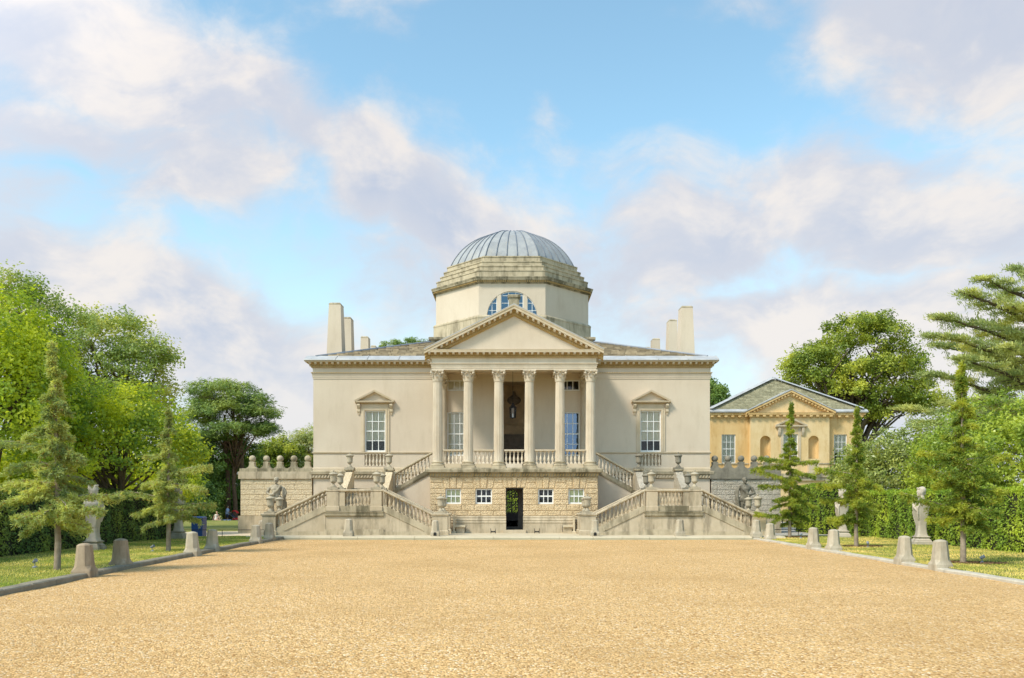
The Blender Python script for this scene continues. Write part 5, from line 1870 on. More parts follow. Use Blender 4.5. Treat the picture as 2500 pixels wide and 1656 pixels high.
for a, c in ((-.27, -.2), (.2, .27)): b.box(bix + a, bix + c, biy - .25, biy + .25, .741, .90)
b.box(bix - .2, bix + .2, biy + .2, biy + .25, .741, .90)
b.loft([rect(bix - .27, bix + .27, biy - .27, biy + .27, p, z) for p, z in [(0, .901), (.01, .95), (-.05, 1.0)]])
b.build('hood', M['blue'], t_)

# ------------------------------------------------------------------ statues
def herm(x, y, face, label, z=.07):
    """tapering term: draped bust on a pillar; face = +1 looks towards +X"""
    t_ = thing('herm_statue', label, 'statue', (x, y, z), 0 if face > 0 else PI, group='herm statues in front of the hedges')
    b = MB()
    b.loft([rect(-.27, .27, -.27, .27, p, z_) for p, z_ in [(.03, -.05), (.03, .12), (.0, .14), (.0, .18), (-.05, .22), (-.06, .27), (-.02, .29), (-.02, .31), (-.08, .33)]])
    b.build('base', M['herm'] if face < 0 else M['statue'], t_, world=False)
    b = MB()
    def se(cx, hx, hy, z_, n=20, pw=.55):
        return [(cx + hx * math.copysign(abs(math.cos(a)) ** pw, math.cos(a)), hy * math.copysign(abs(math.sin(a)) ** pw, math.sin(a)), z_) for a in [2 * PI * j / n for j in range(n)]]
    b.loft([se(.0, .22, .21, .30, pw=.4), se(.0, .185, .18, .42, pw=.4), se(.0, .165, .165, .58, pw=.4), se(0, .165, .165, .75, pw=.4), se(.0, .19, .185, .95, pw=.4), se(.01, .235, .225, 1.2, pw=.45), se(.01, .275, .26, 1.42, pw=.5), se(.0, .285, .295, 1.58, pw=.65), se(-.01, .24, .27, 1.70, pw=.8), se(-.02, .14, .15, 1.78, pw=1), se(-.02, .09, .095, 1.84, pw=1), se(-.01, .085, .088, 1.92, pw=1)])
    b.ell((.02, 0, 2.06), (.145, .115, .185), 16, 12)                 # head
    b.ell((-.045, 0, 2.12), (.145, .13, .145), 14, 10); b.tube([(.10, -.09, 2.17), (.155, 0, 2.20), (.10, .09, 2.17)], .03, 8)                  # hair mass
    b.ell((-.13, 0, 1.98), (.06, .06, .06), 10, 8)                    # knot of hair
    b.add(*[((.13, -.022, 2.13), (.13, .022, 2.13), (.20, 0, 2.04), (.135, -.03, 2.02), (.135, .03, 2.02)), [(0, 2, 1), (0, 3, 2), (1, 2, 4), (2, 3, 4), (0, 1, 4, 3)]])
    b.ell((.14, 0, 1.975), (.035, .035, .018), 10, 6); b.ell((.12, 0, 1.915), (.045, .045, .035), 10, 6)
    for e in (-1, 1): b.ell((.0, e * .105, 2.05), (.03, .015, .045), 8, 6)
    # drapery: sash from the shoulder and folds
    b.tube([(.05, -.26, 1.70), (.24, -.15, 1.60), (.295, .02, 1.46), (.26, .18, 1.32)], [.035, .05, .05, .03], 8)
    b.tube([(-.05, .22, 1.74), (.12, .25, 1.64), (.25, .23, 1.45), (.24, .21, 1.2), (.19, .17, .95)], [.04, .05, .04, .035, .02], 8)
    b.tube([(.14, -.24, 1.5), (.22, -.22, 1.25), (.18, -.18, 1.0), (.16, -.15, .8)], [.03, .03, .03, .01], 8)
    me = remeshed(b, 'figure', M['herm'], .018, 2)
    link('figure', me, t_)
    return t_


herm(X(228, 27.7), 27.7, 1, 'weathered herm statue with bare head before the left hedge, beside nearest conifer', LH)
herm(X(436, 36.2), 36.2, 1, 'herm statue mostly hidden behind the second conifer on the left', LH)
herm(X(2249, 32.0), 32.0, -1, 'pale herm statue before the right hedge, left of the nearest right conifer', .05)
herm(X(2056, 37.6), 37.6, -1, 'pale herm statue behind the middle right conifer, at the end of the hedge', .05)


def draped_figure(x, y, mat, label, flip=1):
    z0 = .92
    t_ = thing('standing_statue', label, 'statue', (x, y, .012))
    b = MB(); b.loft([rect(-.36, .36, -.36, .36, p, z) for p, z in [(.06, 0), (.06, .15), (0, .2), (0, .8), (.04, .84), (.04, z0 - .001)]])
    b.build('pedestal', M['stair'], t_, world=False)
    b = MB()
    # legs: weight on one, other bent with the knee forward
    b.tube([(.12, 0, z0 + .98), (.12, -.02, z0 + .55), (.11, .02, z0 + .10), (.11, 0, z0 + .05)], [.13, .10, .06, .055], 10)
    b.tube([(-.10, 0, z0 + .98), (-.16, -.14, z0 + .58), (-.12, .02, z0 + .14), (-.12, .0, z0 + .05)], [.13, .10, .06, .055], 10)
    for xx in (.11, -.12): b.ell((xx, -.08, z0 + .05), (.055, .14, .05), 10, 6)
    # torso, cloak
    b.tube([(.0, 0, z0 + .92), (.02, .0, z0 + 1.15), (.0, .01, z0 + 1.42), (.0, .02, z0 + 1.60)], [.20, .18, .24, .12], 12)
    b.ell((0, .02, z0 + 1.50), (.31, .15, .15), 14, 8)
    b.tube([(0, .02, z0 + 1.6), (0, 0, z0 + 1.75)], [.07, .065], 8)
    b.ell((.01, -.03, z0 + 1.86), (.105, .12, .15), 14, 10)
    b.ell((.01, .02, z0 + 1.91), (.12, .12, .13), 12, 8)
    b.ell((.01, -.10, z0 + 1.76), (.06, .05, .07), 10, 6)        # beard
    b.ell((.01, -.155, z0 + 1.85), (.02, .03, .035), 8, 6)       # nose
    for e in (-1, 1): b.ell((e * .045, -.135, z0 + 1.885), (.022, .015, .012), 8, 6)
    # arms: one bent across the waist holding the cloak, one down to a support
    b.tube([(-.29, .02, z0 + 1.5), (-.40, -.02, z0 + 1.2), (-.22, -.2, z0 + 1.12), (-.06, -.24, z0 + 1.14)], [.085, .075, .06, .045], 10)
    b.tube([(.29, .02, z0 + 1.5), (.42, .04, z0 + 1.25), (.40, -.05, z0 + 1.0), (.36, -.1, z0 + .88)], [.085, .075, .055, .045], 10)
    for i in range(4):
        b.tube([(-.06, -.24, z0 + 1.17 - i * .022), (.0, -.275, z0 + 1.165 - i * .022), (.03, -.25, z0 + 1.155 - i * .022)], .012, 6)
        b.tube([(.36 - i * .02, -.12, z0 + .88), (.355 - i * .02, -.15, z0 + .82), (.35 - i * .02, -.13, z0 + .77)], .012, 6)
    b.tube([(-.08, -.23, z0 + 1.18), (-.04, -.27, z0 + 1.21)], .013, 6); b.tube([(.38, -.1, z0 + .88), (.39, -.16, z0 + .84)], .013, 6)
    # cloak folds sweeping over shoulder, hip and down behind the leg
    for i in range(5):
        b.tube([(.25 - i * .05, -.10, z0 + 1.60), (.12 - i * .05, -.2, z0 + 1.35 - i * .03), (-.12 - i * .02, -.2, z0 + 1.10 - i * .05), (-.2, -.1, z0 + .95 - i * .06)], [.035, .04, .035, .02], 6)
    for i in range(6):
        b.tube([(.30 + .03 * math.sin(i), .02 + .03 * i - .08, z0 + 1.45), (.36, .0 + .04 * i - .1, z0 + 1.0), (.30 + .02 * i, .02 + .04 * i - .1, z0 + .5), (.28, .05 * i - .1, z0 + .08)], [.04, .06, .06, .05], 6)
    for i in range(3):
        b.tube([(-.15 + .1 * i, -.17, z0 + 1.05), (-.17 + .12 * i, -.19, z0 + .85), (-.2 + .14 * i, -.16, z0 + .62)], [.03, .05, .02], 6)
    b.ell((.05, .0, z0 + .88), (.26, .19, .2), 12, 8)
    b.tube([(.34, .08, z0), (.34, .08, z0 + .75)], [.16, .13], 10)   # stump support
    b.box(-.3, .42, -.24, .26, z0 - .02, z0 + .05)
    if flip < 0: b.mirror_x()
    link('figure', remeshed(b, 'figure', mat, .022, 1), t_, sc=(1.14, 1.1, 1.0))


draped_figure(X(674, 42.3), 42.3, M['statue'], 'cloaked bearded stone statue with hand at waist by the left garden wall', 1)
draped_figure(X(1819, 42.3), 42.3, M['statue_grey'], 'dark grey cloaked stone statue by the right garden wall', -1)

# ------------------------------------------------------------------ people on the far lawn
M['skin'] = plain('skin', (0.46, 0.27, 0.19), 0.6, 0, .05)
M['shirt'] = plain('pale_blue_shirt', (0.34, 0.42, 0.66), 0.85, 0, .08, 5)
M['shorts'] = plain('navy_shorts', (0.03, 0.035, 0.075), 0.85, 0, .1, 5)
M['hair'] = plain('dark_hair', (0.035, 0.025, 0.02), 0.7)
M['hair_fair'] = plain('fair_hair', (0.36, 0.22, 0.10), 0.7)
M['cotton'] = plain('white_cotton', (0.62, 0.55, 0.50), 0.9)
M['red'] = plain('red_fabric', (0.62, 0.02, 0.02), 0.8, 0, .1)
M['denim'] = plain('blue_denim', (0.15, 0.22, 0.42), 0.9)
M['rubber'] = plain('grey_rubber', (0.25, 0.25, 0.25), 0.8)


def fingers(b, wrist, d, side, s=1.0):
    d = Vector(d).normalized(); side = Vector(side).normalized(); w = Vector(wrist)
    b.ell(w + d * .045, (.04, .04, .05), 8, 6)
    for i in range(4):
        o_ = w + d * .08 + side * (.03 - .02 * i)
        L = (.06, .075, .07, .055)[i]
        dn = (d + Vector((0, 0, -.5))).normalized()
        b.tube([o_, o_ + d * L * .5, o_ + d * L * .5 + dn * L * .5], [.010, .009, .007], 6)
    o_ = w + d * .03 + side * .04
    b.tube([o_, o_ + side * .03 + d * .02, o_ + side * .035 + d * .055], [.011, .010, .008], 6)


my = 86.0
mz = gh(0, my)
mx = X(555, my)
t_ = thing('person', 'man in pale blue shirt and navy shorts pushing a red pushchair on the lawn', 'person', (mx, my, mz))
b = MB()
for e, kx_, fx in ((1, .06, .16), (-1, -.02, -.10)):
    b.tube([(0, -e * .10, .92), (kx_, -e * .10, .50), (fx * .6, -e * .10, .10), (fx * .6, -e * .1, .06)], [.10, .065, .045, .045], 10)
    b.ell((fx * .6 + .06, -e * .10, .045), (.13, .05, .045), 10, 6)
b.tube([(0, 0, .86), (0, 0, 1.1), (.02, 0, 1.35), (.02, 0, 1.48)], [.155, .15, .17, .09], 12)
b.ell((.02, 0, 1.40), (.12, .22, .09), 12, 8)
b.tube([(.02, 0, 1.45), (.03, 0, 1.56)], [.06, .055], 8)
b.ell((.05, 0, 1.655), (.095, .075, .12), 12, 10)
b.ell((.145, 0, 1.645), (.02, .015, .025), 8, 6); b.ell((.13, 0, 1.59), (.02, .025, .01), 8, 6)
for e in (-1, 1):
    b.ell((.05, e * .078, 1.65), (.018, .01, .03), 6, 5); b.ell((.135, e * .03, 1.675), (.012, .014, .010), 6, 5)
b.tube([(.02, -.21, 1.41), (.06, -.25, 1.16), (.32, -.22, 1.06), (.42, -.2, 1.05)], [.055, .045, .036, .028], 8)
b.tube([(.02, .21, 1.41), (-.08, .26, 1.16), (.02, .27, .95), (.03, .27, .88)], [.055, .045, .036, .028], 8)
me = remeshed(b, 'body', M['skin'], .016, 2)
body = link('body', me, t_)
b = MB(); fingers(b, (.42, -.2, 1.05), (1, 0, 0), (0, 1, .2)); fingers(b, (.03, .27, .88), (0, 0, -1), (1, 0, 0))
b.build('hand', M['skin'], t_, True, world=False)
b = MB()
b.tube([(0, 0, .82), (0, 0, 1.1), (.02, 0, 1.35), (.02, 0, 1.49)], [.19, .18, .195, .085], 14)
b.ell((.02, 0, 1.40), (.135, .235, .105), 14, 8)
b.tube([(.02, -.21, 1.42), (.05, -.25, 1.18), (.14, -.245, 1.12)], [.075, .07, .065], 10); b.tube([(.02, .21, 1.42), (-.07, .255, 1.18), (-.06, .265, 1.10)], [.075, .07, .065], 10)
link('shirt', remeshed(b, 'shirt', M['shirt'], .02, 2), t_)
b = MB()
b.tube([(0, 0, .98), (0, 0, .84)], [.175, .17], 12)
for e, kx_ in ((1, .06), (-1, -.02)): b.tube([(0, -e * .09, .88), (kx_, -e * .10, .50)], [.125, .10], 10)
link('shorts', remeshed(b, 'shorts', M['shorts'], .02, 2), t_)
b = MB(); b.ell((.035, 0, 1.70), (.105, .085, .095), 12, 8)
b.build('hair', M['hair'], t_, True, world=False)
# pushchair
pyx = X(571.5, my)
t_ = thing('pushchair', 'red pushchair with domed hood beside the man on the far lawn', 'pushchair', (pyx, my, mz))
b = MB()
n = 10
for i in range(n):
    a0, a1 = PI * (.02 + .72 * i / n), PI * (.02 + .72 * (i + 1) / n)
    for yy0, yy1, k0, k1 in ((-.28, -.14, .75, 1), (-.14, .14, 1, 1), (.14, .28, 1, .75)):
        b.add([(.08 + .38 * k0 * math.cos(a0), yy0, .95 + .33 * k0 * math.sin(a0)), (.08 + .38 * k1 * math.cos(a0), yy1, .95 + .33 * k1 * math.sin(a0)),
               (.08 + .38 * k1 * math.cos(a1), yy1, .95 + .33 * k1 * math.sin(a1)), (.08 + .38 * k0 * math.cos(a1), yy0, .95 + .33 * k0 * math.sin(a1))], [(0, 1, 2, 3)])
b.build('hood', M['red'], t_, True, world=False)
b = MB()
b.loft([[(-.25, -.22, .95), (-.25, .22, .95), (-.18, .22, .93), (-.18, -.22, .93)], [(-.05, -.22, .55), (-.05, .22, .55), (.02, .22, .6), (.02, -.22, .6)], [(.35, -.22, .52), (.35, .22, .52), (.35, .22, .6), (.35, -.22, .6)]])
b.build('seat', M['shorts'], t_, world=False)
b = MB(); b.loft([rect(-.1, .38, -.2, .2, p, z) for p, z in [(-.04, .26), (0, .30), (.03, .46), (-.02, .5)]])
b.build('basket', M['red'], t_, world=False)
b = MB()
for e in (-1, 1):
    b.tube([(-.52, e * .22, 1.06), (-.3, e * .22, .8), (.42, e * .24, .15)], .018, 6); b.tube([(.1, e * .23, .6), (-.32, e * .24, .15)], .018, 6)
b.tube([(-.52, -.22, 1.06), (-.52, .22, 1.06)], .02, 6)
b.build('frame', M['rubber'], t_, world=False)
for xx, e in ((.42, -1), (.42, 1), (-.32, -1), (-.32, 1)):
    MB().tube([(xx, e * .26 - .02, .15), (xx, e * .26 + .02, .15)], .15, 16).build('wheel', M['rubber'], t_, world=False)
# woman sitting on the grass
sy_ = 80.0
sz = gh(0, sy_)
t_ = thing('person', 'woman in white top sitting on the grass with head resting on hand', 'person', (X(528, sy_), sy_, sz), PI * .05)
b = MB()
b.tube([(0, 0, .14), (.02, 0, .4), (.04, -.02, .62), (.04, -.02, .68)], [.17, .14, .16, .08], 12)
b.ell((.04, 0, .60), (.20, .10, .08), 12, 8)
b.tube([(.04, -.02, .66), (.05, -.03, .74)], [.05, .045], 8)
b.ell((.06, -.05, .84), (.075, .09, .11), 12, 10); b.ell((.06, -.145, .83), (.013, .02, .022), 6, 5)
for e in (-1, 1): b.ell((.06 + e * .03, -.13, .86), (.013, .01, .009), 6, 5)
b.tube([(.08, -.03, .14), (.32, -.25, .42), (.46, -.30, .08), (.52, -.34, .05)], [.10, .07, .045, .04], 10)
b.tube([(-.08, -.03, .13), (.12, -.35, .12), (.45, -.42, .07), (.52, -.44, .05)], [.10, .07, .045, .04], 10)
b.tube([(.22, -.02, .6), (.30, -.16, .42), (.16, -.17, .62), (.13, -.14, .74)], [.05, .042, .034, .028], 8)
b.tube([(-.15, -.0, .6), (-.26, .06, .36), (-.30, .10, .08)], [.05, .042, .03], 8)
link('body', remeshed(b, 'body', M['skin'], .018, 2), t_)
b = MB(); fingers(b, (.13, -.14, .74), (-.2, .1, 1), (0, 1, 0)); fingers(b, (-.30, .10, .07), (-1, .2, 0), (0, 1, 0))
b.build('hand', M['skin'], t_, True, world=False)
b = MB(); b.tube([(0, 0, .12), (.02, 0, .4), (.04, -.02, .62), (.04, -.02, .67)], [.20, .165, .18, .08], 12); b.ell((.04, 0, .60), (.215, .12, .095), 12, 8)
link('top', remeshed(b, 'top', M['cotton'], .02, 2), t_)
b = MB(); b.ell((.055, -.01, .88), (.10, .10, .10), 12, 8); b.tube([(.04, .06, .86), (.03, .08, .6)], [.07, .04], 8)
b.build('hair', M['hair_fair'], t_, True, world=False)
b = MB()
bxx = X(538, sy_ + .3)
t_ = thing('picnic_blanket', 'rumpled pale blue picnic blanket on the grass beside the sitting woman', 'blanket', (bxx, sy_ + .2, sz))
b = MB(); nx = 12
for j in range(7):
    for i in range(nx + 1):
        b.v.append((-.9 + 1.9 * i / nx, -.5 + j / 6, .05 + .09 * abs(math.sin(i * 1.3 + j)) * (i > 6)))
b.f = [(j * (nx + 1) + i, j * (nx + 1) + i + 1, (j + 1) * (nx + 1) + i + 1, (j + 1) * (nx + 1) + i) for j in range(6) for i in range(nx)]
b.build('cloth', M['denim'], t_, True, world=False)
# ------------------------------------------------------------------ vegetation
rng = np.random.default_rng(12)


def quads_mesh(name, V, mat, smooth=False):
    """V: (N,4,3) quads"""
    n = len(V)
    me = bpy.data.meshes.new(name)
    me.vertices.add(4 * n)
    me.vertices.foreach_set('co', np.ascontiguousarray(V, dtype=np.float32).ravel())
    me.loops.add(4 * n)
    me.loops.foreach_set('vertex_index', np.arange(4 * n, dtype=np.int32))
    me.polygons.add(n)
    me.polygons.foreach_set('loop_start', np.arange(0, 4 * n, 4, dtype=np.int32))
    me.update(calc_edges=True)
    me.materials.append(mat)
    return me


def unit(a): return a / np.maximum(1e-9, np.linalg.norm(a, axis=-1, keepdims=True))


def leaves(P, Nr, L, W, fold=.25):
    """diamond leaves at P, facing Nr, length L, width W (arrays)"""
    n = len(P)
    r = rng.normal(size=(n, 3))
    t = unit(np.cross(Nr, r)); s = np.cross(Nr, t)
    L = np.broadcast_to(L, (n,))[:, None] * rng.uniform(.7, 1.25, (n, 1)); W = np.broadcast_to(W, (n,))[:, None] * rng.uniform(.75, 1.2, (n, 1))
    a = P - t * L * .5
    b = P + s * W * .5 + Nr * L * fold * .3 - t * L * .1
    c = P + t * L * .5
    d = P - s * W * .5 + Nr * L * fold * .3 - t * L * .1
    return np.stack([a, b, c, d], 1)


def strips(P, D, L, W):
    """narrow needle tufts from P along D"""
    n = len(P)
    s = unit(np.cross(D, rng.normal(size=(n, 3))))
    L = np.broadcast_to(L, (n,))[:, None]; W = np.broadcast_to(W, (n,))[:, None]
    return np.stack([P - s * W * .4, P + s * W * .4, P + D * L + s * W * .5, P + D * L - s * W * .5], 1)


def rand_dirs(n): return unit(rng.normal(size=(n, 3)))


def crown(blobs, n_clumps, per, clump_r, flat=.75, shell=.55, up=.5, droop_under=.35):
    """clumps of leaves through ellipsoid volumes; returns clump centres, leaf points, leaf normals"""
    B = np.array(blobs, float)
    wgt = (B[:, 3] * B[:, 4] * B[:, 5]) ** (2 / 3)
    idx = rng.choice(len(B), n_clumps, p=wgt / wgt.sum())
    d = rand_dirs(n_clumps)
    d[:, 2] = np.where(d[:, 2] < -droop_under, -d[:, 2] * .6, d[:, 2])
    rad = shell + (1.16 - shell) * rng.random((n_clumps, 1)) ** .8
    C = B[idx, :3] + d * rad * B[idx, 3:6]
    k = np.repeat(np.arange(n_clumps), per)
    cr = clump_r * rng.uniform(.6, 1.35, n_clumps)
    off = rand_dirs(len(k)) * (rng.random((len(k), 1)) ** .5) * cr[k, None]
    off[:, 2] *= flat
    P = C[k] + off
    Nr = unit(d[k] * .55 + rand_dirs(len(k)) * .75 + np.array([0, 0, up]))
    return C, P, Nr


def limbs(mb, base, top, r0, targets, n=14, seed=1, wob=.25):
    """trunk from base to top and limbs curving to targets"""
    r_ = random.Random(seed)
    base, top = Vector(base), Vector(top)
    pts = [base.lerp(top, i / 6) + Vector((r_.uniform(-wob, wob), r_.uniform(-wob, wob), 0)) * (i > 0) * .5 for i in range(7)]
    mb.tube([base - Vector((0, 0, .3))] + pts, [r0 * 1.35] + [r0 * (1.15 if i == 0 else 1 - .11 * i) for i in range(7)], 9)
    for i in range(min(n, len(targets))):
        tg = base.lerp(top, .6).lerp(Vector(targets[i]), .82)
        f = r_.uniform(.35, .95)
        o_ = base.lerp(top, f)
        if tg.z < o_.z + .1: f = max(.25, f - .35); o_ = base.lerp(top, f)
        mid = o_.lerp(tg, .5) + Vector((r_.uniform(-.4, .4), r_.uniform(-.4, .4), r_.uniform(.0, .6))) * (tg - o_).length * .18
        q = [o_, o_.lerp(mid, .55), mid, mid.lerp(tg, .55) + Vector((0, 0, .04 * (tg - o_).length)), tg]
        rr_ = r0 * r_.uniform(.28, .45)
        mb.tube(q, [rr_, rr_ * .8, rr_ * .6, rr_ * .4, rr_ * .15], 6)
        for j in range(3):
            s_ = q[2 + j % 2]
            e = s_ + Vector((r_.uniform(-1, 1), r_.uniform(-1, 1), r_.uniform(-.1, .9))) * (tg - o_).length * .3
            mb.tube([s_, s_.lerp(e, .5) + Vector((0, 0, .05)), e], [rr_ * .4, rr_ * .25, rr_ * .08], 5)


def tree(name, label, base, top, r0, blobs, n_clumps, per, clump_r, leaf, mat, bark, group=None, cat='tree', ratio=.62, n_limbs=18, seed=1, **kw):
    t_ = thing(name, label, cat, tuple(base), group=group)
    C, P, Nr = crown(blobs, n_clumps, per, clump_r, **kw)
    tb = MB()
    order = rng.permutation(len(C))[:n_limbs]
    limbs(tb, base, top, r0, [tuple(C[i]) for i in order], n_limbs, seed)
    tb.build('trunk', bark, t_, True)
    me = quads_mesh('crown', leaves(P, Nr, leaf, leaf * ratio), mat)
    link('crown', me, t_, world=True)
    return t_


def pb(px, py, Y, rx, ry, rd=None):
    k = Y / F
    return (X(px, Y), Y, Z(py, Y), rx * k, rd if rd else rx * k * .9, ry * k)


LM = {
    'lime': leaf_mat('lime_leaves', (0.040, 0.066, 0.010), (0.115, 0.148, 0.014), (0.170, 0.188, 0.018), .5, .5, .55),
    'lime2': leaf_mat('bright_leaves', (0.036, 0.062, 0.012), (0.118, 0.150, 0.016), (0.190, 0.200, 0.016), .5, .5, .6),
    'dull': leaf_mat('dull_leaves', (0.050, 0.075, 0.020), (0.105, 0.128, 0.036), (0.160, 0.160, 0.045), .4, .55, .35),
    'dark': leaf_mat('dark_leaves', (0.018, 0.036, 0.011), (0.045, 0.072, 0.018), (0.06, 0.088, 0.018), .3, .5, .4),
    'oak': leaf_mat('oak_leaves', (0.024, 0.042, 0.007), (0.088, 0.108, 0.014), (0.150, 0.156, 0.022), .36, .5, .25),
    'pine': leaf_mat('pine_needles', (0.028, 0.050, 0.014), (0.062, 0.092, 0.022), (0.100, 0.120, 0.028), .25, .6, .3),
    'cedar': leaf_mat('cedar_needles', (0.055, 0.075, 0.028), (0.115, 0.130, 0.045), (0.165, 0.165, 0.052), .3, .6, .5),
    'deodar_l': leaf_mat('grey_green_needles', (0.050, 0.070, 0.026), (0.120, 0.138, 0.048), (0.160, 0.170, 0.055), .4, .6, 1.2, rare=(.33, .22, .06)),
    'deodar_r': leaf_mat('yellow_green_needles', (0.030, 0.050, 0.008), (0.082, 0.106, 0.014), (0.135, 0.145, 0.020), .4, .6, 1.3, rare=(.36, .30, .04)),
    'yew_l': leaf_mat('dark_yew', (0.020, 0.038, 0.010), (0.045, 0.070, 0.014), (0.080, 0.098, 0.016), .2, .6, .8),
    'yew_r': leaf_mat('bright_yew', (0.038, 0.068, 0.007), (0.085, 0.120, 0.011), (0.135, 0.160, 0.014), .3, .55, .8),
    'laurel': leaf_mat('laurel_leaves', (0.040, 0.058, 0.016), (0.095, 0.112, 0.032), (0.140, 0.148, 0.040), .3, .30, .5),
    'laurel2': leaf_mat('light_laurel_leaves', (0.040, 0.064, 0.010), (0.095, 0.124, 0.017), (0.145, 0.165, 0.025), .36, .33, .5),
    'grass_dry': leaf_mat('dry_grass_blades', (0.090, 0.105, 0.016), (0.215, 0.185, 0.045), (0.300, 0.225, 0.080), .3, .6, .5),
    'grass': leaf_mat('grass_blades', (0.075, 0.100, 0.014), (0.165, 0.165, 0.036), (0.250, 0.205, 0.07), .3, .6, .5),
}

# ---- hedges
def hedge(name, label, x0, x1, y0, y1, z0, z1, mat, corec, n, leaf, faces, round_=.12, cat='hedge', ratio=.4, seedy=0.0):
    t_ = thing(name, label, cat, ((x0 + x1) / 2, (y0 + y1) / 2, z0))
    c = MB(); c.box(x0 + .12, x1 - .12, y0 + .12, y1 - .12, z0 - .1, z1 - .14)  # solid dark box filling the hedge behind the leaves
    c.build('hedge_core', corec, t_)
    areas = {'xm': (y1 - y0) * (z1 - z0), 'xp': (y1 - y0) * (z1 - z0), 'ym': (x1 - x0) * (z1 - z0), 'yp': (x1 - x0) * (z1 - z0), 'zp': (x1 - x0) * (y1 - y0)}
    tot = sum(areas[f] for f in faces)
    PP, NN = [], []
    for f in faces:
        k = int(n * areas[f] / tot)
        u, v = rng.random(k), rng.random(k)
        lump = .07 * np.sin(u * (y1 - y0) * 2.3 + 1.7) * np.sin(v * 4 + u * 9) + .05 * np.sin(u * (y1 - y0) * 6.1)
        dpt = -np.abs(rng.normal(0, .07, k)) + lump + .02
        if f in ('xm', 'xp'):
            s = -1 if f == 'xm' else 1
            P = np.stack([np.full(k, x0 if s < 0 else x1) + s * dpt, y0 + (y1 - y0) * u, z0 + (z1 - z0) * v], 1); nn = np.array([s, 0, 0.])
        elif f in ('ym', 'yp'):
            s = -1 if f == 'ym' else 1
            P = np.stack([x0 + (x1 - x0) * u, np.full(k, y0 if s < 0 else y1) + s * dpt, z0 + (z1 - z0) * v], 1); nn = np.array([0, s, 0.])
        else:
            P = np.stack([x0 + (x1 - x0) * u, y0 + (y1 - y0) * v, z1 + dpt], 1); nn = np.array([0, 0, 1.])
        PP.append(P); NN.append(unit(nn + rand_dirs(k) * .8 + np.array([0, 0, .25])))
    P, N_ = np.concatenate(PP), np.concatenate(NN)
    link('foliage', quads_mesh('foliage', leaves(P, N_, leaf, leaf * ratio), mat), t_, world=True)
    return t_


M['core'] = plain('dark_hedge_core', (0.030, 0.030, 0.014), 0.95)
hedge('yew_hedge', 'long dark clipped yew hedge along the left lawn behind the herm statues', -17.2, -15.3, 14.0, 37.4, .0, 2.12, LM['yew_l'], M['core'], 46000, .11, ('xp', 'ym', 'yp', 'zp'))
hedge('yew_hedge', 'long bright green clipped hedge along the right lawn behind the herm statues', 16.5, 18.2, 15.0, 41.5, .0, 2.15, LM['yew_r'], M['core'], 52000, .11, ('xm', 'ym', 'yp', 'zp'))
hedge('yew_hedge', 'short bright clipped hedge block behind the middle right conifer', 15.75, 17.4, 42.0, 46.2, .0, 2.55, LM['yew_r'], M['core'], 12000, .11, ('xm', 'ym', 'xp', 'zp'))

hedge('garden_hedge', 'green garden hedge glimpsed through the ground floor doorway', -6, 6, 96, 97.5, gh(0, 97), 4.2, LM['yew_r'], M['core'], 5000, .2, ('ym', 'zp'))
# ---- laurel bank beyond the right hedge
def laurel(name, label, blobs, n, per, leaf, mat, cat='shrub'):
    base = (blobs[0][0], blobs[0][1], 0)
    return tree(name, label, base, (base[0], base[1], 2.4), .12, blobs, n, per, .42, leaf, mat, M['bark'], cat=cat, group='shrubs and trees beyond the right hedge', shell=.75, up=.25, n_limbs=10, ratio=.5, flat=.9)


laurel('laurel_bush', 'dense glossy grey green laurel above the right hedge, next to pavilion', [pb(2150, 1170, 43, 100, 105, 2.6), pb(2260, 1150, 42, 120, 120, 2.8), pb(2090, 1190, 44, 60, 70, 2), pb(2220, 1200, 43, 130, 50, 2)], 620, 44, .17, LM['laurel'])
laurel('laurel_bush', 'tall pale green broadleaf shrub at far right above the hedge', [pb(2400, 1120, 37, 120, 125, 2.6), pb(2520, 1100, 36, 130, 140, 2.8), pb(2330, 1150, 38, 90, 100, 2.4), pb(2660, 1090, 34, 150, 150, 3), pb(2480, 1190, 36, 170, 50, 2), pb(2350, 1195, 38, 120, 50, 2)], 760, 46, .17, LM['laurel2'])

# ---- trees on the left
tree('maple_tree', 'bright lime green tree at the far left edge behind the hedge', (X(-20, 29), 29, 0), (X(-10, 29), 29, 6.5), .22,
     [pb(-20, 860, 29, 150, 170, 3), pb(60, 930, 29, 90, 120, 2.2), pb(-60, 1040, 28, 190, 130, 3.2), pb(85, 1010, 30, 75, 110, 2), pb(-120, 800, 30, 140, 140, 3), pb(40, 1110, 29, 110, 70, 2)],
     470, 62, .62, .155, LM['lime'], M['bark'], group='broadleaf trees beyond the left hedge', seed=3, shell=.72, n_limbs=30)
tree('maple_tree', 'low spreading bright green tree above the left hedge, behind the conifers', (X(290, 33), 33, 0), (X(290, 33), 33, 3.6), .18,
     [pb(300, 1060, 33, 120, 110, 2.6), pb(200, 1050, 33, 90, 120, 2.4), pb(385, 1085, 33.5, 85, 90, 2.2), pb(150, 1100, 32.5, 90, 90, 2.2), pb(440, 1130, 34, 50, 60, 1.6), pb(260, 1150, 32, 170, 50, 2), pb(120, 1030, 34, 60, 70, 2)],
     520, 60, .58, .15, LM['lime2'], M['bark'], group='broadleaf trees beyond the left hedge', seed=5, shell=.75, n_limbs=30)
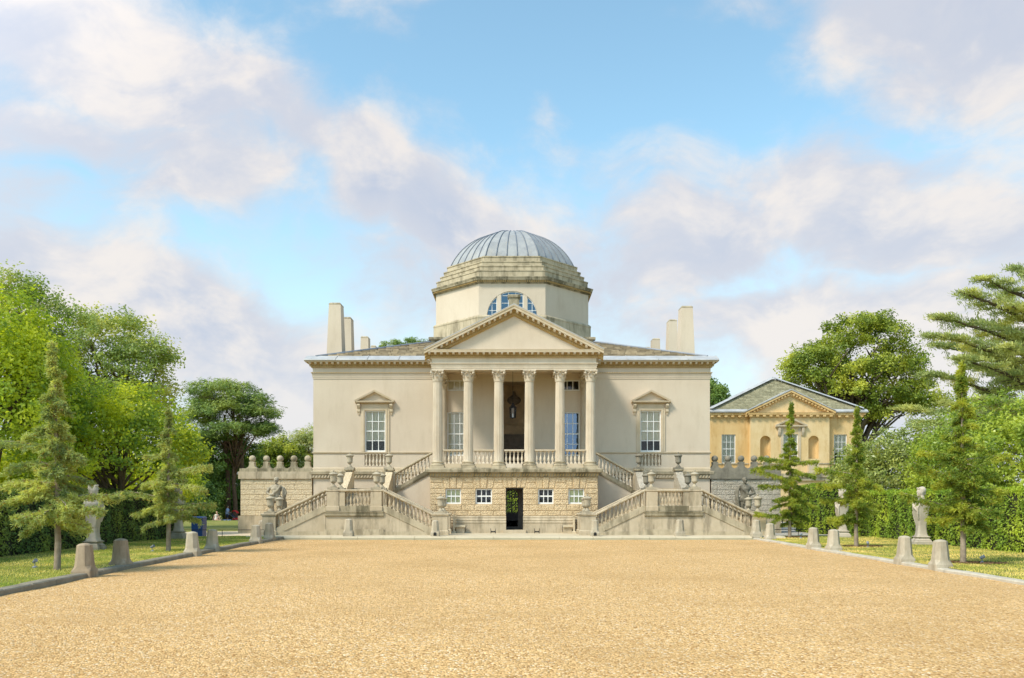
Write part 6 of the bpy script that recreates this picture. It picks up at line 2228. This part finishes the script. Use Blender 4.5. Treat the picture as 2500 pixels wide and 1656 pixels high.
tree('tall_tree', 'tall airy tree with sparse twigs at upper left', (X(40, 47), 47, 0), (X(70, 47), 47, 10.5), .3,
     [pb(65, 715, 47, 75, 45, 2.6), pb(20, 760, 47, 60, 55, 2.4), pb(110, 760, 47.5, 45, 50, 2.2), pb(120, 820, 48, 45, 40, 2), pb(20, 690, 46, 60, 28, 2), pb(60, 850, 47, 100, 60, 3)],
     190, 60, .62, .165, LM['dull'], M['bark'], group='broadleaf trees beyond the left hedge', seed=8, shell=.35, n_limbs=30)
tree('tall_tree', 'broad green tree with ragged crown behind the lime trees on the left', (X(290, 50), 50, 0), (X(290, 50), 50, 8.5), .35,
     [pb(195, 800, 50, 55, 55, 2.8), pb(290, 810, 50, 65, 60, 3), pb(230, 880, 49, 100, 80, 3.2), pb(340, 890, 50, 65, 90, 3), pb(395, 880, 50.5, 35, 50, 2), pb(390, 975, 50.5, 38, 60, 2.2), pb(310, 980, 50, 100, 90, 3.5), pb(150, 870, 50, 50, 70, 2.5), pb(180, 960, 50, 100, 90, 3)],
     430, 64, .72, .19, LM['dull'], M['bark'], group='broadleaf trees beyond the left hedge', seed=9, shell=.4, n_limbs=34)
# undergrowth behind the left hedge
for nm, lab, px_, Y_, bl in (
    ('undergrowth_shrub', 'green leafy undergrowth behind the left hedge, under the lime green tree', 60, 34, [pb(0, 1150, 34, 110, 60, 2), pb(110, 1160, 35, 100, 60, 2), pb(-120, 1140, 33, 120, 70, 2)]),
    ('undergrowth_shrub', 'green leafy undergrowth behind the left hedge, left of the far lawn', 330, 40, [pb(250, 1165, 40, 110, 55, 2), pb(360, 1165, 41, 90, 60, 2), pb(430, 1185, 42, 55, 45, 1.8), pb(180, 1160, 39, 90, 60, 2)])):
    tree(nm, lab, (X(px_, Y_), Y_, 0), (X(px_, Y_), Y_, 2), .1, bl, 330, 50, .55, .17, LM['lime2'], M['bark'], group='undergrowth behind the left hedge', cat='shrub', shell=.5, n_limbs=8, droop_under=1.0)
# far left wood
pine = tree('black_pine', 'large dark pine with layered crown and twin trunks left of the villa', (X(575, 88), 88, gh(0, 88)), (X(570, 88), 88, 12.5), .26,
     [pb(545, 955, 88, 70, 22, 4), pb(610, 980, 88, 55, 22, 3.5), pb(500, 985, 88, 40, 26, 3), pb(645, 1012, 88, 36, 18, 2.6), pb(560, 1010, 88, 90, 30, 4.5), pb(480, 1030, 89, 45, 32, 3.5), pb(590, 1050, 88, 75, 24, 4.5), pb(650, 1055, 88, 26, 26, 2.4), pb(520, 1075, 88, 70, 26, 4)],
     520, 60, .95, .42, LM['pine'], M['bark_red'], group='trees on the far lawn left of the villa', seed=12, flat=.55, shell=.45, ratio=.22, up=.9, n_limbs=26)
for px_, dx in ((556, -.6), (592, .9)):
    MB().tube([(X(px_, 88.5), 88.5, gh(0, 88) - .3), (X(px_ + 1, 88.5), 88.5, 3), (X(px_ - 3, 88.5), 88.5, 7), (X(px_ - 8, 88.5), 88.5, 11)], [.30, .26, .22, .12], 9).build('stem', M['bark_red'], pine, True)
for nm, lab, px_, Y_, bl, n_, mt in (
    ('evergreen_shrub', 'dark evergreen thicket on the far lawn behind the strolling man', 545, 94, [pb(545, 1225, 94, 60, 52, 2.5), pb(600, 1228, 95, 50, 50, 2.5), pb(575, 1175, 96, 50, 50, 2.5), pb(640, 1200, 97, 50, 70, 2.5)], 620, 'dark'),
    ('evergreen_shrub', 'dark leafy thicket behind the second left conifer', 460, 84, [pb(470, 1215, 84, 60, 60, 2.5), pb(420, 1200, 83, 60, 70, 2.5), pb(480, 1150, 86, 60, 80, 3), pb(440, 1110, 86, 50, 60, 3)], 640, 'dark'),
    ('evergreen_shrub', 'mid green bush under the pine, left of the garden wall', 520, 90, [pb(525, 1120, 90, 60, 50, 2.6), pb(510, 1190, 91, 50, 70, 2.6), pb(590, 1110, 91, 40, 40, 2.5)], 420, 'dark')):
    tree(nm, lab, (X(px_, Y_), Y_, gh(0, Y_)), (X(px_, Y_), Y_, 2.5), .12, bl, n_, 44, .75, .27, LM[mt], M['bark'], group='thickets on the far lawn', cat='shrub', shell=.5, n_limbs=8, droop_under=1.0)
tree('broadleaf_tree', 'distant mid green tree between the dark pine and the villa', (X(670, 100), 100, gh(0, 100)), (X(670, 100), 100, 6), .3,
     [pb(690, 1105, 100, 40, 36, 3), pb(655, 1130, 100, 40, 40, 3), pb(670, 1170, 99, 60, 45, 3), pb(620, 1145, 100, 26, 26, 2.5)], 330, 44, .8, .32, LM['oak'], M['bark'], group='trees on the far lawn left of the villa', seed=15)
tree('stone_pine', 'rounded olive green pine just left of the villa wall', (X(765, 104), 104, gh(0, 104)), (X(762, 104), 104, 7.5), .35,
     [pb(755, 1085, 104, 55, 32, 4), pb(725, 1110, 104, 30, 26, 3), pb(790, 1080, 104, 50, 36, 4), pb(745, 1140, 103, 50, 34, 3.4)], 360, 52, .85, .36, LM['cedar'], M['bark_red'], group='trees on the far lawn left of the villa', seed=16, ratio=.25, up=.8, flat=.6)
# behind the house
tree('cedar_tree', 'dark green treetop peeping over the left side of the villa roof', (X(985, 92), 92, gh(0, 92)), (X(985, 92), 92, 17), .5,
     [pb(955, 842, 92, 24, 5, 2), pb(1020, 838, 92, 26, 6, 2), pb(1000, 850, 92, 60, 7, 3), pb(940, 848, 92, 18, 4, 1.5), pb(1000, 890, 92, 90, 25, 4)], 150, 44, .6, .4, LM['pine'], M['bark'], seed=18, flat=.4, ratio=.25, n_limbs=10)
tree('broadleaf_tree', 'distant dark green tree just right of the villa wall', (X(1735, 104), 104, gh(0, 104)), (X(1735, 104), 104, 11), .4,
     [pb(1735, 975, 104, 34, 36, 3), pb(1757, 955, 104, 12, 14, 1.3), pb(1755, 985, 104, 14, 16, 1.5), pb(1715, 960, 104, 30, 40, 3), pb(1730, 1030, 104, 40, 40, 3)], 260, 40, .75, .34, LM['dark'], M['bark'], seed=19)
tree('oak_tree', 'large spreading oak behind the pavilion roof', (X(2085, 96), 96, gh(0, 96)), (X(2080, 96), 96, 14), .8,
     [pb(2090, 800, 96, 60, 38, 4.5), pb(2150, 810, 96, 48, 36, 4), pb(2060, 850, 96, 55, 40, 4.5), pb(2180, 850, 96, 36, 34, 3.4), pb(1985, 880, 96, 62, 38, 4.5), pb(1945, 895, 96, 34, 26, 3.2), pb(2100, 910, 96, 95, 45, 5.5), pb(2190, 905, 96, 55, 45, 4), pb(1975, 930, 96, 60, 40, 4.5), pb(2060, 965, 96, 90, 40, 5), pb(2160, 970, 96, 80, 40, 4.5), pb(2240, 950, 96, 40, 40, 3.5), pb(2110, 1015, 96, 45, 35, 3.5), pb(2225, 890, 96, 40, 34, 3.4), pb(2215, 1000, 96, 45, 30, 3.2), pb(2265, 985, 96, 36, 30, 3)],
     860, 62, .95, .31, LM['oak'], M['bark'], seed=22, shell=.45, n_limbs=46)

# ---- cedar of Lebanon at the right edge: flat layered pads on rising limbs
def cedar_of_lebanon():
    Y0 = 52.0
    bx = X(2590, Y0)
    t_ = thing('cedar_of_lebanon', 'big cedar with flat layered branches reaching in from the right edge', 'tree', (bx, Y0, 0))
    tb = MB()
    tb.tube([(bx, Y0, -.3), (bx, Y0, 2), (bx - .2, Y0, 7), (bx - .5, Y0, 12), (bx - 1.2, Y0, 16)], [.75, .6, .48, .3, .12], 10)
    arms = [  # tip px, py, root py, y offset of tip
        (2392, 682, 790, 0), (2470, 655, 740, 1.5), (2345, 712, 850, -1.5), (2286, 776, 900, .5), (2275, 820, 930, -2), (2390, 790, 900, 3), (2290, 845, 960, 2.5), (2350, 880, 985, -3),
        (2260, 915, 1040, 0.5), (2390, 900, 1030, 4), (2205, 1000, 1060, -.5), (2300, 985, 1080, 3), (2390, 975, 1060, -4), (2240, 1035, 1090, 1.5), (2460, 850, 960, -3), (2470, 750, 860, -1.5), (2440, 1020, 1080, -2), (2340, 1040, 1085, -3)]
    PP, NN = [], []
    r_ = random.Random(3)
    for tx, ty, ry, dy in arms:
        yt = Y0 + dy * 1.3
        tip = Vector((X(tx, yt), yt, Z(ty, yt)))
        root = Vector((bx - .2, Y0, Z(ry, Y0)))
        c1 = root.lerp(tip, .4) + Vector((0, 0, -.15 * 0 + .35 * (tip.z - root.z)))
        pts = []
        for i in range(9):
            u = i / 8
            p = root * (1 - u) ** 2 + c1 * 2 * u * (1 - u) + tip * u * u
            pts.append(p + Vector((0, 0, r_.uniform(-.1, .1))))
        tb.tube(pts, [.2 * (1 - u / 9) + .02 for u in range(9)], 6)
        L = (tip - root).length
        ax = (tip - root).normalized(); sd = ax.cross(Vector((0, 0, 1))).normalized()
        for k in range(int(L * 7.5)):
            u = r_.uniform(.22, 1.02) ** .8
            c = root * (1 - u) ** 2 + c1 * 2 * u * (1 - u) + tip * u * u
            wv = (1.9 * (1 - u) + .45) * r_.uniform(-1, 1)
            c2 = c + sd * wv + Vector((0, 0, r_.uniform(-.06, .16) - .05 * abs(wv)))
            if r_.random() < .35:
                tb.tube([c, c.lerp(c2, .6), c2], [.03, .02, .008], 4)
            n = 60
            off = rng.normal(size=(n, 3)) * np.array([.27, .22, .045])
            PP.append(np.array(c2) + off)
            NN.append(unit(rand_dirs(n) * .6 + np.array([ax.x * .5, ax.y * .3, .55])))
            if r_.random() < .12:     # hanging spray
                n = 26
                off = rng.normal(size=(n, 3)) * np.array([.12, .12, .22]) + np.array([0, 0, -.3])
                PP.append(np.array(c2) + off); NN.append(unit(rand_dirs(n) * .5 + np.array([0, 0, -.8])))
    tb.build('trunk', M['bark'], t_, True)
    P, D = np.concatenate(PP), np.concatenate(NN)
    link('crown', quads_mesh('crown', strips(P, D, .20, .040), LM['cedar']), t_, world=True)


cedar_of_lebanon()

# ---- young deodar conifers on the lawns
def deodar(label, x, y, z, H, bare, mat, bark, seed, extra, width=1.0, lean=0.0):
    t_ = thing('deodar_tree', label, 'tree', (x, y, z), group='young conifers on the lawns')
    r_ = random.Random(seed)
    tb = MB()
    tr = [Vector((lean * (i / 8) ** 2 + r_.uniform(-.015, .015), r_.uniform(-.02, .02), H * i / 8)) for i in range(9)]
    tb.tube([(0, 0, -.1)] + tr, [.085] + [.078 * (1 - .9 * i / 8) + .004 for i in range(9)], 9)
    def tp(h):
        f = max(0, min(7.999, h / H * 8)); i = int(f)
        return tr[i].lerp(tr[i + 1], f - i)
    PP, DD = [], []
    def branch(h, az, L, rise, droop, dens=1.0):
        d = Vector((math.cos(az), math.sin(az), 0))
        pts = []
        for i in range(8):
            u = i / 7
            pts.append(tp(h) + d * L * u + Vector((0, 0, L * (rise * u - droop * u * u))) + Vector((r_.uniform(-.02, .02), r_.uniform(-.02, .02), r_.uniform(-.015, .015))) * L)
        tb.tube(pts, [.016 * (1 - i / 8) * min(1.6, .6 + L) + .003 for i in range(8)], 5)
        sd = Vector((-d.y, d.x, 0))
        n = int((20 + 88 * L) * dens)
        u = np.array([r_.random() ** .75 for _ in range(n)])
        k = np.minimum(6, (u * 7).astype(int)); fr = u * 7 - k
        A = np.array([tuple(p) for p in pts])
        c = A[k] * (1 - fr[:, None]) + A[k + 1] * fr[:, None]
        tw = rng.integers(0, max(3, int(5 * L)), n)          # side twigs leave the branch at discrete points
        tside = np.where(tw % 2 == 0, 1.0, -1.0) * (.30 * L * (1 - .75 * u) + .04)
        side = tside * rng.random(n) ** 1.3 * (rng.random(n) < .75)
        hang = -np.abs(rng.normal(0, .03 + .035 * L, n)) * (.3 + u)
        c2 = c + np.array(sd)[None] * side[:, None] + np.array([0, 0, 1])[None] * (hang + .02 - .25 * np.abs(side))[:, None]
        reps = 7
        P = np.repeat(c2, reps, 0) + rng.normal(0, .020, (n * reps, 3))
        dirv = np.array(d)[None] * .55 + np.sign(side)[:, None] * np.array(sd)[None] * .45 + np.array([0, 0, -.25])
        D = unit(np.repeat(dirv, reps, 0) + rng.normal(0, .55, (n * reps, 3)))
        PP.append(P); DD.append(D)
    nb = int(H * 13)
    for i in range(nb):
        f = (i + r_.random()) / nb
        h = bare + (H * .985 - bare) * f
        g = 1 - f
        L = width * (.05 + 1.0 * g ** 1.15) * r_.uniform(.3, 1.2)
        branch(h, r_.uniform(0, 2 * PI), L, r_.uniform(.0, .30) + (.25 if f > .85 else 0), r_.uniform(.18, .5), 1.0)
    for h, az, L, rise, droop in extra:
        branch(h, az, L, rise, droop, 1.25)
    # leader
    n = 220
    u = rng.random(n)
    P = np.stack([np.full(n, lean) * (1 - u * .02), np.zeros(n), H * (.88 + .12 * u)], 1) + rng.normal(0, .02, (n, 3))
    PP.append(P); DD.append(unit(rng.normal(0, .6, (n, 3)) + np.array([0, 0, .4])))
    tb.build('trunk', bark, t_, True, world=False)
    link('crown', quads_mesh('crown', strips(np.concatenate(PP), np.concatenate(DD), .085, .018), mat), t_)
    return t_


W_, E_, S_, N_ = PI, 0.0, -PI / 2, PI / 2
deodar('tallest grey green young conifer, on the left lawn nearest the camera', X(142, 20.0), 20.0, LH, 5.55, 1.05, LM['deodar_l'], M['bark_pale'], 31,
       [(2.95, W_ + .2, 1.55, .25, .15), (2.55, W_ - .25, 1.5, .25, .3), (2.1, W_, 1.25, .2, .2), (1.9, W_ + .3, 1.3, .0, .25), (1.55, E_ - .2, 1.25, .05, .1), (1.75, E_ + .2, 1.45, .15, .1), (1.3, W_ - .1, .9, -.1, .35), (1.35, E_, .8, -.1, .3), (3.3, W_, .8, .2, .3), (2.9, E_ - .3, .8, .05, .3), (1.5, S_, .9, 0, .3)], 1.0, -.12)
deodar('second young conifer on the left lawn, between the two herm statues', X(411, 27.3), 27.3, LH, 4.75, .95, LM['deodar_l'], M['bark_pale'], 33,
       [(1.75, W_ + .1, 1.7, .25, .12), (1.35, W_, 1.2, .1, .2), (2.6, E_ + .1, 1.35, .3, .1), (2.2, E_ - .2, 1.4, .1, .2), (1.5, E_ + .1, 1.5, .15, .1), (1.25, E_ - .1, .9, .2, .1), (3.1, W_, .8, .3, .2), (2.3, W_ - .2, 1.0, .1, .2)], .85, .0)
deodar('young conifer on the right lawn before the garden wall and pavilion', X(1928, 38.0), 38.0, .05, 6.3, .55, LM['deodar_r'], M['bark_pale'], 35,
       [(3.55, W_ + .2, 1.55, .1, .0), (3.25, W_ - .1, 1.75, .2, .25), (3.5, E_, 1.3, .0, -.05), (2.6, W_ + .1, 1.5, .45, .1), (2.3, W_, 1.4, .2, .1), (.95, W_, 1.6, .1, -.05), (1.1, E_, .9, .0, .3), (2.4, E_ + .1, 1.2, -.1, .3), (1.9, E_, 1.3, -.3, .1), (1.6, S_, 1.0, .1, .2), (3.0, E_ - .2, 1.1, .05, .2)], .95, .05)
deodar('middle young conifer on the right lawn, beside the hidden herm', X(2090, 30.0), 30.0, .05, 5.15, .8, LM['deodar_r'], M['bark_pale'], 37,
       [(2.6, W_, 1.5, .35, .15), (2.25, W_ + .2, 1.55, .15, .1), (1.8, W_, 1.3, .0, .0), (1.2, W_ - .1, 1.0, -.05, .1), (1.5, S_ - .3, 1.0, .3, .1), (2.3, E_, .9, .1, .2), (1.0, W_ + .1, .9, -.05, -.02), (1.6, E_, .9, .1, .2)], .8, .05)
deodar('nearest young conifer on the right lawn, with bark chips round its trunk', X(2352, 22.4), 22.4, .05, 5.5, .95, LM['deodar_r'], M['bark_pale'], 39,
       [(2.3, W_ + .15, 1.5, .25, -.05), (1.55, W_ - .15, 1.6, .1, -.15), (1.25, W_, .95, .05, .05), (2.9, W_, 1.15, .25, .1), (1.7, E_ + .1, 1.1, .1, .0), (2.0, E_, 1.2, .1, .1), (2.8, E_ - .1, 1.3, .25, .1), (2.5, E_ + .2, 1.1, .1, .2), (1.3, S_, .9, .3, .2), (1.5, S_ + .5, 1.0, .1, .2)], .95, -.05)
r_ = random.Random(9)
for xx, yy, rd, lab in ((X(2352, 22.4), 22.4, .75, 'mulch_bed'), (X(2090, 30.0), 30.0, .6, 'mulch_bed'), (X(1928, 38.0), 38.0, .7, 'mulch_bed')):
    n = 900
    a = rng.random(n) * 2 * PI; q = rd * rng.random(n) ** .5
    P = np.stack([xx + .25 + q * np.cos(a) * 1.25, yy + q * np.sin(a) * .7, np.full(n, .085) + .02 * np.sin((xx + q * np.cos(a)) * .9 + yy * .5) + rng.random(n) * .015], 1)
    o = link('bark_chips', quads_mesh('bark_chips', leaves(P, unit(rand_dirs(n) * .5 + np.array([0, 0, 1.])), .06, .035), M['chips']))
    o['kind'] = 'stuff'; o['label'] = 'reddish bark chips round a conifer trunk'

# ---- grass blades on the lawns
def blades(n, K, s, z):
    y = 8 + (38 - 8) * rng.random(n) ** 1.0
    kxx = np.array([kx(K, v) for v in y])
    x = kxx + s * (.29 + 5.6 * rng.random(n) ** 1.2)
    zz = z + .02 * np.sin(x * .9 + y * .5)
    P = np.stack([x, y, zz], 1)
    D = unit(rand_dirs(n) * .55 + np.array([0, 0, 1.]))
    return strips(P, D, rng.uniform(.02, .05, n), .011)


o = link('grass', quads_mesh('grass', blades(60000, LK, -1, LH - .004), LM['grass']))
tag(o, 'short mown green grass on the left lawn', kind='stuff')
o = link('grass', quads_mesh('grass', blades(60000, RK, 1, .056), LM['grass_dry']))
tag(o, 'short dry mown grass on the right lawn', kind='stuff')
# fallen leaves on the gravel
n = 40
y = rng.uniform(8.5, 30, n); x = np.array([kx(LK, v) for v in y]) + rng.random(n) ** 1.6 * 12 + .1
M['fallen'] = plain('fallen_leaf', (0.62, 0.40, 0.07), 0.8, 0, .3, 3.0)
V = leaves(np.stack([x, y, np.full(n, .03)], 1), unit(rand_dirs(n) * .4 + np.array([0, 0, 1.])), .045, .032)
o = link('fallen_leaves', quads_mesh('fallen_leaves', V, M['fallen']))
tag(o, 'small yellow fallen leaves scattered on the gravel', kind='stuff')
